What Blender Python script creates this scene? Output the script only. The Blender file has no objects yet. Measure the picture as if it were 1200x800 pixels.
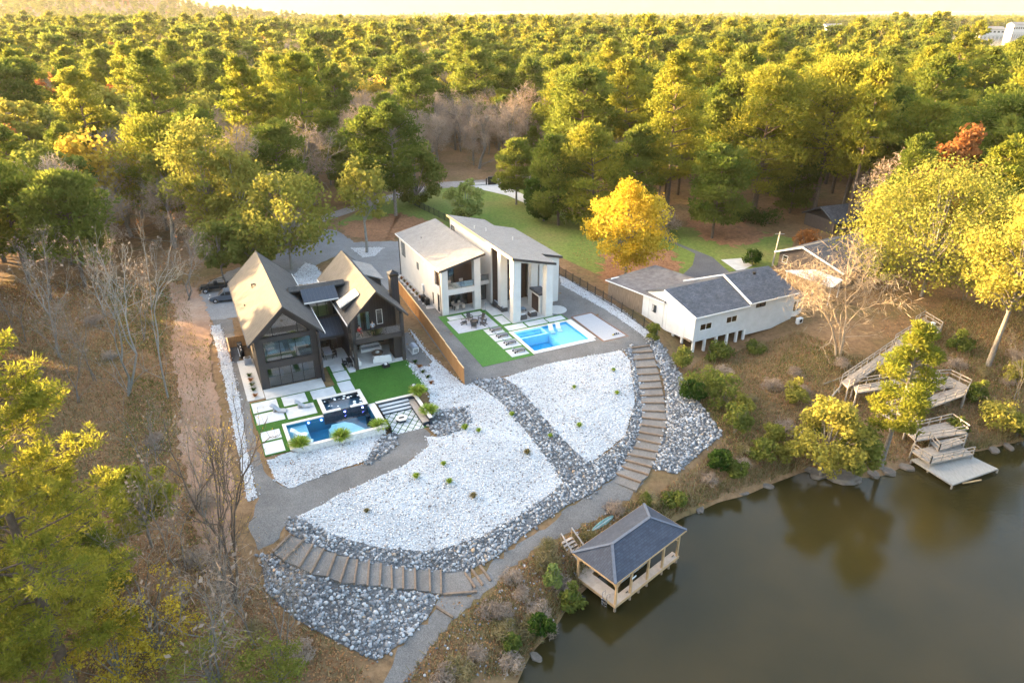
import bpy, bmesh, math, random
import numpy as np
from mathutils import Vector, Matrix

# ------------------------------------------------------------------ camera, sky, sun, exposure
scene = bpy.context.scene
R = math.radians
PITCH, FOC, CAM_H = R(25.75), 800.0, 40.0
cam_d = bpy.data.cameras.new("camera"); cam_d.sensor_width = 36.0; cam_d.lens = 24.0
cam_d.clip_start = 0.5; cam_d.clip_end = 40000.0
cam = bpy.data.objects.new("camera", cam_d); scene.collection.objects.link(cam)
cam.location = (0, 0, CAM_H); cam.rotation_euler = (R(90) - PITCH, 0, 0)
scene.camera = cam

SUN_AZ, SUN_EL = R(-71.0), R(10.0)           # azimuth from +Y, negative = towards -X (left of the picture)
world = bpy.data.worlds.new("World"); scene.world = world; world.use_nodes = True
wn = world.node_tree.nodes; wl = world.node_tree.links
sky = wn.new("ShaderNodeTexSky"); sky.sky_type = 'NISHITA'; sky.sun_disc = False
sky.sun_elevation = SUN_EL; sky.sun_rotation = SUN_AZ; sky.altitude = 100; sky.air_density = 1.08
sky.dust_density = 8.5; sky.ozone_density = 1.0
wn["Background"].inputs[1].default_value = 0.15
wl.new(sky.outputs[0], wn["Background"].inputs[0])
sun_d = bpy.data.lights.new("sun", 'SUN'); sun_d.energy = 3.9; sun_d.angle = R(0.6); sun_d.color = (1.0, 0.66, 0.30)
sun = bpy.data.objects.new("sun", sun_d); scene.collection.objects.link(sun)
to_sun = Vector((math.sin(SUN_AZ) * math.cos(SUN_EL), math.cos(SUN_AZ) * math.cos(SUN_EL), math.sin(SUN_EL)))
sun.rotation_euler = to_sun.to_track_quat('Z', 'Y').to_euler(); sun.location = to_sun * 200
vs = scene.view_settings
vs.view_transform = 'Standard'; vs.look = 'None'; vs.gamma = 1.0; vs.use_curve_mapping = False; vs.exposure = 3.6
scene.cycles.max_bounces = 10; scene.cycles.diffuse_bounces = 6; scene.cycles.glossy_bounces = 3
scene.cycles.transmission_bounces = 6; scene.cycles.transparent_max_bounces = 10; scene.cycles.volume_bounces = 0
scene.cycles.use_denoising = True; scene.cycles.caustics_reflective = False; scene.cycles.caustics_refractive = False

# ------------------------------------------------------------------ helpers
COL = scene.collection
CP, SP = math.cos(PITCH), math.sin(PITCH)
WATER_Z = -6.5
def G(px, py, z=0.0):
    """the point at height z that the photograph shows at pixel (px, py) of 1200 x 800"""
    u = (px - 600) / FOC; v = (400 - py) / FOC
    t = (z - CAM_H) / (-SP + v * CP)
    return Vector((u * t, (CP + v * SP) * t, z))

class Frame:
    def __init__(s, O, deg):
        s.O = Vector((O[0], O[1], 0)); s.deg = deg; a = R(deg)
        s.u = Vector((math.cos(a), math.sin(a), 0)); s.v = Vector((-math.sin(a), math.cos(a), 0))
    def w(s, a, b, z=0): return s.O + s.u * a + s.v * b + Vector((0, 0, z))
FA = Frame((-28.84, 69.97), 26); FB = Frame((-10.09, 91.39), 26); FK = Frame((8.83, 42.76), 41.6)

def link(o, parent=None):
    COL.objects.link(o)
    if parent is not None: o.parent = parent
    return o
def tag(o, label=None, cat=None, group=None, kind=None):
    if label: o["label"] = label
    if cat: o["category"] = cat
    if group: o["group"] = group
    if kind: o["kind"] = kind
    return o
def thing(name, label, cat, loc=(0, 0, 0), deg=0, group=None):
    o = bpy.data.objects.new(name, None); COL.objects.link(o); o.empty_display_size = 0.2
    o.location = loc; o.rotation_euler = (0, 0, R(deg))
    return tag(o, label, cat, group)
def copy_tree(o, parent=None):
    c = o.copy(); COL.objects.link(c); c.parent = parent
    for ch in o.children: copy_tree(ch, c)
    return c

class MB:
    """collects boxes, prisms and tubes; build() links them as one mesh object"""
    def __init__(s): s.v = []; s.f = []; s.m = []; s.cur = 0
    def add(s, vs, fs):
        n = len(s.v); s.v += [tuple(p) for p in vs]
        for f in fs: s.f.append(tuple(i + n for i in f)); s.m.append(s.cur)
        return s
    def box(s, x0, x1, y0, y1, z0, z1):
        return s.add([(x0,y0,z0),(x1,y0,z0),(x1,y1,z0),(x0,y1,z0),(x0,y0,z1),(x1,y0,z1),(x1,y1,z1),(x0,y1,z1)],
                     [(3,2,1,0),(4,5,6,7),(0,1,5,4),(1,2,6,5),(2,3,7,6),(3,0,4,7)])
    def prism(s, poly, z0, z1):
        n = len(poly); a = sum(poly[i][0]*poly[(i+1)%n][1]-poly[(i+1)%n][0]*poly[i][1] for i in range(n))
        if a < 0: poly = poly[::-1]
        return s.add([(p[0],p[1],z0) for p in poly] + [(p[0],p[1],z1) for p in poly],
                     [tuple(range(n-1,-1,-1)), tuple(range(n,2*n))] + [(i,(i+1)%n,n+(i+1)%n,n+i) for i in range(n)])
    def ext(s, pts, vec):
        """polygon of 3-D points swept along vec"""
        n = len(pts); vec = Vector(vec); P = [Vector(p) for p in pts]
        nr = Vector((0,0,0))
        for i in range(n): nr += P[i].cross(P[(i+1)%n])
        if nr.dot(vec) > 0: P = P[::-1]
        return s.add(P + [p + vec for p in P], [tuple(range(n)), tuple(range(2*n-1,n-1,-1))] + [((i+1)%n,i,n+i,n+(i+1)%n) for i in range(n)])
    def tube(s, p0, p1, r0, r1=None, n=6, cap=True):
        r1 = r0 if r1 is None else r1; p0 = Vector(p0); p1 = Vector(p1); d = (p1-p0)
        if d.length < 1e-6: return s
        q = d.to_track_quat('Z','Y'); vs = []
        for p, r in ((p0,r0),(p1,r1)):
            for i in range(n):
                t = 2*math.pi*i/n; vs.append(p + q @ Vector((r*math.cos(t), r*math.sin(t), 0)))
        fs = [(i,(i+1)%n,n+(i+1)%n,n+i) for i in range(n)]
        if cap: fs += [tuple(range(n-1,-1,-1)), tuple(range(n,2*n))]
        return s.add(vs, fs)
    def bar(s, p0, p1, w, h):
        """square bar from p0 to p1, width w (horizontal), height h"""
        p0 = Vector(p0); p1 = Vector(p1); d = (p1-p0).normalized()
        side = d.cross(Vector((0,0,1)))
        side = Vector((1,0,0)) if side.length < 1e-4 else side.normalized()
        up = side.cross(d).normalized(); side *= w/2; up *= h/2
        c = [-side-up, side-up, side+up, -side+up]
        return s.add([p0+k for k in c]+[p1+k for k in c], [(3,2,1,0),(4,5,6,7),(0,1,5,4),(1,2,6,5),(2,3,7,6),(3,0,4,7)])
    def lathe(s, prof, c=(0,0,0), n=12):
        vs = []; fs = []
        for r, z in prof:
            for i in range(n):
                t = 2*math.pi*i/n; vs.append((c[0]+r*math.cos(t), c[1]+r*math.sin(t), c[2]+z))
        for k in range(len(prof)-1):
            for i in range(n): fs.append((k*n+i, k*n+(i+1)%n, (k+1)*n+(i+1)%n, (k+1)*n+i))
        fs.append(tuple(range(n-1,-1,-1))); fs.append(tuple(range((len(prof)-1)*n, len(prof)*n)))
        return s.add(vs, fs)
    def build(s, name, mat, parent=None, bevel=0, smooth=False):
        me = bpy.data.meshes.new(name); me.from_pydata(s.v, [], s.f); me.validate()
        for m in (mat if isinstance(mat, (list, tuple)) else [mat]): me.materials.append(m)
        if any(s.m) and len(me.polygons) == len(s.m): me.polygons.foreach_set("material_index", s.m)
        bm = bmesh.new(); bm.from_mesh(me); bmesh.ops.recalc_face_normals(bm, faces=bm.faces)
        if bevel: bmesh.ops.bevel(bm, geom=bm.edges[:], offset=bevel, segments=1, affect='EDGES', profile=0.5)
        if smooth:
            for f in bm.faces: f.smooth = True
        bm.to_mesh(me); bm.free()
        return link(bpy.data.objects.new(name, me), parent)
def boxo(name, b, mat, parent=None, bevel=0): return MB().box(*b).build(name, mat, parent, bevel)

def mesh_np(name, V, F4=None, F3=None, mats=(), midx4=None, midx3=None, tint=None):
    V = np.asarray(V, np.float32); me = bpy.data.meshes.new(name)
    F4 = np.zeros((0,4), np.int32) if F4 is None else np.asarray(F4, np.int32)
    F3 = np.zeros((0,3), np.int32) if F3 is None else np.asarray(F3, np.int32)
    n4, n3 = len(F4), len(F3)
    me.vertices.add(len(V)); me.vertices.foreach_set("co", V.ravel())
    me.loops.add(n4*4+n3*3); me.loops.foreach_set("vertex_index", np.concatenate([F4.ravel(), F3.ravel()]))
    me.polygons.add(n4+n3)
    me.polygons.foreach_set("loop_start", np.concatenate([np.arange(n4)*4, n4*4+np.arange(n3)*3]).astype(np.int32))
    me.polygons.foreach_set("loop_total", np.concatenate([np.full(n4,4), np.full(n3,3)]).astype(np.int32))
    for m in mats: me.materials.append(m)
    if midx4 is not None or midx3 is not None:
        a = np.zeros(n4, np.int32) if midx4 is None else midx4; b = np.zeros(n3, np.int32) if midx3 is None else midx3
        me.polygons.foreach_set("material_index", np.concatenate([a, b]).astype(np.int32))
    if tint is not None:
        at = me.attributes.new("tint", 'FLOAT', 'POINT'); at.data.foreach_set("value", np.asarray(tint, np.float32))
    me.update(); return me

# ------------------------------------------------------------------ materials
MATS = {}
def nodes_of(m): return m.node_tree.nodes, m.node_tree.links
def newmat(name):
    m = bpy.data.materials.new(name); m.use_nodes = True; MATS[name] = m; return m
def col4(c, k=1.0): return (min(1, c[0]*k), min(1, c[1]*k), min(1, c[2]*k), 1)
def M(name, col, rough=0.8, var=0.15, scale=2.0, bump=0.0, bscale=None, metal=0.0, spec=0.4, coord='Object', col2=None, stretch=None):
    m = newmat(name); N, L = nodes_of(m); p = N["Principled BSDF"]
    p.inputs["Roughness"].default_value = rough; p.inputs["Metallic"].default_value = metal
    p.inputs["Specular IOR Level"].default_value = spec
    tc = N.new("ShaderNodeTexCoord"); src = tc.outputs[coord] if coord != 'World' else N.new("ShaderNodeNewGeometry").outputs["Position"]
    if stretch:
        mp = N.new("ShaderNodeMapping"); mp.inputs["Scale"].default_value = stretch; L.new(src, mp.inputs[0]); src = mp.outputs[0]
    nz = N.new("ShaderNodeTexNoise"); nz.inputs["Scale"].default_value = scale; nz.inputs["Detail"].default_value = 6; nz.inputs["Roughness"].default_value = 0.65
    L.new(src, nz.inputs["Vector"])
    cr = N.new("ShaderNodeValToRGB"); L.new(nz.outputs["Fac"], cr.inputs[0])
    cr.color_ramp.elements[0].position = 0.32; cr.color_ramp.elements[1].position = 0.68
    cr.color_ramp.elements[0].color = col4(col, 1-var); cr.color_ramp.elements[1].color = col4(col2 or col, 1+(var if not col2 else 0))
    L.new(cr.outputs[0], p.inputs["Base Color"])
    if bump:
        nb = N.new("ShaderNodeTexNoise"); nb.inputs["Scale"].default_value = bscale or scale*6; nb.inputs["Detail"].default_value = 3; L.new(src, nb.inputs["Vector"])
        b = N.new("ShaderNodeBump"); b.inputs["Strength"].default_value = bump; b.inputs["Distance"].default_value = 0.05
        L.new(nb.outputs["Fac"], b.inputs["Height"]); L.new(b.outputs[0], p.inputs["Normal"])
    return m
def brick_mat(name, c1, c2, mortar, bw, bh, msize=0.02, rough=0.85, rot=(0,0,0), bump=0.3, noise=0.25, coord='Object', nscale=0.8):
    """rows of shingles or boards: brick texture for colour steps and fine relief"""
    m = newmat(name); N, L = nodes_of(m); p = N["Principled BSDF"]; p.inputs["Roughness"].default_value = rough; p.inputs["Specular IOR Level"].default_value = 0.25
    tc = N.new("ShaderNodeTexCoord"); mp = N.new("ShaderNodeMapping"); mp.inputs["Rotation"].default_value = rot; L.new(tc.outputs[coord], mp.inputs[0])
    br = N.new("ShaderNodeTexBrick"); L.new(mp.outputs[0], br.inputs["Vector"])
    br.inputs["Color1"].default_value = col4(c1); br.inputs["Color2"].default_value = col4(c2); br.inputs["Mortar"].default_value = col4(mortar)
    br.inputs["Scale"].default_value = 1.0; br.inputs["Brick Width"].default_value = bw; br.inputs["Row Height"].default_value = bh
    br.inputs["Mortar Size"].default_value = msize; br.inputs["Mortar Smooth"].default_value = 0.3; br.inputs["Bias"].default_value = 0.0
    nz = N.new("ShaderNodeTexNoise"); nz.inputs["Scale"].default_value = nscale; nz.inputs["Detail"].default_value = 7; nz.inputs["Roughness"].default_value = 0.7; L.new(tc.outputs[coord], nz.inputs["Vector"])
    mr = N.new("ShaderNodeMapRange"); mr.inputs["From Min"].default_value = 0.3; mr.inputs["From Max"].default_value = 0.7
    mr.inputs["To Min"].default_value = 1-noise; mr.inputs["To Max"].default_value = 1+noise; L.new(nz.outputs["Fac"], mr.inputs["Value"])
    mx = N.new("ShaderNodeVectorMath"); mx.operation = 'SCALE'; L.new(br.outputs["Color"], mx.inputs[0]); L.new(mr.outputs[0], mx.inputs["Scale"])
    L.new(mx.outputs[0], p.inputs["Base Color"])
    b = N.new("ShaderNodeBump"); b.inputs["Strength"].default_value = bump; b.inputs["Distance"].default_value = 0.03; b.invert = True
    L.new(br.outputs["Fac"], b.inputs["Height"]); L.new(b.outputs[0], p.inputs["Normal"])
    return m
def leaf_mat(name, ca, cb, rnd=0.35, transl=0.45):
    """leaves: colour from a per-leaf tint and a per-tree random value; diffuse plus translucent"""
    m = newmat(name); N, L = nodes_of(m); N.remove(N["Principled BSDF"]); out = N["Material Output"]
    at = N.new("ShaderNodeAttribute"); at.attribute_name = "tint"
    oi = N.new("ShaderNodeObjectInfo")
    ad = N.new("ShaderNodeMath"); ad.operation = 'MULTIPLY_ADD'; ad.inputs[1].default_value = rnd; L.new(oi.outputs["Random"], ad.inputs[0]); 
    sb = N.new("ShaderNodeMath"); sb.operation = 'MULTIPLY_ADD'; sb.inputs[1].default_value = 1-rnd; L.new(at.outputs["Fac"], sb.inputs[0]); sb.inputs[2].default_value = 0
    L.new(sb.outputs[0], ad.inputs[2])
    cr = N.new("ShaderNodeValToRGB"); cr.color_ramp.elements[0].color = col4(ca); cr.color_ramp.elements[1].color = col4(cb)
    cr.color_ramp.elements[0].position = 0.15; cr.color_ramp.elements[1].position = 0.85
    L.new(ad.outputs[0], cr.inputs[0])
    d = N.new("ShaderNodeBsdfDiffuse"); t = N.new("ShaderNodeBsdfTranslucent"); mx = N.new("ShaderNodeMixShader"); mx.inputs[0].default_value = transl
    L.new(cr.outputs[0], d.inputs[0]); L.new(cr.outputs[0], t.inputs[0]); L.new(d.outputs[0], mx.inputs[1]); L.new(t.outputs[0], mx.inputs[2])
    L.new(mx.outputs[0], out.inputs["Surface"]); return m
def glass_mat(name, tint=(0.75,0.82,0.85), trans=0.75, rough=0.02):
    """thin pane: fresnel reflection over tinted see-through"""
    m = newmat(name); N, L = nodes_of(m); N.remove(N["Principled BSDF"]); out = N["Material Output"]
    t = N.new("ShaderNodeBsdfTransparent"); t.inputs[0].default_value = col4(tint, trans)
    g = N.new("ShaderNodeBsdfGlossy"); g.inputs["Roughness"].default_value = rough
    fr = N.new("ShaderNodeFresnel"); fr.inputs[0].default_value = 2.4
    ge = N.new("ShaderNodeNewGeometry"); ft = N.new("ShaderNodeMath"); ft.operation = 'MULTIPLY_ADD'; ft.inputs[1].default_value = -1; ft.inputs[2].default_value = 1; L.new(ge.outputs["Backfacing"], ft.inputs[0])
    fm = N.new("ShaderNodeMath"); fm.operation = 'MULTIPLY'; L.new(fr.outputs[0], fm.inputs[0]); L.new(ft.outputs[0], fm.inputs[1])   # one reflection per pane
    mx = N.new("ShaderNodeMixShader"); L.new(fm.outputs[0], mx.inputs[0]); L.new(t.outputs[0], mx.inputs[1]); L.new(g.outputs[0], mx.inputs[2])
    L.new(mx.outputs[0], out.inputs["Surface"]); return m
def water_mat(name, tint, wave=0.05, scale=3.0, ior=1.33):
    m = glass_mat(name, tint, 1.0, 0.02); N, L = nodes_of(m)
    fr = [n for n in N if n.type == 'FRESNEL'][0]; fr.inputs[0].default_value = ior
    nz = N.new("ShaderNodeTexNoise"); nz.inputs["Scale"].default_value = scale; b = N.new("ShaderNodeBump"); b.inputs["Strength"].default_value = wave; b.inputs["Distance"].default_value = 0.05
    tc = N.new("ShaderNodeTexCoord"); L.new(tc.outputs["Object"], nz.inputs["Vector"]); L.new(nz.outputs["Fac"], b.inputs["Height"])
    L.new(b.outputs[0], fr.inputs["Normal"]); L.new(b.outputs[0], [n for n in N if n.type == 'BSDF_GLOSSY'][0].inputs["Normal"])
    return m
def speckle_mat(name, cols, scale, rough=0.95, bump=0.6, big=0.25, bigscale=0.15, coord='World'):
    """gravel and litter: cell colours plus slow drift"""
    m = newmat(name); N, L = nodes_of(m); p = N["Principled BSDF"]; p.inputs["Roughness"].default_value = rough; p.inputs["Specular IOR Level"].default_value = 0.2
    pos = N.new("ShaderNodeNewGeometry").outputs["Position"]
    vo = N.new("ShaderNodeTexVoronoi"); vo.inputs["Scale"].default_value = scale; L.new(pos, vo.inputs["Vector"])
    bw = N.new("ShaderNodeSeparateColor"); L.new(vo.outputs["Color"], bw.inputs[0])
    cr = N.new("ShaderNodeValToRGB"); cr.color_ramp.interpolation = 'LINEAR'
    while len(cr.color_ramp.elements) < len(cols): cr.color_ramp.elements.new(0.5)
    for i, c in enumerate(cols): cr.color_ramp.elements[i].position = i/(len(cols)-1); cr.color_ramp.elements[i].color = col4(c)
    L.new(bw.outputs[0], cr.inputs[0])
    nz = N.new("ShaderNodeTexNoise"); nz.inputs["Scale"].default_value = bigscale; nz.inputs["Detail"].default_value = 8; nz.inputs["Roughness"].default_value = 0.7; L.new(pos, nz.inputs["Vector"])
    mr = N.new("ShaderNodeMapRange"); mr.inputs["From Min"].default_value = 0.3; mr.inputs["From Max"].default_value = 0.7
    mr.inputs["To Min"].default_value = 1-big; mr.inputs["To Max"].default_value = 1+big; L.new(nz.outputs["Fac"], mr.inputs["Value"])
    mx = N.new("ShaderNodeVectorMath"); mx.operation = 'SCALE'; L.new(cr.outputs[0], mx.inputs[0]); L.new(mr.outputs[0], mx.inputs["Scale"])
    L.new(mx.outputs[0], p.inputs["Base Color"])
    b = N.new("ShaderNodeBump"); b.inputs["Strength"].default_value = bump; b.inputs["Distance"].default_value = 0.04; L.new(vo.outputs["Distance"], b.inputs["Height"]); L.new(b.outputs[0], p.inputs["Normal"])
    return m
def patch_mat(name, cols, s1=0.08, s2=1.2, rough=0.95, bump=0.5, lo=0.55, hi=1.5):
    """lawn, forest floor: large patches broken up by fine noise"""
    m = newmat(name); N, L = nodes_of(m); p = N["Principled BSDF"]; p.inputs["Roughness"].default_value = rough; p.inputs["Specular IOR Level"].default_value = 0.15
    pos = N.new("ShaderNodeNewGeometry").outputs["Position"]
    n1 = N.new("ShaderNodeTexNoise"); n1.inputs["Scale"].default_value = s1; n1.inputs["Detail"].default_value = 9; n1.inputs["Roughness"].default_value = 0.72; L.new(pos, n1.inputs["Vector"])
    cr = N.new("ShaderNodeValToRGB")
    while len(cr.color_ramp.elements) < len(cols): cr.color_ramp.elements.new(0.5)
    for i, c in enumerate(cols): cr.color_ramp.elements[i].position = 0.3+0.4*i/(len(cols)-1); cr.color_ramp.elements[i].color = col4(c)
    L.new(n1.outputs["Fac"], cr.inputs[0])
    n2 = N.new("ShaderNodeTexNoise"); n2.inputs["Scale"].default_value = s2; n2.inputs["Detail"].default_value = 8; n2.inputs["Roughness"].default_value = 0.8; L.new(pos, n2.inputs["Vector"])
    mr = N.new("ShaderNodeMapRange"); mr.inputs["From Min"].default_value = 0.3; mr.inputs["From Max"].default_value = 0.7; mr.inputs["To Min"].default_value = lo; mr.inputs["To Max"].default_value = hi; L.new(n2.outputs["Fac"], mr.inputs["Value"])
    mx = N.new("ShaderNodeVectorMath"); mx.operation = 'SCALE'; L.new(cr.outputs[0], mx.inputs[0]); L.new(mr.outputs[0], mx.inputs["Scale"]); L.new(mx.outputs[0], p.inputs["Base Color"])
    b = N.new("ShaderNodeBump"); b.inputs["Strength"].default_value = bump; b.inputs["Distance"].default_value = 0.15; L.new(n2.outputs["Fac"], b.inputs["Height"]); L.new(b.outputs[0], p.inputs["Normal"])
    return m

charcoal = brick_mat("charcoal_siding", (0.036,0.031,0.031), (0.042,0.036,0.036), (0.020,0.018,0.018), 0.32, 40.0, 0.02, bump=0.4, noise=0.12)
charcoal_trim = M("charcoal_trim", (0.036,0.032,0.032), 0.6, 0.1)
shingle_dark = brick_mat("dark_shingle", (0.066,0.062,0.060), (0.089,0.084,0.080), (0.042,0.040,0.039), 0.34, 0.15, 0.012, noise=0.16)
shingle_grey = brick_mat("grey_shingle", (0.185,0.175,0.165), (0.225,0.214,0.202), (0.13,0.123,0.117), 0.34, 0.16, 0.012, noise=0.12)
shingle_slate = brick_mat("slate_shingle", (0.058,0.063,0.076), (0.095,0.10,0.113), (0.04,0.043,0.05), 0.36, 0.16, 0.012, noise=0.3)
shingle_blue = brick_mat("blue_shingle", (0.038,0.045,0.062), (0.052,0.060,0.080), (0.028,0.033,0.044), 0.4, 0.2, 0.015, bump=0.15, noise=0.15)
metal_roof_m = M("metal_roof", (0.05,0.06,0.075), 0.4, 0.1, metal=0.3)
white_trim = M("white_trim", (0.58,0.56,0.53), 0.6, 0.08)
stucco = M("stucco", (0.54,0.525,0.50), 0.9, 0.07, 0.6, bump=0.1, bscale=25)
white_wall = brick_mat("white_siding", (0.57,0.58,0.59), (0.62,0.625,0.63), (0.46,0.47,0.48), 0.6, 30, 0.012, bump=0.3, noise=0.10)
brown_panel = M("brown_panel", (0.055,0.030,0.022), 0.45, 0.35, 2.0, stretch=(1,1,8))
dark_metal = M("dark_metal", (0.02,0.02,0.022), 0.45, 0.1, metal=0.5)
interior = M("interior", (0.32,0.28,0.23), 0.9, 0.1)
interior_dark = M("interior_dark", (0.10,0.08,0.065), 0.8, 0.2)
concrete = M("concrete", (0.44,0.43,0.41), 0.9, 0.12, 0.9, bump=0.1, bscale=30, coord='World')
paver_m = M("paver", (0.48,0.48,0.475), 0.88, 0.12, 1.1, bump=0.1, bscale=30, coord='World')
turf_m = patch_mat("turf", [(0.03,0.088,0.013),(0.042,0.112,0.018)], 0.5, 6, bump=0.3)
turf_b_m = patch_mat("turf_light", [(0.055,0.14,0.03),(0.068,0.165,0.036)], 0.5, 6, bump=0.3)
coping_m = M("coping", (0.60,0.54,0.47), 0.8, 0.1)
stone_wall_m = M("stone_wall", (0.55,0.54,0.52), 0.9, 0.25, 3.0, bump=0.5, bscale=8)
navy_tile = M("navy_tile", (0.03,0.038,0.052), 0.25, 0.4, 6.0)
pool_floor_a = M("pool_plaster_deep", (0.02,0.17,0.27), 0.7, 0.12, 0.8)
pool_shelf_a = M("pool_plaster_shelf", (0.30,0.44,0.50), 0.7, 0.1)
pool_floor_b = M("pool_plaster_blue", (0.02,0.40,0.64), 0.7, 0.12, 0.9)
pool_shelf_b = M("pool_plaster_pale", (0.33,0.66,0.86), 0.7, 0.08)
pool_water = water_mat("pool_water", (0.80,0.93,0.96), 0.08, 2.5)
glass = glass_mat("window_glass", (0.8,0.85,0.88), 0.8)
glass_rail = glass_mat("rail_glass", (0.85,0.88,0.88), 0.85)
cedar_wood = M("cedar_fence_wood", (0.38,0.19,0.07), 0.8, 0.22, 1.5, stretch=(6,6,0.6))
cedar_cap = M("cedar_cap_wood", (0.62,0.40,0.20), 0.8, 0.12)
pine_wood = M("pine_post_wood", (0.40,0.265,0.14), 0.75, 0.15, 2)
deck_wood = M("weathered_deck", (0.36,0.30,0.25), 0.85, 0.15, 2, coord='Object')
grey_wood = M("grey_wood", (0.27,0.235,0.20), 0.9, 0.25, 3)
pale_wood = M("pale_grey_wood", (0.29,0.275,0.25), 0.9, 0.2, 1.5, stretch=(6,1,1))
timber_m = M("stair_timber", (0.17,0.12,0.085), 0.9, 0.3, 4)
old_board = M("old_board", (0.22,0.165,0.12), 0.9, 0.35, 2, stretch=(5,5,0.5))
black_iron = M("black_iron", (0.012,0.012,0.013), 0.5, 0.1)
white_paint = M("white_paint", (0.66,0.66,0.65), 0.5, 0.04)
cushion_white = M("cushion_white", (0.6,0.59,0.57), 0.9, 0.05)
cushion_grey = M("cushion_grey", (0.30,0.31,0.34), 0.9, 0.1)
wicker = M("wicker", (0.06,0.055,0.055), 0.8, 0.3, 20)
sling = M("grey_sling", (0.12,0.13,0.15), 0.7, 0.1)
lounger_grey = M("lounger_grey", (0.33,0.33,0.34), 0.7, 0.06)
rubber = M("rubber", (0.018,0.018,0.018), 0.85, 0.1)
chrome = M("chrome", (0.6,0.6,0.62), 0.25, 0.05, metal=0.9)
suv_paint = M("suv_paint", (0.075,0.095,0.12), 0.3, 0.05, spec=0.6)
black_paint = M("black_paint", (0.012,0.012,0.013), 0.35, 0.05)
lamp_white = M("lamp_lens", (0.75,0.75,0.72), 0.2, 0.02)
skin_m = M("skin", (0.45,0.27,0.19), 0.6, 0.05)
red_cloth = M("red_cloth", (0.42,0.035,0.03), 0.85, 0.1)
dark_cloth = M("dark_cloth", (0.035,0.038,0.05), 0.85, 0.1)
blue_cloth = M("blue_cloth", (0.30,0.33,0.38), 0.85, 0.1)
hair_m = M("hair", (0.03,0.02,0.015), 0.6, 0.1)
teal_curtain = M("teal_curtain", (0.55,0.82,0.82), 0.9, 0.1, 3, stretch=(8,8,0.3))
gravel_m = speckle_mat("gravel", [(0.105,0.097,0.09),(0.135,0.126,0.117),(0.17,0.16,0.15)], 16.0, bump=0.3, big=0.25, bigscale=0.3)
gravel_drive_m = speckle_mat("gravel_drive", [(0.15,0.15,0.15),(0.19,0.19,0.19),(0.23,0.23,0.23)], 14.0, big=0.15, bigscale=0.3)
bed_under_m = speckle_mat("bed_underlay", [(0.33,0.32,0.31),(0.46,0.46,0.46)], 9.0)
cobble_under_m = speckle_mat("cobble_underlay", [(0.065,0.065,0.065),(0.13,0.13,0.133)], 8.0)
asphalt_m = speckle_mat("asphalt", [(0.085,0.085,0.09),(0.12,0.12,0.125)], 14.0, big=0.2)
dirt_road_m = speckle_mat("dirt_road", [(0.20,0.17,0.15),(0.30,0.27,0.25)], 5.0, big=0.25)
lawn_m = patch_mat("lawn", [(0.09,0.145,0.022),(0.13,0.16,0.036),(0.17,0.15,0.05)], 0.06, 1.5)
litter_m = patch_mat("leaf_litter_ground", [(0.13,0.07,0.038),(0.23,0.115,0.06),(0.28,0.15,0.08)], 0.10, 1.6)
dirt_m = patch_mat("bare_dirt", [(0.19,0.115,0.07),(0.27,0.165,0.11),(0.32,0.235,0.175)], 0.09, 2.2, lo=0.78, hi=1.22)
ground_m = patch_mat("forest_floor", [(0.09,0.082,0.03),(0.165,0.10,0.05),(0.22,0.135,0.075)], 0.07, 1.3)
white_stone = M("white_stone", (0.76,0.76,0.78), 0.8, 0.06, 2.0)
def tint_mat(name, cols, rough=0.85, pos=None):
    m = newmat(name); N, L = nodes_of(m); p = N["Principled BSDF"]; p.inputs["Roughness"].default_value = rough; p.inputs["Specular IOR Level"].default_value = 0.3
    at = N.new("ShaderNodeAttribute"); at.attribute_name = "tint"
    cr = N.new("ShaderNodeValToRGB")
    while len(cr.color_ramp.elements) < len(cols): cr.color_ramp.elements.new(0.5)
    for i, c in enumerate(cols):
        cr.color_ramp.elements[i].position = pos[i] if pos else i/(len(cols)-1); cr.color_ramp.elements[i].color = col4(c)
    L.new(at.outputs["Fac"], cr.inputs[0]); L.new(cr.outputs[0], p.inputs["Base Color"]); return m
stone_white_m = tint_mat("white_rock", [(0.12,0.09,0.075),(0.33,0.32,0.315),(0.51,0.51,0.52),(0.59,0.59,0.60),(0.65,0.65,0.655)], pos=[0,0.08,0.16,0.55,1])
stone_grey_m = tint_mat("grey_cobble", [(0.08,0.082,0.087),(0.17,0.173,0.18),(0.27,0.275,0.285),(0.42,0.425,0.43),(0.30,0.22,0.15)], pos=[0,0.3,0.7,0.95,1])

# ------------------------------------------------------------------ terrain: heights from points read off the photograph
STAIR_L = [((220,235),(145,310)),((270,265),(190,345)),((315,280),(255,375)),((360,300),(305,400)),((412,320),(375,415)),((465,335),(430,440)),((505,345),(490,445)),
           ((555,352),(548,450)),((605,362),(600,455)),((650,372),(652,465)),((700,378),(700,465)),((750,382),(752,470)),((812,385),(815,480)),((860,390),(862,490))]
STAIR_L = [tuple((280+.275*x, 560+.275*y) for x, y in p) for p in STAIR_L]
STAIR_R = [((727,62),(803,52)),((732,82),(815,77)),((738,112),(825,105)),((748,145),(835,140)),((752,175),(845,170)),((757,205),(850,200)),((763,235),(858,230)),((767,265),(862,262)),
           ((770,295),(868,295)),((773,328),(870,332)),((772,358),(875,368)),((768,388),(872,402)),((760,418),(862,437)),((752,448),(850,470)),((740,485),(838,503)),((715,515),(828,535)),
           ((705,540),(812,568)),((685,565),(800,600)),((660,595),(765,632))]
STAIR_R = [tuple((540+.275*x, 390+.275*y) for x, y in p) for p in STAIR_R]
zL = [-1.55 - 0.2*i for i in range(len(STAIR_L))]; zR = [-0.2 - 0.2*i for i in range(len(STAIR_R))]
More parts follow.
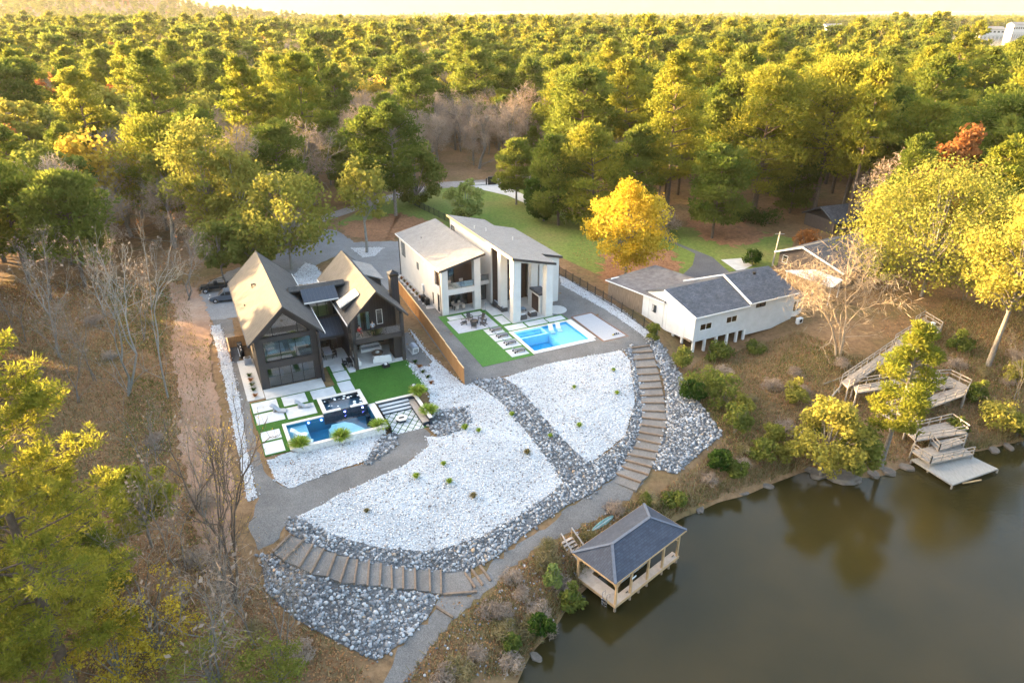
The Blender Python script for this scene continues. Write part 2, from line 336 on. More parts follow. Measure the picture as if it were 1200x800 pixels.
SHORE = [(540,960),(590,870),(612,795),(622,765),(650,742),(662,712),(705,672),(760,628),(800,603),(840,588),(900,568),(945,550),(985,562),(1040,560),(1082,541),(1150,530),(1200,517),(1300,495),(1450,470)]
CT = [(270,350,0),(250,300,0),(200,350,0),(120,330,0),(300,460,0),(500,450,-.1),(545,445,-.1),(560,440,-.15),(640,425,-.2),(735,410,-.2),(760,397,-.1),(700,340,0),(655,320,0),
 (290,520,-.3),(300,560,-.7),(310,600,-1.2),(318,622,-1.5),(340,535,-.7),(400,540,-.9),(450,512,-.95),(480,510,-.95),(500,500,-.9),(440,555,-1.3),(380,580,-1.6),
 (400,610,-2.2),(450,600,-2.2),(520,560,-1.8),(560,520,-1.2),(520,610,-3.0),(600,560,-2.6),(640,560,-3.1),(560,620,-3.4),(590,480,-.7),(640,500,-1.6),(680,480,-1.3),(690,530,-2.7),(720,460,-1),(650,450,-.6),
 (530,680,-4.25),(600,650,-4.4),(660,612,-4.3),(700,592,-4.15),(560,700,-4.5),(500,750,-4.8),(440,800,-5),(330,670,-2.8),(400,700,-3.6),(460,720,-4.4),(400,760,-4.3),
 (200,450,-.1),(230,550,-.8),(150,550,-.8),(200,650,-2),(100,650,-2.2),(250,720,-3.3),(150,780,-3.6),(300,790,-4.4),(30,500,-.8),(30,700,-3),(-150,600,-1.5),(-150,800,-3.5),
 (700,630,-5.1),(750,600,-5),(800,578,-4.9),(860,552,-4.9),(900,530,-4.8),(640,700,-5.4),(590,760,-5.5),(560,800,-5.6),(665,650,-4.8),
 (770,500,-2.3),(800,520,-3),(845,512,-3.2),(820,460,-2.6),(812,413,-2.9),(930,385,-1.3),(900,450,-3.4),(840,407,-3.0),(870,399,-2.8),(900,391,-2.4),(960,420,-1.8),(950,480,-4.2),(1000,500,-5),(1050,480,-4.4),(1100,440,-3),(1150,480,-4.6),(1200,470,-4.5),
 (1040,420,-2.2),(1100,390,-1.2),(1180,400,-1.2),(1000,360,-.4),(1080,340,0),(1180,340,0),(780,388,-1.2),(765,375,-.6),(720,345,-.1),(1300,430,-3),(1400,400,-1),
 (700,770,-8.5),(760,700,-9),(850,640,-8.5),(930,620,-8.7),(1000,620,-9),(1100,600,-9),(1200,580,-9),(660,820,-8.5),(900,750,-10),(1200,750,-10),(1400,560,-9),(1500,800,-10),(640,960,-9),(800,960,-10),
 (600,200,.2),(300,200,0),(900,200,.5),(1200,250,.5),(0,250,0),(0,150,0),(1200,150,0),(-250,300,0),(1450,300,0),(600,150,0),(-250,180,0),(450,270,0),(850,270,.2),(950,300,.3)]
pts = [(G(px,py,z)) for px,py,z in CT] + [G(px,py,WATER_Z-0.05) for px,py in SHORE]
for (a, b), z in list(zip(STAIR_L, zL))[::2] + list(zip(STAIR_R, zR))[::2]: pts += [G(*a, z-.12), G(*b, z-.12)]
pts += [Vector(p) for p in [(-120,40,-2),(-120,0,-3),(-60,10,-4.5),(-30,15,-5.5),(-200,100,0),(200,140,0),(140,110,0),(0,320,0),(-200,320,0),(200,320,0)]]
XY = np.array([[p.x,p.y] for p in pts]); ZZ = np.array([p.z for p in pts])
def tps_k(d2): return np.where(d2 > 1e-9, 0.5*d2*np.log(np.maximum(d2,1e-9)), 0)
n = len(XY); Kp = tps_k(((XY[:,None]-XY[None])**2).sum(-1)) + np.eye(n)*6.0
Pm = np.hstack([np.ones((n,1)), XY]); A = np.zeros((n+3,n+3)); A[:n,:n] = Kp; A[:n,n:] = Pm; A[n:,:n] = Pm.T
SOL = np.linalg.solve(A, np.concatenate([ZZ, np.zeros(3)]))
FLAT = [  # (polygon, level): terraces the houses stand on
    ([FA.w(-2.4,-8.6), FA.w(10.7,-8.6), FA.w(17.3,-8.6), FA.w(18.6,0), FA.w(18.6,21), FA.w(-3,21)], -0.02),
    ([FA.w(-2.3,-14), FA.w(0.3,-14), FA.w(0.3,-8), FA.w(-2.3,-8)], -0.03),
    ([FB.w(-1.3,-17), FB.w(16,-17), FB.w(20.2,-17), FB.w(20.2,-5), FB.w(18.5,20), FB.w(-1,20)], -0.02),
    ([FA.w(10.6,-13.5), FA.w(15.4,-13.5), FA.w(15.4,-17.5), FA.w(10.6,-16)], -0.94)]
STEP_BED = []   # the ground is dug out under the garden stairs
for st_, zs_ in ((STAIR_L, zL), (STAIR_R, zR)):
    W_ = [(G(*a, z), G(*b, z)) for (a, b), z in zip(st_, zs_)]
    for i in range(len(W_)-1): STEP_BED.append(([W_[i][0][:2], W_[i][1][:2], W_[i+1][1][:2], W_[i+1][0][:2]], zs_[i]-.42))
    STEP_BED.append(([W_[-1][0][:2], W_[-1][1][:2], (W_[-1][1][0]+(2.4 if st_ is STAIR_L else -.5), W_[-1][1][1]-(0 if st_ is STAIR_L else 1)), (W_[-1][0][0]+(2.4 if st_ is STAIR_L else -.5), W_[-1][0][1]-(0 if st_ is STAIR_L else 1))], zs_[-1]-.42))
def seg_dist(X, Y, poly):
    """signed distance (positive inside) of arrays to a polygon"""
    d = np.full(X.shape, 1e9); ins = np.zeros(X.shape, bool); m = len(poly)
    for i in range(m):
        x0,y0 = poly[i][0],poly[i][1]; x1,y1 = poly[(i+1)%m][0],poly[(i+1)%m][1]
        ex,ey = x1-x0,y1-y0; t = np.clip(((X-x0)*ex+(Y-y0)*ey)/(ex*ex+ey*ey+1e-12),0,1)
        d = np.minimum(d, np.hypot(X-x0-t*ex, Y-y0-t*ey))
        c = ((y0 > Y) != (y1 > Y)); ins ^= c & (X < (x1-x0)*(Y-y0)/(y1-y0+1e-12)+x0)
    return np.where(ins, d, -d)
def far_height(X, Y):
    """hills on the skyline"""
    def g(cx, cy, sx, sy, h): return h*np.exp(-((X-cx)/sx)**2-((Y-cy)/sy)**2)
    z = g(-1640,2900,380,380,122) + g(-2750,4300,520,500,150) + g(-1150,3000,330,300,26) + g(-2700,3000,500,450,70)
    z = z + np.clip((Y-4500)/2500,0,1)*(30+26*np.sin(X*0.0011+1.0)+18*np.sin(X*0.0029+Y*0.0007))
    z = z - np.clip((Y-900)/4000,0,1)*22
    roll = np.clip((np.hypot(X,Y)-450)/600,0,1)*(5*np.sin(X*0.006+1)*np.cos(Y*0.0045)+3*np.sin(X*0.013+Y*0.009))
    return z+roll
def height(X, Y):
    X = np.asarray(X, float); Y = np.asarray(Y, float); sh = X.shape; x = X.ravel(); y = Y.ravel(); out = np.zeros(x.shape)
    near = (np.abs(x) < 260) & (y > -60) & (y < 420)
    idx = np.nonzero(near)[0]
    for s in range(0, len(idx), 20000):
        k = idx[s:s+20000]; q = np.stack([x[k],y[k]],1)
        d2 = ((q[:,None]-XY[None])**2).sum(-1)
        z = tps_k(d2) @ SOL[:n] + SOL[n] + q @ SOL[n+1:]
        w = np.clip((190-np.abs(x[k]))/60,0,1)*np.clip((300-y[k])/90,0,1)*np.clip((y[k]+50)/40,0,1)
        z = np.clip(z,-11,1.2)*w
        for poly, lev in FLAT:
            f = np.clip(1+seg_dist(x[k],y[k],poly)/1.2,0,1); f = f*f*(3-2*f); z = z*(1-f)+lev*f
        for poly, lev in STEP_BED:
            f = np.clip(1+(seg_dist(x[k],y[k],poly)-.1)/.7,0,1); z = np.where(f > 0, np.minimum(z, z*(1-f)+lev*f), z)
        out[k] = z
    return (out + far_height(x,y)).reshape(sh)
# the sheet: fine near the houses, widening to the horizon
def axis(lo, hi, step, far_lo, far_hi, gr=1.18):
    c = list(np.arange(lo, hi+1e-6, step)); s = step
    while c[-1] < far_hi: s *= gr; c.append(c[-1]+min(s, 420))
    s = step
    while c[0] > far_lo: s *= gr; c.insert(0, c[0]-min(s, 420))
    return np.array(c)
gx = axis(-80, 80, 0.8, -9000, 9000); gy = axis(20, 140, 0.8, -300, 12500)
GX, GY = np.meshgrid(gx, gy); GZ = height(GX, GY)
def hz(x, y):
    """height of the built sheet at a point (bilinear)"""
    i = min(max(np.searchsorted(gx, x)-1, 0), len(gx)-2); j = min(max(np.searchsorted(gy, y)-1, 0), len(gy)-2)
    a = (x-gx[i])/(gx[i+1]-gx[i]); b = (y-gy[j])/(gy[j+1]-gy[j])
    return float((GZ[j,i]*(1-a)+GZ[j,i+1]*a)*(1-b)+(GZ[j+1,i]*(1-a)+GZ[j+1,i+1]*a)*b)
def hz_np(x, y):
    i = np.clip(np.searchsorted(gx, x)-1, 0, len(gx)-2); j = np.clip(np.searchsorted(gy, y)-1, 0, len(gy)-2)
    a = (x-gx[i])/(gx[i+1]-gx[i]); b = (y-gy[j])/(gy[j+1]-gy[j])
    return (GZ[j,i]*(1-a)+GZ[j,i+1]*a)*(1-b)+(GZ[j+1,i]*(1-a)+GZ[j+1,i+1]*a)*b
def T(px, py):
    """the ground point seen at a pixel"""
    lo, hi = -11.0, 4.0
    for _ in range(40):
        m = (lo+hi)/2; p = G(px, py, m)
        if m > hz(p.x, p.y): hi = m
        else: lo = m
    return G(px, py, (lo+hi)/2)
ny, nx = GX.shape; ii = np.arange(ny*nx).reshape(ny,nx)
F = np.stack([ii[:-1,:-1],ii[:-1,1:],ii[1:,1:],ii[1:,:-1]],-1).reshape(-1,4)
me = mesh_np("ground", np.stack([GX,GY,GZ],-1).reshape(-1,3), F, mats=[ground_m])
bm = bmesh.new(); bm.from_mesh(me)
POOL_A = (0.55, 9.85, -13.65, -8.95); SPA_A = (4.9, 9.4, -8.98, -5.8); PIT = (10.75, 15.05, -14.25, -8.85); POOL_B = (6.6, 15.3, -16.1, -9.45)
def carve(bm, fr, r):
    """cut a rectangular hole in the ground sheet for a pool"""
    c = fr.w((r[0]+r[1])/2,(r[2]+r[3])/2); rad = 0.5*math.hypot(r[1]-r[0], r[3]-r[2])+1.5
    for co, no in ((fr.w(r[0],0), fr.u),(fr.w(r[1],0), fr.u),(fr.w(0,r[2]), fr.v),(fr.w(0,r[3]), fr.v)):
        fs = [f for f in bm.faces if (f.calc_center_median().xy-c.xy).length < rad]
        gm = set(fs)
        for f in fs: gm.update(f.edges); gm.update(f.verts)
        bmesh.ops.bisect_plane(bm, geom=list(gm), plane_co=co, plane_no=no)
    dl = []
    for f in bm.faces:
        p = f.calc_center_median()-fr.O
        if (p.xy-(c-fr.O).xy).length < rad:
            a, b = p.dot(fr.u), p.dot(fr.v)
            if r[0] < a < r[1] and r[2] < b < r[3]: dl.append(f)
    bmesh.ops.delete(bm, geom=dl, context='FACES')
for fr, r in ((FA,POOL_A),(FA,SPA_A),(FA,PIT),(FB,POOL_B)): carve(bm, fr, r)
for f in bm.faces: f.smooth = True
bm.to_mesh(me); bm.free()
ground = tag(link(bpy.data.objects.new("ground", me)), kind="structure")

def drape(name, poly, mat, off=0.03, kind="structure", holes=(), cell=0.8, jitter=0.0, seed=1):
    """a sheet laid over the ground inside a plan polygon"""
    rnd = random.Random(seed)
    if jitter:
        q = []
        for i in range(len(poly)):
            a = Vector(poly[i][:2]); b = Vector(poly[(i+1)%len(poly)][:2]); k = max(1, int((b-a).length/0.6))
            for t in range(k):
                p = a.lerp(b, t/k); q.append((p.x+rnd.uniform(-jitter,jitter), p.y+rnd.uniform(-jitter,jitter)))
        poly = q
    bm = bmesh.new(); f = bm.faces.new([bm.verts.new((p[0],p[1],0)) for p in poly]); bmesh.ops.triangulate(bm, faces=[f])
    xs = [p[0] for p in poly]; ys = [p[1] for p in poly]
    for g, no, k0 in ((gx,(1,0,0),0),(gy,(0,1,0),1)):
        lo, hi = (min(xs),max(xs)) if k0 == 0 else (min(ys),max(ys))
        for c in g[(g > lo) & (g < hi)]:
            bmesh.ops.bisect_plane(bm, geom=bm.verts[:]+bm.edges[:]+bm.faces[:], plane_co=(c,0,0) if k0 == 0 else (0,c,0), plane_no=no)
    for fr, r in holes: carve(bm, fr, r)
    for v in bm.verts: v.co.z = hz(v.co.x, v.co.y)+off
    bmesh.ops.recalc_face_normals(bm, faces=bm.faces)
    for f in bm.faces:
        f.smooth = True
        if f.normal.z < 0: f.normal_flip()
    me = bpy.data.meshes.new(name); bm.to_mesh(me); bm.free(); me.materials.append(mat)
    return tag(link(bpy.data.objects.new(name, me)), kind=kind)
def TP(pts): return [T(*p) for p in pts]

# water
lk = newmat("lake_water"); N, L = nodes_of(lk); p = N["Principled BSDF"]
p.inputs["Base Color"].default_value = (0.040,0.034,0.014,1); p.inputs["Roughness"].default_value = 0.06; p.inputs["IOR"].default_value = 1.33; p.inputs["Specular IOR Level"].default_value = 0.42
pos = N.new("ShaderNodeNewGeometry").outputs["Position"]; mp = N.new("ShaderNodeMapping"); mp.inputs["Scale"].default_value = (0.9,1.6,1); L.new(pos, mp.inputs[0])
nz = N.new("ShaderNodeTexNoise"); nz.inputs["Scale"].default_value = 1.9; nz.inputs["Detail"].default_value = 6; nz.inputs["Roughness"].default_value = 0.6; L.new(mp.outputs[0], nz.inputs["Vector"])
b = N.new("ShaderNodeBump"); b.inputs["Strength"].default_value = 0.10; b.inputs["Distance"].default_value = 0.1; L.new(nz.outputs["Fac"], b.inputs["Height"]); L.new(b.outputs[0], p.inputs["Normal"])
nc = N.new("ShaderNodeTexNoise"); nc.inputs["Scale"].default_value = 0.09; nc.inputs["Detail"].default_value = 5; L.new(pos, nc.inputs["Vector"])
cr = N.new("ShaderNodeValToRGB"); cr.color_ramp.elements[0].position = 0.35; cr.color_ramp.elements[1].position = 0.65
cr.color_ramp.elements[0].color = (0.020,0.0175,0.006,1); cr.color_ramp.elements[1].color = (0.030,0.0235,0.008,1); L.new(nc.outputs["Fac"], cr.inputs[0]); L.new(cr.outputs[0], p.inputs["Base Color"])
mb = MB(); mb.add([(-60,-80,WATER_Z),(260,-80,WATER_Z),(260,150,WATER_Z),(-60,150,WATER_Z)], [(0,1,2,3)])
lake = tag(mb.build("lake_water", lk), kind="structure")
def sheet(name, pts, mat, z):
    m = MB(); m.add([(p[0],p[1],z) for p in pts], [tuple(range(len(pts)))]); return tag(m.build(name, mat), kind="structure")
far_lake_pts = [[G(1090,74,9),G(1300,84,9),G(1340,40,9),G(1200,33,9),G(1120,35,9)], [G(955,64,9),G(995,66,9),G(990,33,9),G(966,32,9)]]

# ------------------------------------------------------------------ paths, beds, lawns
lawn = drape("lawn", [G(*p) for p in [(395,262),(440,236),(520,218),(600,212),(640,245),(700,258),(760,262),(812,268),(870,268),(930,282),(925,308),(850,322),(770,335),(700,320),(655,300),(600,270),(560,262),(470,275),(430,272)]], lawn_m, 0.02)
for pl in ([(402,262),(470,250),(520,262),(470,280),(440,283),(398,276)],[(702,300),(740,288),(790,292),(798,312),(745,336),(706,328)],[(800,258),(870,262),(908,280),(860,290),(828,282)]):
    drape("leaf_litter", [G(*p) for p in pl], litter_m, 0.045, jitter=1.2, seed=len(pl))
drape("dirt_track", TP([(196,330),(232,338),(247,374),(246,420),(258,470),(262,520),(276,560),(268,600),(276,645),(240,650),(226,612),(222,560),(208,520),(214,470),(200,420),(206,370)]), dirt_m, 0.09, jitter=0.35)
drive_m_px = [(232,352),(238,336),(268,318),(330,296),(372,268),(395,270),(415,284),(470,283),(478,290),(470,330),(466,348),(430,330),(395,300),(330,330),(300,330),(272,338),(280,372),(247,376),(240,365)]
drape("gravel_drive", [G(*p) for p in drive_m_px], gravel_drive_m, 0.05, jitter=0.25)
drape("gravel_path", TP([(247,372),(272,374),(284,440),(293,480),(300,520),(312,556),(336,572),(380,556),(430,543),(467,521),(464,508),(496,501),(504,508),(502,522),(470,548),(400,578),(350,606),(334,618),(322,636),(303,646),(292,618),(302,585),(292,540),(281,470),(266,410),(252,382)]), gravel_m, 0.03, jitter=0.12)
drape("gravel_yard", TP([(467,344),(504,396),(545,452),(590,441),(735,411),(756,408),(768,398),(720,362),(656,322),(600,290),(560,278),(472,284)]), gravel_m, 0.035, holes=[(FB,POOL_B)])
drape("side_gravel", TP([(478,389),(490,405),(505,424),(500,430),(480,424),(474,420),(470,392)]), gravel_m, 0.045)
drape("shore_path", TP([(520,690),(562,672),(600,642),(640,618),(665,594),(690,582),(720,562),(752,566),(735,585),(715,601),(690,612),(650,632),(610,655),(575,690),(545,715),(510,752),(480,800),(440,815),(468,760),(505,722)]), gravel_m, 0.03, jitter=0.25)
drape("asphalt_drive", [G(*p) for p in [(770,276),(782,272),(795,285),(835,300),(858,318),(850,335),(780,335),(800,318),(812,308),(815,296)]], asphalt_m, 0.05)
drape("concrete_walk", [G(*p) for p in [(845,303),(868,302),(882,310),(866,316)]], concrete, 0.06)
drape("dirt_road", [G(*p) for p in [(320,272),(360,258),(430,236),(480,222),(520,214),(575,211),(640,205),(640,211),(575,218),(520,221),(480,229),(430,243),(362,266),(325,281)]], dirt_road_m, 0.06)
drape("entrance_drive", [G(*p) for p in [(548,216),(570,214),(600,222),(625,235),(620,241),(595,230),(560,222)]], concrete, 0.09)

BED_MAIN = [(480,386),(486,392),(500,412),(530,440),(545,452),(556,450),(588,472),(614,503),(640,536),(661,566),(618,599),(565,629),(512,646),(450,643),(400,631),(347,606),(400,578),(470,548),(503,522),(500,512),(515,512),(545,503),(553,491),(545,480),(520,480),(505,487),(503,462),(478,428),(503,430),(506,424),(490,404)]
BED_POOL = [(313,540),(344,529),(448,502),(452,507),(430,540),(380,556),(338,573),(322,562)]
BED_RIGHT = [(590,443),(640,427),(728,411),(738,423),(744,470),(733,510),(700,537),(688,541),(665,520),(630,481),(606,453)]
BED_STRIP = [(246,382),(258,381),(270,420),(281,470),(292,540),(302,583),(291,588),(281,540),(268,470),(256,415)]
BED_FENCE = [(656,324),(664,326),(720,358),(762,390),(756,396),(714,366),(658,334)]
BED_TREE = [(411,291),(450,290),(440,300),(425,302)]
BED_DRIVE = [(345,322),(358,308),(370,312),(378,322),(372,332),(346,334)]
BED_SIDE = [(477,424),(486,427),(512,456),(505,460)]
COB_BAND = [(552,446),(588,444),(606,454),(630,482),(665,521),(688,542),(702,538),(734,511),(745,470),(739,424),(731,411),(741,404),(748,412),(753,440),(756,470),(752,500),(744,525),(733,545),(720,560),(692,580),(665,592),(620,622),(580,654),(552,668),(515,672),(470,668),(425,660),(385,646),(350,632),(334,620),(337,612),(347,606),(400,631),(450,643),(512,646),(565,629),(618,599),(661,566),(640,536),(614,503),(588,472)]
COB_PIT = [(499,488),(520,480),(545,478),(553,490),(545,502),(515,512),(504,504)]
COB_POOL = [(428,541),(446,512),(464,508),(467,520),(450,534),(432,545)]
COB_LOW = [(305,650),(325,650),(360,668),(400,682),(450,690),(515,697),(505,718),(478,748),(440,774),(400,755),(345,725),(312,694)]
COB_RIGHT = [(757,398),(770,396),(786,420),(802,446),(825,480),(847,510),(822,530),(792,556),(764,550),(772,520),(780,480),(779,450),(770,425)]
wb = []; cb = []
for i, b_ in enumerate((BED_MAIN,BED_POOL,BED_RIGHT,BED_STRIP,BED_FENCE,BED_TREE,BED_DRIVE,BED_SIDE)):
    w_ = TP(b_); wb.append(w_); drape("stone_bed_base", w_, bed_under_m, 0.055, jitter=0.1)
for b_ in (COB_BAND,COB_PIT,COB_POOL,COB_LOW,COB_RIGHT):
    w_ = TP(b_); cb.append(w_); drape("cobble_bed_base", w_, cobble_under_m, 0.075)
def scatter_in(poly, dens, rng, spread=0.0):
    P = np.array([[p[0],p[1]] for p in poly]); lo = P.min(0)-spread; hi = P.max(0)+spread; k = int((hi-lo).prod()*dens)
    q = lo+(hi-lo)*rng.random((k,2)); d = seg_dist(q[:,0],q[:,1],P); return q[(d > 0.02) | ((d > -spread) & (rng.random(k) < 0.22*np.clip(1+d/max(spread,1e-3),0,1)))]   # a few strays past the edge
ICO_V = []; _t = (1+5**.5)/2
for a_ in (-1,1):
    for b_ in (-_t,_t): ICO_V += [(0,a_,b_),(a_,b_,0),(b_,0,a_)]
ICO_V = np.array(ICO_V)/math.hypot(1,_t)
from itertools import combinations
ICO_F = np.array([f for f in combinations(range(12),3) if all(abs(np.linalg.norm(ICO_V[f[i]]-ICO_V[f[j]])-2/math.hypot(1,_t)) < 1e-3 for i,j in ((0,1),(1,2),(0,2)))])
for f in ICO_F:
    if np.dot(np.cross(ICO_V[f[1]]-ICO_V[f[0]], ICO_V[f[2]]-ICO_V[f[0]]), ICO_V[f].mean(0)) < 0: f[1], f[2] = f[2], f[1]
OCT_V = np.array([(1,0,0),(-1,0,0),(0,1,0),(0,-1,0),(0,0,1),(0,0,-1)], float); OCT_F = np.array([(0,2,4),(2,1,4),(1,3,4),(3,0,4),(2,0,5),(1,2,5),(3,1,5),(0,3,5)])
def stones(name, polys, dens, rmin, rmax, mat, seed, lift, base=(ICO_V, ICO_F), flat=0.7, dirt=0.0):
    """many small rocks joined into one mesh: too small to pick apart singly"""
    rng = np.random.default_rng(seed); q = np.concatenate([scatter_in(p, dens, rng, 0.35) for p in polys]); k = len(q); BV, BF = base; nv = len(BV)
    r = rmin+(rmax-rmin)*rng.random(k)**1.6
    S = r[:,None]*(0.7+0.6*rng.random((k,3))); S[:,2] *= flat
    V = BV[None]*S[:,None]*(0.8+0.4*rng.random((k,nv,1)))
    a = rng.random(k)*6.28; t = rng.normal(0,0.35,k)
    y = V[...,1]*np.cos(t)[:,None]-V[...,2]*np.sin(t)[:,None]; z = V[...,1]*np.sin(t)[:,None]+V[...,2]*np.cos(t)[:,None]
    x = V[...,0]*np.cos(a)[:,None]-y*np.sin(a)[:,None]; y2 = V[...,0]*np.sin(a)[:,None]+y*np.cos(a)[:,None]
    zc = hz_np(q[:,0],q[:,1])+lift+r*0.25
    V = np.stack([x+q[:,0:1], y2+q[:,1:2], z+zc[:,None]],-1).reshape(-1,3)
    F3 = (BF[None]+(np.arange(k)*nv)[:,None,None]).reshape(-1,3)
    me = mesh_np(name, V, None, F3, [mat], tint=np.repeat(np.clip(rng.random(k)*(1-dirt*np.clip(.5+.5*np.sin(q[:,0]*.9+2*np.sin(q[:,1]*.5))*np.cos(q[:,1]*.8-q[:,0]*.3)+rng.normal(0,.2,k),0,1)),0,1), nv))
    return tag(link(bpy.data.objects.new(name, me)), kind="stuff"), k
stones("white_rocks", wb, 60, 0.045, 0.12, stone_white_m, 3, 0.05, base=(OCT_V,OCT_F), flat=0.5, dirt=0.62)
stones("grey_cobbles", cb, 27, 0.06, 0.21, stone_grey_m, 4, 0.07)
# ------------------------------------------------------------------ windows
def window(parent, axis_, a0, a1, z0, z1, b, n=1, frame=0.07, depth=0.1, mat=None, rows=1, gl=None):
    """a framed window in a wall: axis 'x' = wall along local x at y=b, 'y' = wall along local y at x=b"""
    mat = mat or dark_metal; m = MB()
    def bx(p0,p1,q0,q1):
        if axis_ == 'x': m.box(p0,p1,b-depth/2,b+depth/2,q0,q1)
        else: m.box(b-depth/2,b+depth/2,p0,p1,q0,q1)
    bx(a0,a1,z0,z0+frame); bx(a0,a1,z1-frame,z1); bx(a0,a0+frame,z0+frame,z1-frame); bx(a1-frame,a1,z0+frame,z1-frame)
    w = (a1-a0-frame)/n; h = (z1-z0-frame)/rows
    for i in range(1,n): bx(a0+i*w,a0+i*w+frame,z0+frame,z1-frame)
    f = m.build("window", mat, parent)
    for i in range(n):
        for j in range(rows):
            p0 = a0+i*w+frame; p1 = a0+(i+1)*w; q0 = z0+j*h+frame; q1 = z0+(j+1)*h
            if axis_ == 'x': boxo("pane", (p0,p1,b-0.01,b+0.01,q0,q1), gl or glass, f)
            else: boxo("pane", (b-0.01,b+0.01,p0,p1,q0,q1), gl or glass, f)
    return f
def slab_roof(name, e0, e1, y0, y1, th, mat, parent, down=True):
    """one roof slope between profile points e0, e1 (x, z), along y"""
    m = MB(); dx, dz = e1[0]-e0[0], e1[1]-e0[1]
    m.ext([(e0[0],y0,e0[1]),(e1[0],y0,e1[1]),(e1[0],y0,e1[1]-th),(e0[0],y0,e0[1]-th)], (0,y1-y0,0))
    return m.build(name, mat, parent)
def gable_poly(x0, x1, zb, ze, xr, zr, y): return [(x0,y,zb),(x1,y,zb),(x1,y,ze),(xr,y,zr),(x0,y,ze)]

# ------------------------------------------------------------------ dark gabled house
hA = thing("gabled_house", "dark charcoal house with two steep gables, balcony and big front windows", "house", FA.O, FA.deg)
# left wing
boxo("wall", (-0.5,-0.25,0,20.3,-0.3,6.55), charcoal, hA); boxo("wall", (6.35,6.6,-1.1,20.3,-0.3,6.55), charcoal, hA)
MB().ext(gable_poly(-0.25,6.35,-0.3,6.9,3.0,9.95,20.05),(0,0.25,0)).build("wall", charcoal, hA)
m = MB()
m.box(-0.5,0.35,-0.15,0,0,6.5); m.box(5.75,6.35,-0.15,0,0,6.5); m.box(0.35,5.75,-0.15,0,2.6,3.4); m.box(0.35,5.75,-0.15,0,5.95,6.5)
for s_, xe in ((1,-0.5),(-1,6.6)):
    m.ext([(xe,-0.15,6.5),(xe+s_*0.75,-0.15,6.5),(3.0,-0.15,9.2),(3.0,-0.15,9.95)],(0,0.15,0))
m.build("front_frame", charcoal_trim, hA)
window(hA,'x',0.35,5.75,0.12,2.6,0.1,4); window(hA,'x',0.35,5.75,3.4,5.95,0.1,3)
# gable glazing
m = MB(); m.box(0.35,5.65,0.04,0.16,6.5,6.57); m.box(1.55,1.63,0.04,0.16,6.57,7.75); m.box(4.37,4.45,0.04,0.16,6.57,7.75)
gw = m.build("window", dark_metal, hA)
for pl in ([(0.5,0.1,6.57),(1.55,0.1,6.57),(1.55,0.1,7.75)],[(1.63,0.1,6.57),(4.37,0.1,6.57),(4.37,0.1,7.8),(3.0,0.1,9.15),(1.63,0.1,7.8)],[(4.45,0.1,6.57),(5.5,0.1,6.57),(4.45,0.1,7.75)]):
    MB().ext(pl,(0,0.02,0)).build("pane", glass, gw)
boxo("floor", (-0.25,6.35,0.2,20,-0.2,0.1), interior, hA); boxo("floor", (-0.25,6.35,0.2,20,2.75,3.3), interior, hA)
boxo("inner_wall", (-0.25,6.35,7.0,7.2,0.1,6.5), interior, hA); MB().ext([(-0.25,7.0,6.5),(6.35,7.0,6.5),(3.0,7.0,9.6)],(0,0.2,0)).build("inner_wall", interior, hA)
m = MB(); m.box(0.9,2.9,2.4,4.2,3.3,3.75); m.box(3.6,5.4,2.2,3.4,3.3,3.7); m.build("furniture", cushion_white, hA)
m = MB(); m.box(0.6,2.4,2.5,3.4,0.1,0.5); m.box(3.4,5.4,2.6,4.6,0.1,0.55); m.build("furniture", cushion_grey, hA)
window(hA,'y',3,4.4,3.8,5.4,-0.5,1); window(hA,'y',9,10.2,1.0,2.2,-0.5,1)
for e in ((-1.25,6.37),(7.25,6.37)):
    r_ = slab_roof("roof", (3.0,10.35), e, -1.0, 20.9, 0.22, shingle_dark, hA)
    k = -1 if e[0] < 3 else 1
    MB().box(e[0]-(0.09 if k<0 else 0), e[0]+(0.09 if k>0 else 0), -1.0,20.9, 6.15,6.36).build("gutter", white_trim if k>0 else charcoal_trim, r_)
    dx = 4.25*k
    for y in (-1.06, 20.9): MB().ext([(3.0,y,10.40),(3.0+dx,y,6.42),(3.0+dx,y,6.10),(3.0,y,10.08)],(0,0.06,0)).build("rake_board", charcoal_trim, r_)
MB().ext([(2.86,-1.0,10.24),(3.0,-1.0,10.40),(3.14,-1.0,10.24)],(0,21.9,0)).build("ridge_cap", white_trim if False else shingle_dark, hA)
m = MB(); m.tube((1.1,11.5,8.3),(1.1,11.5,9.0),0.07); m.box(1.0,1.5,11.4,11.6,8.95,9.1); m.build("roof_vent", dark_metal, hA)
m = MB(); m.tube((-0.3,9.0,7.0),(-0.3,9.0,7.5),0.06); m.build("roof_vent", dark_metal, hA)
# right wing
boxo("wall", (10.6,10.85,2.3,16.4,-0.3,6.6), charcoal, hA); boxo("wall", (16.85,17.1,2.3,16.4,-0.3,6.6), charcoal, hA)
MB().ext(gable_poly(10.85,16.85,-0.3,6.75,13.85,9.75,16.15),(0,0.25,0)).build("wall", charcoal, hA)
# gable wall behind the balcony with a door opening and a window opening
m = MB(); y0 = 2.3; zf = 4.05
m.box(10.85,11.9,y0,y0+.2,zf,6.6); m.box(13.5,14.3,y0,y0+.2,zf,6.6); m.box(15.1,16.85,y0,y0+.2,zf,6.6); m.box(14.3,15.1,y0,y0+.2,zf,4.6)
m.ext([(10.85,y0,6.6),(16.85,y0,6.6),(13.85,y0,9.75)],(0,0.2,0)); m.build("gable_wall", charcoal, hA)
m = MB(); m.ext([(10.6,0.25,6.7),(17.1,0.25,6.7),(13.85,0.25,9.6)],(0,0.15,0)); 
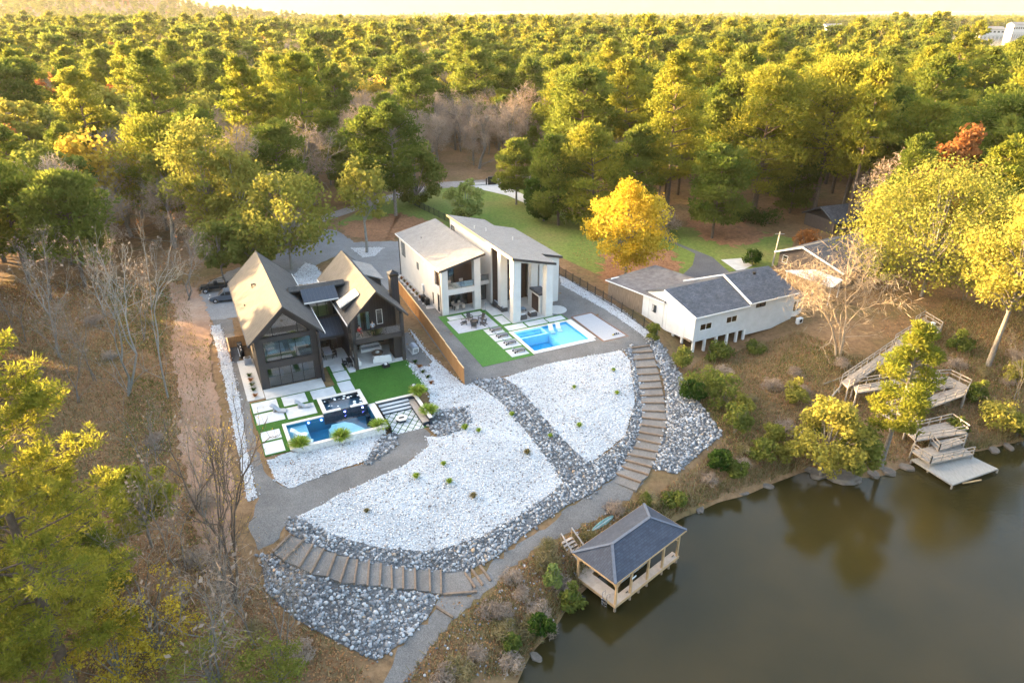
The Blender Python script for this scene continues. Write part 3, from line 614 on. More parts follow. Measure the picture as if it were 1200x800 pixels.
# open gable: only the raking boards at the front
window(hA,'x',14.3,15.1,4.6,6.6,2.35,1,mat=white_trim)
window(hA,'x',11.9,13.5,zf,6.6,2.4,2)
for x0 in (11.95,13.05): boxo("curtain", (x0,x0+0.4,2.52,2.6,zf,6.5), teal_curtain, hA)
boxo("inner_wall", (10.85,16.85,6.5,6.7,0,6.5), interior, hA); boxo("floor", (10.85,16.85,2.3,16,3.35,4.05), interior, hA)
boxo("balcony_floor", (10.6,17.1,0,2.29,3.45,4.1), charcoal_trim, hA)
for x0 in (10.6,16.7): boxo("pillar", (x0,x0+0.4,0.0,0.4,-0.2,6.7 if x0 < 12 else 6.6), charcoal_trim, hA)
boxo("wood_cladding", (16.75,16.85,0.4,2.3,4.1,6.5), old_board, hA)
m = MB(); m.box(11.0,16.7,0.06,0.10,5.05,5.10)
for x in (11.02,12.9,14.8,16.66): m.box(x-.02,x+.02,0.06,0.10,4.1,5.05)
rl = m.build("balcony_rail", dark_metal, hA)
for x0,x1 in ((11.05,12.87),(12.93,14.77),(14.83,16.63)): boxo("pane", (x0,x1,0.07,0.085,4.15,5.03), glass_rail, rl)
for e in ((10.1,6.42),(17.6,6.42)):
    r_ = slab_roof("roof", (13.85,10.1), e, -0.35, 16.9, 0.22, shingle_dark, hA); k = -1 if e[0] < 13 else 1
    MB().box(e[0]-(0.09 if k<0 else 0), e[0]+(0.09 if k>0 else 0), -0.35,16.9, 6.22,6.42).build("gutter", white_trim if k<0 else charcoal_trim, r_)
    for y in (-0.41,16.9): MB().ext([(13.85,y,10.15),(13.85+3.75*k,y,6.47),(13.85+3.75*k,y,6.17),(13.85,y,9.84)],(0,0.06,0)).build("rake_board", charcoal_trim, r_)
MB().ext([(13.71,-0.35,9.99),(13.85,-0.35,10.15),(13.99,-0.35,9.99)],(0,17.25,0)).build("ridge_cap", shingle_dark, hA)
# lower covered terrace
boxo("slab", (10.5,17.2,0.05,6.5,-0.25,0.1), concrete, hA); boxo("fireplace", (15.9,16.85,0.9,3.2,0.1,3.45), charcoal_trim, hA)
boxo("wall", (10.6,10.85,0.4,2.3,0.1,1.0), charcoal, hA)
m = MB(); m.box(10.85,16.85,5.4,5.6,0.1,0.6); m.box(10.85,16.85,5.4,5.6,2.7,3.4); m.box(10.85,11.4,5.4,5.6,0.6,2.7); m.box(15.8,16.85,5.4,5.6,0.6,2.7); m.build("inner_wall", interior_dark, hA)
window(hA,'x',11.4,15.8,0.6,2.7,5.5,3)
# middle link with clerestory
m = MB(); m.box(6.6,10.6,7.1,7.3,-0.2,0.1); m.box(6.6,7.1,7.1,7.3,0.1,2.7); m.box(10.1,10.6,7.1,7.3,0.1,2.7); m.box(6.6,10.6,7.1,7.3,2.7,4.9); m.box(6.6,7.0,7.1,7.3,4.9,7.2); m.box(10.3,10.6,7.1,7.3,4.9,7.2); m.box(6.6,10.6,7.1,7.3,7.2,7.6); m.build("wall", charcoal, hA)
window(hA,'x',7.1,10.1,0.1,2.7,7.2,3); window(hA,'x',7.0,10.3,4.9,7.2,7.2,3)
boxo("inner_wall", (6.6,10.6,10.5,10.7,0,7.4), interior, hA)
m = MB(); m.ext([(6.62,4.5,3.2),(6.62,7.1,4.6),(6.62,7.1,4.45),(6.62,4.5,3.05)],(3.96,0,0)); 
pr = m.build("porch_roof", metal_roof_m, hA)
for i in range(9): MB().ext([(6.8+i*0.45,4.5,3.2),(6.8+i*0.45,7.1,4.6),(6.8+i*0.45,7.1,4.65),(6.8+i*0.45,4.5,3.25)],(0.04,0,0)).build("seam", metal_roof_m, pr)
boxo("porch_beam", (6.62,10.58,4.5,4.7,2.8,3.04), charcoal_trim, hA)
m = MB(); m.ext([(6.4,6.2,7.45),(6.4,8.1,8.55),(6.4,8.1,8.43),(6.4,6.2,7.33)],(4.3,0,0)); mr_ = m.build("metal_roof", metal_roof_m, hA)
for i in range(10): MB().ext([(6.55+i*0.44,6.2,7.45),(6.55+i*0.44,8.1,8.55),(6.55+i*0.44,8.1,8.60),(6.55+i*0.44,6.2,7.50)],(0.04,0,0)).build("seam", metal_roof_m, mr_)
boxo("gutter", (6.4,10.7,6.12,6.2,7.3,7.46), white_trim, mr_)
m = MB(); m.ext([(5.0,8.1,8.5),(5.0,8.45,9.0),(5.0,13.5,6.2),(5.0,13.5,6.0),(5.0,8.1,8.3)],(7.0,0,0)); m.build("link_roof", shingle_dark, hA)
m = MB(); m.box(6.6,10.6,7.3,13.2,7.2,7.3); m.build("ceiling", interior, hA)
boxo("wall", (6.6,10.6,13.0,13.2,-0.2,6.3), charcoal, hA)
boxo("slab", (6.6,10.5,2.6,7.1,-0.2,0.1), concrete, hA)
# small pale dormer on the inner slope and the long one on the outer slope
dm = MB().ext([(10.3,2.6,7.0),(12.6,2.6,8.7),(12.6,2.6,8.85),(10.3,2.6,7.55)],(0,2.0,0)).build("dormer", charcoal_trim, hA)
MB().ext([(10.05,2.5,7.5),(12.5,2.5,8.85),(12.5,2.5,8.95),(10.05,2.5,7.6)],(0,2.2,0)).build("dormer_roof", white_trim, dm)
for i in range(5): MB().ext([(10.05,2.6+i*.47,7.6),(12.5,2.6+i*.47,8.95),(12.5,2.6+i*.47,9.0),(10.05,2.6+i*.47,7.65)],(0,0.07,0)).build("rib", charcoal_trim, dm)
dm = MB().ext([(14.9,8.6,8.9),(16.9,8.6,7.0),(16.9,8.6,8.0),(14.9,8.6,8.95)],(0,5.8,0)).build("dormer", charcoal_trim, hA)
MB().ext([(14.6,8.3,9.15),(17.3,8.3,8.05),(17.3,8.3,8.17),(14.6,8.3,9.3)],(0,6.4,0)).build("dormer_roof", shingle_grey, dm)
ch = boxo("chimney", (17.1,18.15,4.6,5.6,-0.2,9.7), charcoal, hA)
m = MB(); m.box(17.0,18.25,4.5,5.7,9.7,9.85); m.add([(16.95,4.45,10.05),(18.3,4.45,10.05),(18.3,5.75,10.05),(16.95,5.75,10.05),(17.62,5.1,10.45)],[(0,1,4),(1,2,4),(2,3,4),(3,0,4),(3,2,1,0)])
for x in (17.1,18.1):
    for y in (4.6,5.55): m.box(x,x+.05,y,y+.05,9.85,10.05)
m.build("chimney_cap", dark_metal, ch)

# ------------------------------------------------------------------ terrace A: slabs, pavers, turf
def rect_on(fr, r, z0, z1): 
    m = MB(); m.prism([fr.w(r[0],r[2])[:2],fr.w(r[1],r[2])[:2],fr.w(r[1],r[3])[:2],fr.w(r[0],r[3])[:2]], z0, z1); return m
def terrace(name): 
    o = bpy.data.objects.new(name, None); COL.objects.link(o); o["kind"] = "structure"; return o
paA = tag(rect_on(FA,(-0.45,6.3,-2.55,-0.15),-0.2,0.1).build("terrace", concrete), kind="structure")
for r in ((7.85,9.35,0.75,2.6),(7.8,9.45,-1.9,0.5),(7.7,9.3,-4.7,-2.2),(9.7,10.5,-0.3,4.2),
          (-2.15,0.6,-5.1,-2.8),(1.15,3.8,-5.0,-2.8),(4.4,7.1,-4.9,-2.8),(-2.1,0.85,-7.7,-5.5),(1.1,4.25,-7.95,-5.5),(-2.05,-0.1,-11.2,-9.4),(-2.1,-0.15,-13.8,-11.6)):
    rect_on(FA, r, 0.0, 0.075).build("paver", paver_m, paA, bevel=0.01)
m = MB()
for r in ((-2.3,4.7,-8.6,-2.6),(4.7,10.75,-5.6,-2.6),(7.4,10.75,-2.6,2.6),(9.6,10.75,-8.6,-5.6),(-2.2,0.28,-14.0,-8.6),(10.76,17.15,-8.6,0.04)):
    m.prism([FA.w(r[0],r[2])[:2],FA.w(r[1],r[2])[:2],FA.w(r[1],r[3])[:2],FA.w(r[0],r[3])[:2]], -0.05, 0.045)
tag(m.build("turf", turf_m), kind="structure")

# ------------------------------------------------------------------ pool A with raised spa
def hollow(fr, r, wall, z0, z1, name, mat, parent=None):
    m = MB(); a0,a1,b0,b1 = r
    for q in ((a0-wall,a1+wall,b0-wall,b0),(a0-wall,a1+wall,b1,b1+wall),(a0-wall,a0,b0,b1),(a1,a1+wall,b0,b1)): m.box(q[0],q[1],q[2],q[3],z0,z1)
    return m.build(name, mat, parent)
pA = thing("swimming_pool", "deep teal swimming pool with raised hot tub before the dark gabled house", "pool", FA.O, FA.deg)
boxo("pool_floor", (0.6,9.8,-13.6,-9.0,-1.9,-1.6), pool_floor_a, pA)
hollow(FA,(0.6,9.8,-13.6,-9.0),0.06,-1.9,-0.02,"pool_wall",pool_floor_a,pA)
hollow(FA,(0.54,9.86,-13.66,-8.94),0.3,-1.9,-0.03,"outer_wall",stone_wall_m,pA)
boxo("shelf", (0.6,2.7,-13.6,-9.0,-1.6,-0.4), pool_shelf_a, pA)
MB().prism([(4.6,-13.6),(8.6,-13.6),(8.0,-12.2),(7.3,-11.0),(6.6,-10.4),(5.2,-10.4),(5.0,-10.9),(4.7,-11.2),(4.75,-12.4)],-1.6,-0.38).build("shelf", pool_shelf_a, pA)
for q in ((0.3,0.66,-13.97,-8.63),(0.66,4.66,-9.02,-8.63),(0.66,9.74,-13.97,-13.58),(9.74,10.5,-13.97,-8.63)): boxo("coping", (q[0],q[1],q[2],q[3],-0.04,0.06), coping_m, pA, bevel=0.015)
boxo("water", (0.61,9.79,-13.59,-9.01,-0.19,-0.18), pool_water, pA)
sp = hollow(FA,(4.9,9.4,-8.9,-5.8),0.2,-1.0,0.42,"hot_tub",navy_tile,pA)
boxo("tub_floor", (4.9,9.4,-8.9,-5.8,-0.6,-0.35), M("tub_plaster",(0.07,0.11,0.16),0.5,0.3,3), sp); boxo("tub_water", (4.91,9.39,-8.89,-5.81,0.31,0.32), pool_water, sp)
for q in ((4.65,9.65,-6.0,-5.55),(4.65,5.1,-9.15,-6.0),(9.2,9.65,-9.15,-6.0),(5.1,6.6,-9.15,-8.75),(7.7,9.2,-9.15,-8.75)): boxo("coping", (q[0],q[1],q[2],q[3],0.42,0.52), coping_m, sp, bevel=0.015)
m = MB(); rg = random.Random(5)
for k in range(24):
    x, y = rg.uniform(5.0,9.3), rg.choice((rg.uniform(-6.6,-5.9), rg.uniform(-8.6,-7.5))); r_ = rg.uniform(0.06,0.2)
    m.lathe([(r_,0),(r_*.7,r_*.22),(0.01,r_*.3)],(x,y,0.315),6)
foam = M("foam", (0.75,0.78,0.8), 0.6, 0.05); tag(m.build("foam", foam, sp), kind="stuff")
led = newmat("pool_light"); N, L = nodes_of(led); N["Principled BSDF"].inputs["Emission Color"].default_value = (0.12,0.15,1,1); N["Principled BSDF"].inputs["Emission Strength"].default_value = 5
for x, y, z in ((3.0,-9.03,-0.30),(4.4,-9.03,-0.32),(7.0,-8.7,0.1),(9.0,-9.12,0.12)):
    MB().lathe([(0.09,0),(0.09,0.02)],(0,0,0),10).build("pool_light", led, pA).matrix_local = Matrix.Translation((x,y if z < 0 else -9.11,z)) @ Matrix.Rotation(R(90),4,'X')
for x, y in ((9.0,-10.6),(9.2,-11.5),(9.35,-12.3)): boxo("stepping_block", (x,x+0.45,y,y+0.45,-1.6,-0.3), navy_tile, pA)
def in_pool_lounger(loc, deg, label, mat, z0=0.0, group=None):
    t = thing("pool_lounger", label, "lounger", loc, deg, group)
    m = MB(); pr = [(0,0.10),(0.35,0.16),(0.75,0.12),(1.05,0.30),(1.35,0.62),(1.72,0.78)]
    up = [(x,-0.33,z+z0) for x,z in pr]; lo = [(x,-0.33,z-0.10+z0) for x,z in pr[::-1]]
    m.ext(up+lo,(0,0.66,0)); m.build("shell", mat, t, bevel=0.02)
    m = MB(); m.box(0.1,0.9,-0.26,0.26,0,0.06+z0); m.box(1.25,1.4,-0.26,0.26,0,0.45+z0); m.build("base", mat, t); return t
for k, (a, b, d) in enumerate(((1.0,-11.4,20),(1.25,-12.9,14))):
    in_pool_lounger(FA.w(a+1.5,b,-0.4), 26+180-d, ("white moulded lounger in the teal pool's shallow end, nearer the pavers" if k == 0 else "white moulded lounger in the teal pool's shallow end, nearer the white rocks"), white_paint, 0.1, "white loungers in the teal pool")
for k, (a, b, d) in enumerate(((1.2,-6.3,150),(3.9,-6.3,165))):
    in_pool_lounger(FA.w(a,b,0.075), 26+d, ("grey lounger on the pavers beside the gravel path edge" if k == 0 else "grey lounger on the pavers nearer the raised hot tub"), lounger_grey, 0.1, "grey loungers on the pavers")

# ------------------------------------------------------------------ sunken fire pit seat
pt = thing("sunken_fire_pit", "sunken seating pit with dark-edged steps and diamond tiled floor beside teal pool", "fire pit", FA.O, FA.deg)
boxo("pit_floor", (10.78,15.0,-14.6,-8.88,-1.3,-0.93), turf_m, pt)
boxo("lining",(10.73,10.77,-14.3,-8.87,-1.3,-0.05),navy_tile,pt); boxo("lining",(10.77,15.0,-8.87,-8.84,-1.3,-0.02),navy_tile,pt)
for i,(b0,b1,z) in enumerate(((-9.3,-8.86,-0.25),(-9.75,-9.3,-0.47),(-10.2,-9.75,-0.69))):
    s_ = boxo("step", (10.78,14.35,b0,b1,-1.3,z-0.08), navy_tile, pt); boxo("tread", (10.78,14.35,b0+.02,b1+.02,z-0.08,z), paver_m, s_)
boxo("bench", (14.35,15.0,-14.2,-8.88,-1.3,-0.5), navy_tile, pt); boxo("bench_seat", (14.3,15.0,-14.2,-8.88,-0.5,-0.42), deck_wood, pt)
boxo("side_wall", (15.0,15.35,-14.4,-8.8,-1.3,0.0), navy_tile, pt)
for q in ((10.6,15.45,-8.88,-8.5),(15.0,15.4,-14.4,-8.88)): boxo("coping", (q[0],q[1],q[2],q[3],0.0,0.08), coping_m, pt, bevel=0.01)
# diamond tiles: clipped lattice
def clip_poly(poly, x0,x1,y0,y1):
    for ax, lim, sg in ((0,x0,1),(0,x1,-1),(1,y0,1),(1,y1,-1)):
        out = []
        for i in range(len(poly)):
            p, q = poly[i], poly[(i+1)%len(poly)]; dp, dq = sg*(p[ax]-lim), sg*(q[ax]-lim)
            if dp >= 0: out.append(p)
            if dp*dq < 0: t = dp/(dp-dq); out.append((p[0]+t*(q[0]-p[0]), p[1]+t*(q[1]-p[1])))
        poly = out
        if len(poly) < 3: return None
    return poly
dx_, dy_ = 0.86, 1.16
for i in range(-1,12):
    for j in range(-1,12):
        cx = 10.6+i*dx_/2*1.0*1; cy = -14.8+j*dy_/2
        if (i+j) % 2: continue
        p_ = clip_poly([(cx-dx_/2+.08,cy),(cx,cy-dy_/2+.1),(cx+dx_/2-.08,cy),(cx,cy+dy_/2-.1)], 10.82,14.33,-14.55,-10.24)
        if p_ and abs(sum(p_[k][0]*p_[(k+1)%len(p_)][1]-p_[(k+1)%len(p_)][0]*p_[k][1] for k in range(len(p_)))) > 0.06: MB().prism(p_,-0.94,-0.885).build("tile", paver_m, pt)
ft = thing("fire_table", "hexagonal pale stone fire table in the sunken seating pit", "fire table", FA.w(12.5,-12.2,-0.885), FA.deg)
hexa = lambda r: [(r*1.1*math.cos(R(60*i)), r*math.sin(R(60*i))) for i in range(6)]
MB().prism(hexa(0.55),0,0.34).build("base", navy_tile, ft); MB().prism(hexa(0.66),0.34,0.43).build("top", coping_m, ft); MB().prism([(-.3,-.16),(.3,-.16),(.3,.16),(-.3,.16)],0.43,0.45).build("burner", black_iron, ft)
# ------------------------------------------------------------------ white modern house
hB = thing("modern_house", "white stucco modern house with two sloping roofs and tall square columns", "house", FB.O, FB.deg)
# left block: x 0..6.1, y 0..20, roof 7.0 -> 8.65
def rz1(x): return 6.95+(x+0.3)*0.235
boxo("wall", (0,0.25,2.9,20,-0.2,rz1(0)-.12), stucco, hB)
m = MB(); m.box(0,0.25,0.9,2.9,2.9,4.0); m.box(0,0.25,0.9,1.1,0,2.9); m.box(0,0.25,2.0,2.9,0,2.9); m.build("wall", stucco, hB)
MB().ext([(5.85,2.6,-0.2),(5.85,20,-0.2),(5.85,20,rz1(5.85)-.15),(5.85,2.6,rz1(5.85)-.15)],(0.25,0,0)).build("wall", stucco, hB)
MB().ext([(0.25,19.75,-0.2),(5.85,19.75,-0.2),(5.85,19.75,rz1(5.85)-.2),(0.25,19.75,rz1(.25)-.2)],(0,0.25,0)).build("wall", stucco, hB)
for x0,x1 in ((0,1.0),(5.1,6.1)): MB().ext([(x0,0,-0.1),(x1,0,-0.1),(x1,0,rz1(x1)-.15),(x0,0,rz1(x0)-.15)],(0,0.9,0)).build("column", stucco, hB)
boxo("balcony_floor", (1.0,5.1,0.02,2.6,3.05,3.85), stucco, hB); boxo("side_slab", (0.25,1.0,0.9,2.6,3.0,3.85), stucco, hB); boxo("side_slab", (5.1,5.85,0.9,2.6,3.0,3.85), stucco, hB)
m = MB(); m.box(1.0,5.1,0.1,0.14,4.85,4.9)
for x in (1.02,3.05,5.06): m.box(x-.02,x+.02,0.1,0.14,3.85,4.85)
rl = m.build("balcony_rail", dark_metal, hB)
for x0,x1 in ((1.05,3.02),(3.08,5.03)): boxo("pane", (x0,x1,0.11,0.125,3.9,4.83), glass_rail, rl)
m = MB(); m.box(0.25,1.2,2.6,2.75,3.85,rz1(.5)-.3); m.box(3.0,5.85,2.6,2.75,3.85,rz1(3)-.35); m.build("wood_wall", brown_panel, hB)
window(hB,'x',1.2,3.0,3.85,6.7,2.7,2); m = MB(); m.box(0.25,1.1,2.6,2.75,0.1,3.0); m.box(5.0,5.85,2.6,2.75,0.1,3.0); m.build("wood_wall", brown_panel, hB)
window(hB,'x',1.1,5.0,0.1,3.0,2.7,3)
MB().ext([(0.25,2.6,rz1(.25)-.35),(5.85,2.6,rz1(5.85)-.35),(5.85,2.6,rz1(5.85)-.2),(0.25,2.6,rz1(.25)-.2)],(0,17.1,0)).build("ceiling", interior, hB)
boxo("inner_wall", (0.25,5.85,6.5,6.7,0,7.0), interior_dark, hB); boxo("floor", (0.25,5.85,2.6,19.7,3.1,3.85), interior, hB); boxo("floor", (0,6.1,0,19.7,-0.2,0.1), concrete, hB)
r_ = slab_roof("roof", (-0.35,rz1(-.35)+.1), (6.75,rz1(6.75)+.1), -0.25, 20.3, 0.2, shingle_grey, hB)
MB().ext([(-0.4,-0.31,rz1(-.4)+.12),(6.8,-0.31,rz1(6.8)+.12),(6.8,-0.31,rz1(6.8)-.22),(-0.4,-0.31,rz1(-.4)-.22)],(0,0.06,0)).build("fascia", charcoal_trim, r_)
boxo("gutter", (-0.45,-0.36,-0.25,20.3,rz1(-.35)-.1,rz1(-.35)+.09), white_trim, r_)
window(hB,'y',16.6,18.4,3.9,6.2,0,2); window(hB,'y',10.0,10.8,3.9,5.0,0,1); window(hB,'y',3.6,4.0,0.6,2.4,0,1); window(hB,'y',1.2,1.95,0.15,2.6,0.1,1)
m = MB(); m.tube((-0.1,19.6,-0.1),(-0.1,19.6,6.7),0.06); m.build("downpipe", dark_metal, hB); MB().tube((-0.1,0.4,-0.1),(-0.1,0.4,6.7),0.05).build("downpipe", dark_metal, hB)
# right block: main x 8.2..14.6, y 1.2..17.6 behind a tall portico, wing x 14.6..18
def rz2(x): return 9.62-(x-8.2)*0.245
MB().ext([(8.3,1.2,-0.2),(8.3,17.6,-0.2),(8.3,17.6,rz2(8.3)-.15),(8.3,1.2,rz2(8.3)-.15)],(0.25,0,0)).build("wall", stucco, hB)
MB().ext([(8.55,17.35,-0.2),(14.7,17.35,-0.2),(14.7,17.35,rz2(14.7)-.2),(8.55,17.35,rz2(8.5)-.2)],(0,0.25,0)).build("wall", stucco, hB)
MB().ext([(8.55,1.2,0.1),(14.2,1.2,0.1),(14.2,1.2,rz2(14.2)-.25),(8.55,1.2,rz2(8.55)-.25)],(0,0.2,0)).build("wood_wall", brown_panel, hB)
f = window(hB,'x',9.6,11.6,0.15,7.6,1.14,2,mat=brown_panel,rows=3)
for x0,x1,y0,y1 in ((8.2,9.3,-2.4,-1.4),(8.2,9.4,-6.6,-5.5),(13.3,14.4,-6.9,-5.8),(13.1,14.2,-2.6,-1.6)):
    MB().ext([(x0,y0,-0.1),(x1,y0,-0.1),(x1,y0,rz2(x1)-.2),(x0,y0,rz2(x0)-.2)],(0,y1-y0,0)).build("column", stucco, hB)
MB().ext([(8.2,-6.6,rz2(8.2)-.5),(14.4,-6.6,rz2(14.4)-.5),(14.4,-6.6,rz2(14.4)-.2),(8.2,-6.6,rz2(8.2)-.2)],(0,7.8,0)).build("portico_ceiling", stucco, hB)
m = MB(); m.box(14.7,14.95,-2.2,13.6,-0.2,rz2(14.9)-.25); m.box(17.75,18.0,-2.2,13.6,-0.2,rz2(18)-.2); m.build("wall", stucco, hB)
for y in (-2.2,13.35): MB().ext([(14.95,y,-0.2),(17.75,y,-0.2),(17.75,y,rz2(17.75)-.2),(14.95,y,rz2(14.95)-.2)],(0,0.25,0)).build("wall", stucco, hB)
r_ = slab_roof("roof", (7.95,rz2(7.95)+.1), (14.75,rz2(14.75)+.1), -6.95, 17.9, 0.22, shingle_grey, hB)
for q in (-7.01,17.9): MB().ext([(7.9,q,rz2(7.9)+.12),(14.8,q,rz2(14.8)+.12),(14.8,q,rz2(14.8)-.22),(7.9,q,rz2(7.9)-.22)],(0,0.06,0)).build("fascia", charcoal_trim, r_)
MB().box(7.86,7.95,-6.95,17.9,rz2(7.95)-.2,rz2(7.95)+.12).build("fascia", cedar_cap, r_)
r_ = slab_roof("roof", (14.752,rz2(14.75)+.098), (18.35,rz2(18.35)+.1), -2.5, 13.9, 0.22, shingle_grey, hB)
MB().ext([(14.8,-2.56,rz2(14.8)+.12),(18.4,-2.56,rz2(18.4)+.12),(18.4,-2.56,rz2(18.4)-.22),(14.8,-2.56,rz2(14.8)-.22)],(0,0.06,0)).build("fascia", charcoal_trim, r_)
for x,y in ((9.3,9.5),(10.9,8.7),(13.6,4.6)): MB().tube((x,y,rz2(x)),(x,y,rz2(x)+.55),0.07).build("roof_vent", white_trim, hB)
MB().tube((2.0,14,rz1(2)),(2.0,14,rz1(2)+.4),0.05).build("roof_vent", dark_metal, hB)
window(hB,'y',15.6,17.0,6.3,8.3,8.3,1); window(hB,'y',4,6,4.2,6.5,18.0,1)
boxo("slab", (8.0,14.6,-6.9,1.2,-0.2,0.1), concrete, hB)
# bridge between the blocks
boxo("bridge", (6.1,8.3,2.0,6.0,3.0,3.6), stucco, hB); boxo("wall", (6.1,8.3,6.0,6.2,-0.2,7.2), stucco, hB)
m = MB(); m.box(6.1,8.3,2.05,2.1,4.5,4.55); m.box(6.12,6.16,2.05,2.1,3.6,4.5); m.box(8.24,8.28,2.05,2.1,3.6,4.5); rl = m.build("balcony_rail", dark_metal, hB); boxo("pane", (6.2,8.2,2.06,2.075,3.65,4.48), glass_rail, rl)
window(hB,'x',6.1,8.3,0.1,3.0,3.2,2,mat=brown_panel); boxo("slab", (6.1,8.3,-0.6,6,-0.2,0.1), concrete, hB); MB().ext([(6.1,6.2,7.0),(8.3,6.2,7.0),(8.3,6.2,7.2),(6.1,6.2,7.2)],(0,11,0)).build("link_roof", charcoal_trim, hB)
# outdoor fireplace at the portico's right side
fp = boxo("fireplace", (13.0,14.5,-5.6,-2.7,0.1,3.0), stucco, hB); MB().ext([(12.8,-5.75,3.0),(14.7,-5.75,3.0),(14.7,-5.75,3.15),(12.8,-5.75,3.35)],(0,3.1,0)).build("mantel_roof", shingle_slate, fp)
boxo("firebox", (12.97,13.0,-5.2,-3.1,0.2,2.6), brown_panel, fp)
# side equipment
for (x0,x1,y0,y1,h,mt,nm,lb,ct) in ((-1.0,-0.35,6.0,6.9,1.0,dark_metal,"air_conditioner","dark air conditioner box by the white house side wall, next to the upright grill","air conditioner"),(-0.95,-0.3,4.6,5.4,1.1,black_iron,"barbecue_grill","black upright grill against the side wall of the white house","grill")):
    t = thing(nm, lb, ct, FB.w(x0,y0,0.04), FB.deg); m = MB(); m.box(0,x1-x0,0,y1-y0,0.1,h); m.build("case", mt, t, bevel=0.03)
    m = MB(); [m.box(a,a+.06,b,b+.06,0,0.1) for a in (0.02,x1-x0-.08) for b in (0.02,y1-y0-.08)]; m.build("stand", mt, t)
    m = MB(); [m.box(-.02,0.0,0.08,y1-y0-.08,0.2+i*.12,0.26+i*.12) for i in range(6)]; m.build("louvre", mt, t)
ub = thing("utility_meter", "pale utility meter box on the side wall of the white house", "meter", FB.w(-0.02,7.8,0), FB.deg); boxo("box", (-0.25,0,0,0.6,1.2,2.2), white_paint, ub, bevel=0.02); MB().tube((-0.1,0.3,0),(-0.1,0.3,1.2),0.04).build("conduit", dark_metal, ub)

# ------------------------------------------------------------------ terrace B
paB = tag(rect_on(FB,(-0.2,5.85,-6.7,-2.2),-0.05,0.07).build("terrace", M("grey_patio",(0.36,0.37,0.40),0.9,0.1,2,coord='World')), kind="structure")
for r in ((0.3,2.6,-2.0,-0.7),(2.9,5.6,-2.0,-0.7),(6.5,8.0,-3.15,-0.5),(6.45,7.85,-6.6,-3.6),(6.4,9.3,-8.9,-7.3),(9.6,12.7,-8.8,-7.3),(12.9,15.6,-8.8,-7.4),(3.3,5.8,-8.9,-7.1),(3.3,5.8,-11.2,-9.1),(3.3,6.0,-13.7,-11.5),(3.3,5.8,-16.3,-14.2)):
    rect_on(FB, r, 0.0, 0.075).build("paver", paver_m, paB, bevel=0.01)
m = MB(); m.prism([FB.w(*q)[:2] for q in ((-0.75,0.0),(-1.15,-17.05),(6.2,-17.0),(6.2,-9.2),(15.9,-9.2),(15.9,-7.0),(8.1,-7.0),(8.1,0.0))],-0.05,0.045); tag(m.build("turf", turf_b_m), kind="structure")
pB = thing("swimming_pool", "bright blue rectangular pool before the white modern house", "pool", FB.O, FB.deg)
boxo("pool_floor", (6.7,15.2,-16.0,-9.5,-1.8,-1.5), pool_floor_b, pB); hollow(FB,(6.7,15.2,-16.0,-9.5),0.06,-1.8,0.0,"pool_wall",pool_floor_b,pB)
boxo("shelf", (11.2,15.2,-16.0,-9.5,-1.5,-0.4), pool_shelf_b, pB)
boxo("water", (6.71,15.19,-15.99,-9.51,-0.12,-0.11), pool_water, pB)
hollow(FB,(6.95,10.9,-11.5,-9.75),0.25,-1.4,-0.06,"hot_tub",pool_shelf_b,pB); boxo("tub_seat", (6.95,10.9,-10.2,-9.75,-1.4,-0.5), pool_shelf_b, pB)
for q in ((6.2,6.72,-16.7,-9.2),(6.72,15.7,-16.7,-15.98),(15.18,16.2,-15.98,-9.2),(6.72,15.18,-9.52,-9.2)): boxo("coping", (q[0],q[1],q[2],q[3],-0.05,0.07), stone_wall_m if q[2] < -16 and q[0] > 6.5 else coping_m, pB, bevel=0.015)
for (a,b) in ((11.5,-10.6),(12.7,-10.5)): in_pool_lounger(FB.w(a+0.4,b-1.2,-0.4), 26+80, "white moulded lounger on the pale shelf of the blue pool, nearer the submerged hot tub" if a < 12 else "white moulded lounger on the pale shelf of the blue pool, nearer the grey court", white_paint, 0.12, "white loungers in the blue pool")
ct_ = thing("bocce_court", "long grey gravel court framed in rusty timber beside the blue pool", "court", FB.O, FB.deg)
MB().prism([(16.75,-8.7),(20.0,-8.6),(20.2,-17.6),(16.5,-17.55)],-0.02,0.06).build("surface", M("court_gravel",(0.34,0.335,0.34),0.95,0.1,8), ct_)
m = MB()
for p0,p1 in (((16.65,-8.6),(16.4,-17.65)),((16.4,-17.65),(20.3,-17.7)),((20.3,-17.7),(20.1,-8.5)),((20.1,-8.5),(16.65,-8.6))): m.bar((*p0,0.05),(*p1,0.05),0.14,0.16)
m.build("border", M("rusty_timber",(0.19,0.10,0.065),0.9,0.3,4), ct_)
bl = thing("court_toys", "small set of dark and yellow balls lying on the grey court", "balls", FB.w(18.9,-16.4,0.06), FB.deg)
for x,y,mt in ((0,0,black_iron),(0.35,0.05,black_iron),(0.62,-.03,suv_paint),(-0.3,-0.1,M("yellow_ball",(0.6,0.45,0.05),0.6,0.05))): MB().lathe([(0.03,0),(0.1,0.04),(0.12,0.11),(0.09,0.19),(0.02,0.22)],(x,y,0),8).build("ball", mt, bl, smooth=True)

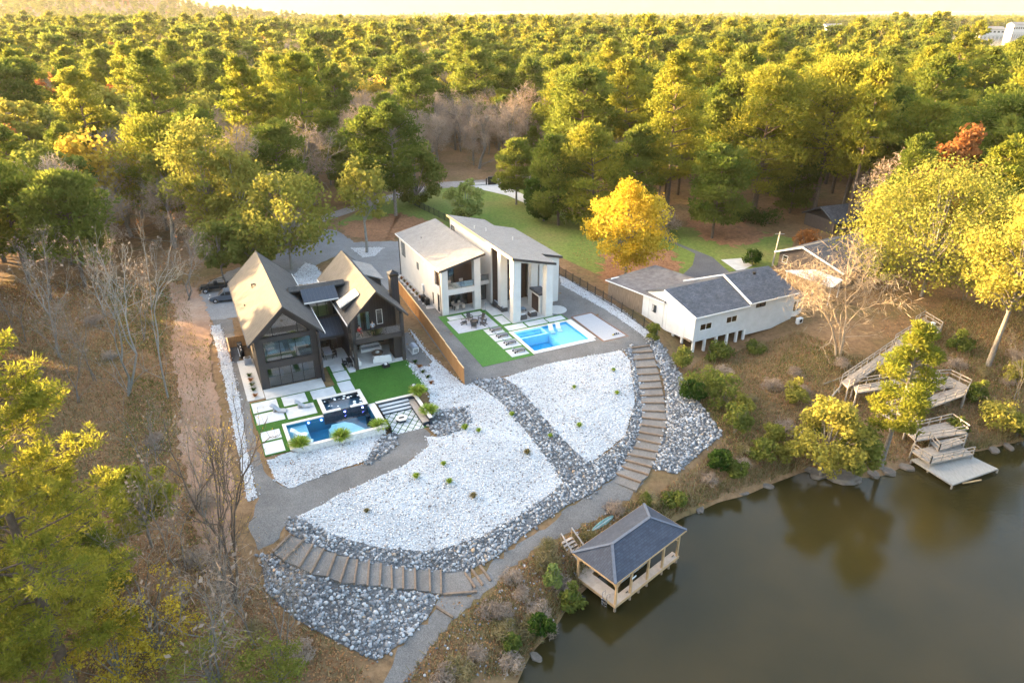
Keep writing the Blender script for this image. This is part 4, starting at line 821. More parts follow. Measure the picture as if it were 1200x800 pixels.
# ------------------------------------------------------------------ furniture
def lounger(loc, deg, label, group):
    t = thing("sun_lounger", label, "lounger", loc, deg, group)
    m = MB(); m.box(0,1.25,-0.3,0.3,0.30,0.35); m.build("seat", sling, t)
    MB().ext([(1.25,-0.3,0.32),(1.85,-0.3,0.72),(1.85,-0.3,0.77),(1.25,-0.3,0.37)],(0,0.6,0)).build("backrest", sling, t)
    m = MB(); m.bar((0,-.33,.3),(1.3,-.33,.3),.05,.06); m.bar((0,.33,.3),(1.3,.33,.3),.05,.06); m.build("frame", dark_metal, t)
    for x in (0.12,1.2):
        for y in (-.33,.33): MB().bar((x,y,0),(x,y,.3),.05,.05).build("leg", dark_metal, t)
    for y in (-.36,.36): 
        w = MB(); w.tube((1.5,y-.03,.12),(1.5,y+.03,.12),.12,n=10); w.bar((1.5,y,.12),(1.2,y,.3),.04,.04); w.build("wheel", dark_metal, t)
    return t
for (a,b),lb_ in zip(((3.7,-8.0),(3.7,-10.15),(3.7,-12.6),(3.7,-15.25)),("black sling lounger on the paver next to the fire bowl patio","black sling lounger on the second paver from the fire bowl patio","black sling lounger on the third paver from the fire bowl patio","black sling lounger on the paver at the turf corner farthest from the fire bowl")): lounger(FB.w(a+1.9,b,0.075), 26+180, lb_, "black loungers by the blue pool")
def adirondack(loc, deg, label, group):
    t = thing("adirondack_chair", label, "chair", loc, deg, group)
    for i in range(5): MB().ext([(-.3+i*.125,0.22,.32),(-.3+i*.125,0.42,1.0),(-.3+i*.125,0.45,.99),(-.3+i*.125,.25,.31)],(.105,0,0)).build("back_slat", wicker, t)
    MB().ext([(-.3,-.35,.42),(-.3,.27,.28),(-.3,.27,.24),(-.3,-.35,.38)],(.6,0,0)).build("seat", wicker, t)
    for s_ in (-1,1):
        MB().box(s_*.38-.07,s_*.38+.07,-.4,.35,.55,.58).build("arm", wicker, t); MB().box(s_*.36-.03,s_*.36+.03,-.36,-.28,0,.55).build("leg", wicker, t)
        MB().ext([(s_*.33-.02,-.3,.4),(s_*.33-.02,.5,0.1),(s_*.33-.02,.5,0),(s_*.33-.02,.4,0),(s_*.33-.02,-.3,.3)],(.04,0,0)).build("leg", wicker, t)
    return t
cx, cy = 3.1,-4.4
for ang in (20,95,165,245,310): adirondack(FB.w(cx+1.45*math.cos(R(ang)), cy+1.45*math.sin(R(ang)),0.07), 26+ang-90, "black adirondack chair in the ring around the round fire bowl", "chairs around the fire bowl")
fb = thing("fire_bowl", "dark round fire bowl ringed by black adirondack chairs", "fire bowl", FB.w(cx,cy,.07), 26); MB().lathe([(0.35,0),(0.55,0.1),(0.6,0.4),(0.5,0.42),(0.42,0.3)],n=14).build("bowl", dark_metal, fb); MB().lathe([(0.41,.3),(0.41,.33)],n=14).build("embers", interior_dark, fb)
pu = thing("pole_lamp", "thin pole lamp on the grey patio of the white house", "lamp", FB.w(4.7,-4.9,.07), 26); MB().tube((0,0,0),(0,0,2.9),.025).build("pole", chrome, pu); MB().lathe([(.12,0),(.12,.04)],(0,0,0),8).build("base", chrome, pu); MB().lathe([(.05,0),(.06,.12),(.02,.15)],(0,0,2.9),8).build("lamp_head", chrome, pu)
def sofa(loc, deg, L_, label, body, cush, D_=0.85, group=None, name="sofa"):
    t = thing(name, label, "sofa" if L_ > 1.2 else "armchair", loc, deg, group)
    boxo("base", (0,L_,0,D_,0.05,0.38), body, t, bevel=0.02); boxo("backrest", (0,L_,D_-.02,D_+.16,0.05,0.78), body, t, bevel=0.02)
    for x0 in (-.16,L_): boxo("arm", (x0,x0+.16,0,D_+.16,0.05,0.6), body, t, bevel=0.02)
    k = max(1,int(round(L_/0.75)))
    for i in range(k): boxo("cushion", (i*L_/k+.01,(i+1)*L_/k-.01,0.02,D_-.05,0.38,0.52), cush, t, bevel=0.03); boxo("back_cushion", (i*L_/k+.02,(i+1)*L_/k-.02,D_-.22,D_-.03,0.52,0.88), cush, t, bevel=0.03)
    return t
sofa(FB.w(9.2,-2.6,.1),26+90,3.0,"long grey wicker sofa under the tall portico of the white house",wicker,cushion_grey)
sofa(FB.w(10.3,-5.6,.1),26+180,0.8,"grey wicker armchair under the portico, beside the front left column",wicker,cushion_white,group="armchairs under the portico",name="armchair")
sofa(FB.w(12.1,-5.3,.1),26+180,0.8,"grey wicker armchair under the portico, beside the outdoor fireplace",wicker,cushion_white,group="armchairs under the portico",name="armchair")
ct = thing("coffee_table", "low dark coffee table with blue top among the wicker sofas", "table", FB.w(10.4,-3.9,.1), 26); boxo("table_top",(0,1.3,0,.9,.38,.44),M("blue_top",(0.16,0.24,0.34),0.4,0.1),ct); [boxo("leg",(x,x+.08,y,y+.08,0,.38),wicker,ct) for x in (.03,1.19) for y in (.03,.79)]
def dining(loc, deg, L_, W_, top, label, chair_label, group, seats, chair_m):
    t = thing("dining_table", label, "table", loc, deg); boxo("table_top",(-L_/2,L_/2,-W_/2,W_/2,.70,.76),top,t)
    [boxo("leg",(x-.04,x+.04,y-.04,y+.04,0,.70),dark_metal,t) for x in (-L_/2+.12,L_/2-.12) for y in (-W_/2+.1,W_/2-.1)]
    for (x,y,a) in seats:
        c, s_ = math.cos(R(deg)), math.sin(R(deg)); q = Vector((loc[0]+x*c-y*s_, loc[1]+x*s_+y*c, loc[2]))
        ch = thing("dining_chair", chair_label, "chair", q, deg+a, group); boxo("seat",(-.22,.22,-.22,.22,.42,.48),chair_m,ch); boxo("backrest",(-.22,.22,.18,.23,.48,.92),chair_m,ch)
        [boxo("leg",(u_-.02,u_+.02,v_-.02,v_+.02,0,.42),chair_m,ch) for u_ in (-.19,.19) for v_ in (-.19,.19)]
dining(FB.w(3.0,1.4,.1),26,1.8,.9,deck_wood,"wooden dining table on the ground floor loggia of the white house","wooden dining chair at the loggia table of the white house","chairs in the loggia",[(-.5,-.75,180),(.5,-.75,180),(-.5,.75,0),(.5,.75,0)],deck_wood)
for x in (1.7,3.6): 
    ch = thing("balcony_chair","wooden chair on the white house balcony before the glass" if x < 2 else "wooden chair on the white house balcony before the brown wall","chair",FB.w(x,1.2,3.85),26+180*0,"chairs on the white house balcony"); boxo("seat",(-.3,.3,-.3,.3,.36,.44),deck_wood,ch); boxo("backrest",(-.3,.3,.25,.31,.44,.95),deck_wood,ch); [boxo("leg",(u_-.03,u_+.03,v_-.03,v_+.03,0,.36),deck_wood,ch) for u_ in (-.26,.26) for v_ in (-.26,.26)]
dining(FA.w(8.3,5.4,.1),26+88,2.4,1.0,cushion_grey,"grey topped dining table under the porch of the dark gabled house","black dining chair at the porch table of the dark house","chairs under the porch",[(-.8,-.8,180),(0,-.8,180),(.8,-.8,180),(-.8,.8,0),(0,.8,0),(.8,.8,0)],black_iron)
dining(FA.w(10.2,1.6,.1),26+90,1.4,.6,dark_metal,"narrow dark bar table beside the sofa terrace of the dark house","black bar stool at the narrow dark bar table","stools at the bar table",[(-.4,.55,0),(.4,.55,0)],black_iron)
sofa(FA.w(12.5,4.1,.1),26,2.4,"white sofa at the back of the covered terrace of the dark house",cushion_white,cushion_grey)
sofa(FA.w(15.3,1.2,.1),26+180-12,2.0,"white sofa with its back to the lawn on the covered terrace",cushion_white,cushion_white)
for b in (0.9,2.0): sofa(FA.w(11.5,b,.1),26+90,.8,"white armchair on the covered terrace, closer to the turf" if b < 1.5 else "white armchair on the covered terrace, closer to the back sofa",cushion_white,cushion_white,.75,"white armchairs on the terrace","armchair")
ft2 = thing("round_fire_table","round brown fire table between the white sofas","fire table",FA.w(14.1,2.7,.1),26); MB().lathe([(.5,0),(.62,.38),(.75,.42),(.75,.48)],n=16).build("table_top",timber_m,ft2); MB().lathe([(.3,.48),(.25,.6),(.05,.66)],n=9).build("logs",cushion_white,ft2)
for (a,b,lb) in ((14.2,-0.75,"black square planter with pale top on the turf next to the sofa terrace"),(15.6,-7.4,"black square planter with pale top on the turf next to the sunken pit")):
    t = thing("planter_box",lb,"planter",FA.w(a,b,.045),26+12); MB().prism([(-.42,-.32),(.42,-.32),(.42,.32),(-.42,.32)],0,.38).build("box",black_iron,t,bevel=.02); MB().lathe([(.2,.38),(.15,.5),(.03,.54)],n=7).build("stones",cushion_white,t)
gn = thing("generator","white standby generator on a pad beside the right wing of the dark house","generator",FA.w(18.4,1.2,0.02),26)
boxo("pad",(-.2,1.0,-.2,1.7,0,.1),concrete,gn); boxo("case",(0,.8,0,1.4,.1,.8),white_paint,gn,bevel=.03); MB().ext([(0,-.03,.8),(.8,-.03,.8),(.55,-.03,1.0),(.25,-.03,1.0)],(0,1.46,0)).build("lid",cushion_grey,gn)
for i in range(4): boxo("louvre",(.1,.7,-.03,0,.2+i*.13,.26+i*.13),dark_metal,gn)
# wood-screened equipment yard on the left side
en = thing("equipment_screen","low cedar screen around pool equipment left of the dark house","screen",FA.w(-3.0,9.2,-.02),26)
for i in range(22): boxo("board",(0.0,0.04,i*.2,i*.2+.185,0,1.5),cedar_wood,en)
for i in range(11): boxo("board",(0.05+i*.2,0.05+i*.2+.185,4.4,4.44,0,1.5),cedar_wood,en)
boxo("cap",(-.04,.1,0,4.45,1.5,1.55),cedar_cap,en)
pe = thing("pool_pump","black pool pump and filter tanks behind the cedar screen","pump",FA.w(-1.9,9.6,0),26)
for y in (0,.9,1.9): MB().lathe([(.28,0),(.3,.8),(.2,1.0),(.05,1.05)],(0.3,y+.3,0),12).build("tank",black_iron,pe,smooth=True)
m = MB(); m.tube((.3,.3,.9),(.3,1.2,.9),.05); m.tube((.3,1.2,.9),(.3,2.2,.9),.05); m.tube((0,0,.4),(0,2.6,.4),.05); m.build("pipe",white_paint,pe); boxo("heater",(.0,.6,2.6,3.4,0,.9),dark_metal,pe)
ac = thing("air_conditioner","grey cube air conditioner with top fan by the left wall of the dark house","air conditioner",FA.w(-1.6,7.4,0),26)
boxo("case",(0,.85,0,.85,.05,.85),cushion_grey,ac,bevel=.03); MB().lathe([(.36,0),(.36,.03)],(.42,.42,.85),16).build("fan_grille",black_iron,ac); boxo("foot",(.05,.8,.05,.8,0,.05),rubber,ac)
boxo2 = tag(rect_on(FA,(-2.4,-0.52,-2.0,9.0),-0.03,0.05).build("side_bed", M("pale_gravel",(0.45,0.43,0.40),0.95,0.15,8,coord='World')), kind="structure")
tag(rect_on(FB,(-1.5,-0.02,3.4,19.5),-0.03,0.06).build("side_bed", M("pale_gravel_strip",(0.42,0.40,0.37),0.95,0.15,8,coord='World')), kind="structure")
m = MB(); m.prism([(FB.w(16.0,-5.2)+Vector((1.6*math.cos(t),1.6*math.sin(t),0)))[:2] for t in np.linspace(0,6.2,18)],-.02,.08); tag(m.build("round_bed",MATS["pale_gravel"]),kind="structure")
# ------------------------------------------------------------------ white house on stilts (neighbour)
FC = Frame((25.0,85.0), 26.7)
hC = thing("stilt_house", "long white boarded house on stilts with slate grey shingle roof", "house", FC.O, FC.deg)
ev, rg_, bt = 2.75, 5.0, -1.15
m = MB(); m.ext([(0,0,bt),(-0.55,3.0,bt),(-1.0,5.5,bt),(-1.0,5.5,rg_-.15),(0,0,ev)],(0.22,0.02,0)); m.build("gable_wall", white_wall, hC)
m = MB(); m.ext([(-1.0,5.52,2.6),(-1.0,5.52,rg_-.17),(-1.1,9.3,3.35),(-1.1,9.3,2.6)],(.2,.01,0)); m.build("gable_wall", white_wall, hC)
def holed(x0,x1,z0,z1,holes,y,th,name,mat,parent):
    """wall along x with rectangular openings"""
    m = MB(); xs = sorted(holes); cur = x0
    for h0,h1,q0,q1 in xs:
        m.box(cur,h0,y,y+th,z0,z1); m.box(h0,h1,y,y+th,z0,q0); m.box(h0,h1,y,y+th,q1,z1); cur = h1
    m.box(cur,x1,y,y+th,z0,z1); return m.build(name, mat, parent)
holed(0,9.6,bt,ev,[(1.0,3.1,0.35,1.35),(5.7,7.7,0.5,1.5)],0,0.2,"front_wall",white_wall,hC)
holed(9.6,18.6,bt-0.9,ev+.25,[(11.0,12.9,1.9,2.6)],0.003,0.2,"front_wall",white_wall,hC)
for w in ((1.0,3.1,0.35,1.35),(5.7,7.7,0.5,1.5)): window(hC,'x',w[0],w[1],w[2],w[3],0.06,2,mat=white_trim)
window(hC,'x',11.0,12.9,1.9,2.6,0.06,2,mat=dark_metal)
boxo("wall",(18.4,18.6,0.2,10.8,-1.2,ev+.2),white_wall,hC); boxo("floor",(-.3,18.4,0.2,10.8,bt,bt+.2),old_board,hC); boxo("inner_wall",(0.3,18.4,4.0,4.1,bt+.2,2.6),interior,hC)
for x in (0.1,2.1,4.2,6.2,8.0,9.4): boxo("stilt",(x,x+.32,0.0,0.32,-4.0,bt),white_paint,hC)
for x,y in ((-.25,2.0),(-.55,3.6),(-.9,5.2)): boxo("stilt",(x,x+.3,y,y+.3,-3.6,bt),white_paint,hC)
boxo("skirting_wall",(0.3,9.4,3.2,3.4,-4.0,bt),M("rust_brown_board",(0.22,0.11,0.07),0.9,0.3,2),hC)
def slope(name, pts, th, mat, parent):
    return MB().ext(pts,(0,0,-th)).build(name, mat, parent)
slope("roof",[(-0.25,-0.4,ev+.02),(9.6,-0.4,ev+.02),(9.6,5.5,rg_),(-1.3,5.5,rg_)],.14,shingle_slate,hC)
slope("roof",[(-1.3,5.502,rg_),(9.6,5.502,rg_),(9.6,9.5,3.5),(-1.3,9.5,3.5)],.14,shingle_slate,hC)
r2_ = slope("roof",[(9.62,-0.4,ev+.27),(18.9,-0.4,ev+.27),(18.4,5.6,rg_+.35),(9.62,5.6,rg_+.35)],.14,shingle_slate,hC)
slope("roof",[(9.62,5.602,rg_+.35),(18.4,5.602,rg_+.35),(18.4,11,ev+.2),(9.62,11,ev+.2)],.14,shingle_slate,hC)
MB().bar((9.55,-0.45,ev+.2),(9.55,5.6,rg_+.3),.12,.3).build("rake_trim",white_paint,r2_); MB().bar((9.55,5.6,rg_+.34),(5.0,9.0,rg_-1.0),.14,.2).build("rake_trim",white_paint,r2_)
for x0,x1,z in ((-.25,9.5,ev),(9.6,18.9,ev+.25)): boxo("fascia",(x0,x1,-.48,-.41,z-.16,z+.0),white_paint,hC)
MB().bar((-0.3,-0.4,ev-.08),(-1.33,5.5,rg_-.1),.08,.2).build("rake_trim",white_paint,hC)
m = MB(); m.lathe([(.22,0),(.22,.25),(.3,.3),(.3,.36)],(14.6,4.6,rg_-.05),8); m.build("roof_vent",dark_metal,hC)
m = MB(); [m.box(-0.72,-.66,3.9,4.6,2.7+i*.18,2.8+i*.18) for i in range(3)]; m.build("gable_vent",old_board,hC)
boxo("vent_hole",(-.22,-.17,1.3,1.7,.4,.7),black_iron,hC)
# garage wing
m = MB(); gpoly = [(-1.0,5.6),(-3.0,16.6),(5.7,16.6),(8.0,5.9)]
gw_ = MB().ext([(-1.0,5.6,-1.3),(-1.72,9.5,-1.3),(-1.72,9.5,3.0),(-1.0,5.6,3.0)],(.2,.02,0)).build("garage_wall",white_wall,hC)
MB().ext([(-1.73,9.52,-0.6),(-3.0,16.6,-0.4),(-3.0,16.6,2.9),(-1.73,9.52,2.95)],(.2,.02,0)).build("board_wall",old_board,hC)
for i in range(18):
    t0,t1 = i/18,(i+.85)/18; p0 = Vector((-1.76,9.55,0)).lerp(Vector((-3.03,16.55,0)),t0); p1 = Vector((-1.76,9.55,0)).lerp(Vector((-3.03,16.55,0)),t1)
    MB().ext([(p0.x,p0.y,-.5),(p1.x,p1.y,-.5),(p1.x,p1.y,2.85),(p0.x,p0.y,2.85)],(-.03,0,0)).build("board",old_board,gw_)
boxo("wall",(-2.6,5.7,16.4,16.6,-.5,3.2),white_wall,hC)
m = MB(); m.box(-.03,.03,0,.8,0,1.1); wv = window(hC,'y',6.9,7.7,0.9,2.0,-1.36,2,mat=dark_metal)
wv.location = (0.02,0,0)
slope("garage_roof",[(-1.25,5.2,3.15),(-3.35,16.9,3.0),(6.0,16.9,3.9),(7.5,9.0,3.95),(3.0,5.7,3.6)],.16,M("roll_roofing",(0.10,0.095,0.10),0.9,0.35,1.2),hC)
MB().bar((-1.3,5.2,3.05),(-3.4,16.9,2.9),.08,.16).build("fascia",white_paint,hC)
# bay room and patio cover at the right end
br_ = thing("sun_room","white glazed bay room at the end of the stilt house","sun room",FC.w(18.62,0.6,-1.3),FC.deg)
pl_ = [(0,0),(1.0,-.5),(2.6,-.1),(3.2,1.6),(0,3.0)]
for i in range(3):
    a_,b_ = Vector((*pl_[i],0)),Vector((*pl_[i+1],0)); d_ = (b_-a_)
    for z0,z1 in ((0,1.0),(2.6,3.1)): MB().ext([(a_.x,a_.y,z0),(b_.x,b_.y,z0),(b_.x,b_.y,z1),(a_.x,a_.y,z1)],(0.02,.12,0)).build("wall",white_paint,br_)
    for t in (0.02,.5,.98): p_ = a_.lerp(b_,t); MB().box(p_.x-.06,p_.x+.06,p_.y,p_.y+.12,1.0,2.6).build("post",white_paint,br_)
    MB().ext([(a_.x,a_.y+.06,1.0),(b_.x,b_.y+.06,1.0),(b_.x,b_.y+.06,2.6),(a_.x,a_.y+.06,2.6)],(0.0,.02,0)).build("pane",glass,br_)
MB().prism([(p[0],p[1]) for p in [(-.0,-.3),(1.0,-.8),(2.9,-.4),(3.5,1.7),(0,3.2)]],3.1,3.25).build("roof",shingle_slate,br_)
MB().prism(pl_,-1.2,0).build("base",concrete,br_)
aw = thing("patio_cover","flat white patio cover between the stilt house and the brown house","patio cover",(0,0,0))
cs = [G(920,317,2.8),G(955,330,2.8),G(976,337,2.8),G(988,328,2.8),G(955,316,2.8)]
MB().prism([(p.x,p.y) for p in cs],2.7,2.85).build("cover",white_paint,aw)
for p in (cs[0],cs[1],cs[2],cs[3]): q = p.lerp(cs[4],.08); MB().bar((q.x,q.y,hz(q.x,q.y)-.1),(q.x,q.y,2.7),.12,.12).build("post",white_paint,aw)
hu = thing("air_conditioner","white boxed air conditioner on the slope below the sun room","air conditioner",T(936,379),30); boxo("case",(-.5,.5,-.25,.25,.1,.9),white_paint,hu,bevel=.03); MB().tube((0.05,-.27,.5),(.05,-.24,.5),.3,n=14).build("fan_grille",dark_metal,hu); boxo("foot",(-.4,.4,-.2,.2,-.2,.1),concrete,hu)
# brown gabled house
FD = Frame((52.4,102.2), 32); hD = thing("brown_house","dark brown house with white trimmed gable behind the bare golden tree","house",FD.O,FD.deg)
MB().ext([(0,0,-.5),(0,12,-.5),(0,12,3.0),(0,7.5,4.9),(0,0,3.0)],(.2,0,0)).build("gable_wall",M("brown_grey_wall",(0.075,0.06,0.055),0.85,0.15),hD)
boxo("wall",(.2,14,0,.2,-.5,3.0),MATS["brown_grey_wall"],hD); boxo("wall",(.2,14,11.8,12,-.5,3.0),MATS["brown_grey_wall"],hD)
slope("roof",[(-.5,-.6,2.85),(14.5,-.6,2.85),(14.5,7.5,5.05),(-.5,7.5,5.05)],.16,shingle_slate,hD); slope("roof",[(-.5,7.502,5.05),(14.5,7.502,5.05),(14.5,12.7,2.85),(-.5,12.7,2.85)],.16,shingle_slate,hD)
MB().bar((-.55,-.6,2.8),(-.55,7.5,5.0),.1,.28).build("rake_trim",white_paint,hD); MB().bar((-.55,12.7,2.8),(-.55,7.5,5.0),.1,.28).build("rake_trim",white_paint,hD)
window(hD,'y',10.2,11.2,1.3,2.6,-.02,1,mat=white_paint); window(hD,'y',2.4,3.6,1.0,2.3,-.02,1,mat=white_paint)
hF = thing("far_house","dark roofed house half hidden behind the red shrub and yellow tree","house",tuple(G(985,268,0)),20)
boxo("wall",(-6,6,-4,4,-.3,3),MATS["brown_grey_wall"],hF); slope("roof",[(-6.5,-4.6,2.9),(6.5,-4.6,2.9),(6.5,0,5.2),(-6.5,0,5.2)],.2,shingle_slate,hF); slope("roof",[(-6.5,0.002,5.2),(6.5,.002,5.2),(6.5,4.6,2.9),(-6.5,4.6,2.9)],.2,shingle_slate,hF)
up = thing("utility_pole","bare pale utility pole rising behind the stilt house roof","pole",tuple(G(905,311)),0); MB().tube((0,0,-.3),(0.5,0.3,6.0),.14,.10,n=8).build("pole",pale_wood,up); MB().bar((-.3,0.3,5.6),(1.3,.3,5.6),.08,.1).build("crossbar",pale_wood,up)

# ------------------------------------------------------------------ fences
def seg_frames(p0, p1, step):
    p0 = Vector(p0[:2]); p1 = Vector(p1[:2]); k = max(1,round((p1-p0).length/step)); return [(p0.lerp(p1,i/k),p0.lerp(p1,(i+1)/k)) for i in range(k)]
cf = thing("cedar_fence","tall orange cedar board fence between the dark house and the white house","fence",(0,0,0))
c0, c1 = G(544,450,-.1), G(468,347,0)
for a_,b_ in seg_frames(c0,c1,2.4):
    d_ = (b_-a_); L_ = d_.length; d_.normalize(); nrm = Vector((-d_.y,d_.x)); za = hz(a_.x,a_.y); zb = hz(b_.x,b_.y); prof = []
    k = 16
    for i in range(k):   # board and groove profile in plan
        for t,o_ in ((i/k+.004,.035),((i+.9)/k,.035),((i+.92)/k,.015),((i+.998)/k,.015)): p_ = a_+d_*L_*t+nrm*o_; prof.append((p_.x,p_.y))
    back = [tuple(b_-nrm*.02),tuple(a_-nrm*.02)]
    MB().prism(prof+back,min(za,zb)-.1,max(za,zb)+2.1).build("fence_panel",cedar_wood,cf)
    MB().bar((a_.x,a_.y,max(za,zb)+2.13),(b_.x,b_.y,max(za,zb)+2.13),.14,.05).build("cap_rail",cedar_cap,cf)
    MB().box(a_.x-.05,a_.x+.05,a_.y-.05,a_.y+.05,za-.2,za+2.08).build("post",cedar_wood,cf)
bf = thing("iron_fence","black iron picket fence along the lawn behind the white house","fence",(0,0,0))
fl = [G(476,236),G(540,268),G(604,296),G(655,322),G(716,360),G(768,394,-.3)]
for q0,q1 in zip(fl[:-1],fl[1:]):
    for a_,b_ in seg_frames(q0,q1,2.4):
        za = hz(a_.x,a_.y); zb = hz(b_.x,b_.y); m = MB()
        for z in (.2,1.35): m.bar((a_.x,a_.y,za+z),(b_.x,b_.y,zb+z),.04,.05)
        for i in range(1,16): p_ = a_.lerp(b_,i/16); z_ = za+(zb-za)*i/16; m.bar((p_.x,p_.y,z_+.1),(p_.x,p_.y,z_+1.5),.025,.025)
        tag(m.build("picket_panel",black_iron,bf),kind="stuff"); MB().box(a_.x-.05,a_.x+.05,a_.y-.05,a_.y+.05,za-.2,za+1.65).build("post",black_iron,bf)
gt = thing("driveway_gate","black iron gate standing open at the end of the concrete drive","gate",tuple(G(562,218)),15)
for x in (-1.8,1.8): boxo("gate_post",(x-.15,x+.15,-.15,.15,-.2,1.9),black_iron,gt)
m = MB(); m.box(-1.6,1.6,-.03,.03,.2,.28); m.box(-1.6,1.6,-.03,.03,1.4,1.48); [m.box(-1.6+i*.2,-1.57+i*.2,-.02,.02,.28,1.4) for i in range(17)]; m.build("gate_leaf",black_iron,gt)
boxo("gate_panel",(2.2,4.3,-.3,.3,0,2.2),black_iron,gt)

# ------------------------------------------------------------------ timber stairs
def garden_stairs(label, steps, zs, extra_last):
    t = thing("garden_stairs",label,"stairs",(0,0,0)); W = [(G(*a,z),G(*b,z)) for (a,b),z in zip(steps,zs)]; rr = random.Random(len(steps))
    for i,(p,q) in enumerate(W):
        d = (q-p).normalized()*rr.uniform(0,.15); MB().bar(p-d+Vector((0,0,-.1)),q+d+Vector((0,0,-.1+rr.uniform(-.02,.02))),.17,.24).build("timber",timber_m,t,bevel=.02)
        if i+1 < len(W): p2,q2 = W[i+1]
        else: p2,q2 = p+extra_last,q+extra_last
        zt = Vector((0,0,-.235)); zb = Vector((0,0,-.75))
        top = [p+zt,q+zt,Vector((q2.x,q2.y,q.z))+zt,Vector((p2.x,p2.y,p.z))+zt]
        MB().ext([v_+Vector((0,0,.03)) for v_ in top],(0,0,-.5)).build("tread",gravel_m,t)
    return t
garden_stairs("curved gravel stairs with timber edges below the lower left rock border",STAIR_L,zL,Vector((2.6,0.2,0)))
garden_stairs("curved gravel stairs with timber edges beside the blue pool's rock slope",STAIR_R,zR,Vector((-.6,-1.2,0)))
def timber(a, b, label):
    p,q = T(*a),T(*b); t = tag(MB().bar(p+Vector((0,0,.05)),q+Vector((0,0,.05)),.2,.3).build("retaining_timber",timber_m,bevel=.02),label,"timber"); return t
timber((519,697),(559,694),"dark timber beam edging the landing of the lower stairs")
timber((512,712),(531,724),"short pale timber edge lying across the shore path")
for k,(a,b) in enumerate((((545,672),(557,689)),((553,668),(566,686)),((562,663),(575,681)))): timber(a,b,"short timber step edge between the landing and the shore path")["group"] = "timber edges beside the landing"

# ------------------------------------------------------------------ boathouse
DZ = -5.7
bh = thing("boathouse","open wooden boathouse with blue-grey hipped shingle roof over the water","boathouse",FK.O,FK.deg)
def boards(x0,x1,y0,y1,z,along,name,parent,mat,w=.14):
    m = MB(); lo,hi = (y0,y1) if along == 'x' else (x0,x1); k = int((hi-lo)/w)
    for i in range(k):
        a_ = lo+i*(hi-lo)/k; b_ = a_+(hi-lo)/k-.012
        if along == 'x': m.box(x0,x1,a_,b_,z-.04,z)
        else: m.box(a_,b_,y0,y1,z-.04,z)
    return tag(m.build(name,mat,parent),kind="stuff")
boards(0,1.3,0,4.9,DZ,'y',"deck_boards",bh,deck_wood); boards(1.3,9.0,0,0.75,DZ,'x',"deck_boards",bh,deck_wood); boards(1.3,2.2,3.9,4.9,DZ,'x',"deck_boards",bh,deck_wood); boards(2.2,9.0,4.2,4.9,DZ,'x',"deck_boards",bh,deck_wood)
for q in ((-.03,0,-.02,4.92),(0,9.03,-.03,0),(9.0,9.03,0,.75),(1.27,1.3,.75,3.9),(1.3,9.0,.72,.75)): boxo("rim_board",(q[0],q[1],q[2],q[3],DZ-.3,DZ-.01),pine_wood,bh)
boxo("frame",(0,9.0,0.05,.7,DZ-.25,DZ-.05),old_board,bh); boxo("frame",(0.05,1.25,.7,4.85,DZ-.25,DZ-.05),old_board,bh); boxo("frame",(1.3,9.0,4.25,4.85,DZ-.25,DZ-.05),old_board,bh)
posts = [(0.12,.12),(2.1,.12),(4.45,.12),(6.6,.12),(8.85,.12),(0.12,4.5),(2.9,4.6),(5.9,4.6),(8.85,4.6)]
for x,y in posts: boxo("post",(x-.09,x+.09,y-.09,y+.09,DZ,-2.88),pine_wood,bh)
for x,y in posts+[(1.2,.6),(3.3,.12),(7.7,.12),(1.2,4.4)]: MB().tube((x,y,-9.5),(x,y,DZ-.04),.12,n=8).build("piling",old_board,bh)
for x,y,dx,dy in ((.12,.12,.8,0),(.12,.12,0,.8),(8.85,.12,-.8,0),(.12,4.5,0,-.8)): MB().bar((x,y,-3.9),(x+dx,y+dy,-3.12),.1,.12).build("brace",pine_wood,bh)
for q in ((-.05,9.1,.02,.2),(-.05,9.1,4.5,4.68),(-.05,.13,.2,4.5),(8.92,9.1,.2,4.5)): boxo("beam",(q[0],q[1],q[2],q[3],-3.1,-2.86),pine_wood,bh)
e_ = [(-.4,-.12,-2.85),(9.6,-.12,-2.85),(9.6,4.85,-2.85),(-.4,4.85,-2.85)]; r0,r1 = (1.9,2.35,-1.55),(7.1,2.35,-1.55)
def tri_roof(p, mat, nm="roof"): return MB().ext(p,(0,0,-.1)).build(nm,mat,bh)
for p in ([e_[0],e_[1],r1,r0],[e_[2],e_[3],r0,r1],[e_[1],e_[2],r1],[e_[3],e_[0],r0]): tri_roof(p,shingle_blue)
hipm = M("hip_shingle",(0.085,0.098,0.125),0.9,0.15,3)
for a_,b_ in ((e_[0],r0),(e_[3],r0),(e_[1],r1),(e_[2],r1),(r0,r1)): MB().bar(Vector(a_)+Vector((0,0,.015)),Vector(b_)+Vector((0,0,.015)),.26,.05).build("hip_cap",hipm,bh)
for a_,b_ in ((0,1),(1,2),(2,3),(3,0)): MB().bar(Vector(e_[a_])+Vector((0,0,-.1)),Vector(e_[b_])+Vector((0,0,-.1)),.05,.18).build("fascia",pine_wood,bh)
MB().box(2.0,2.55,-.04,0.0,-4.0,-3.85).build("sign_board",white_paint,bh)
for x in (1.8,8.4): boxo("cleat",(x,x+.25,.3,.36,DZ,DZ+.08),black_iron,bh)
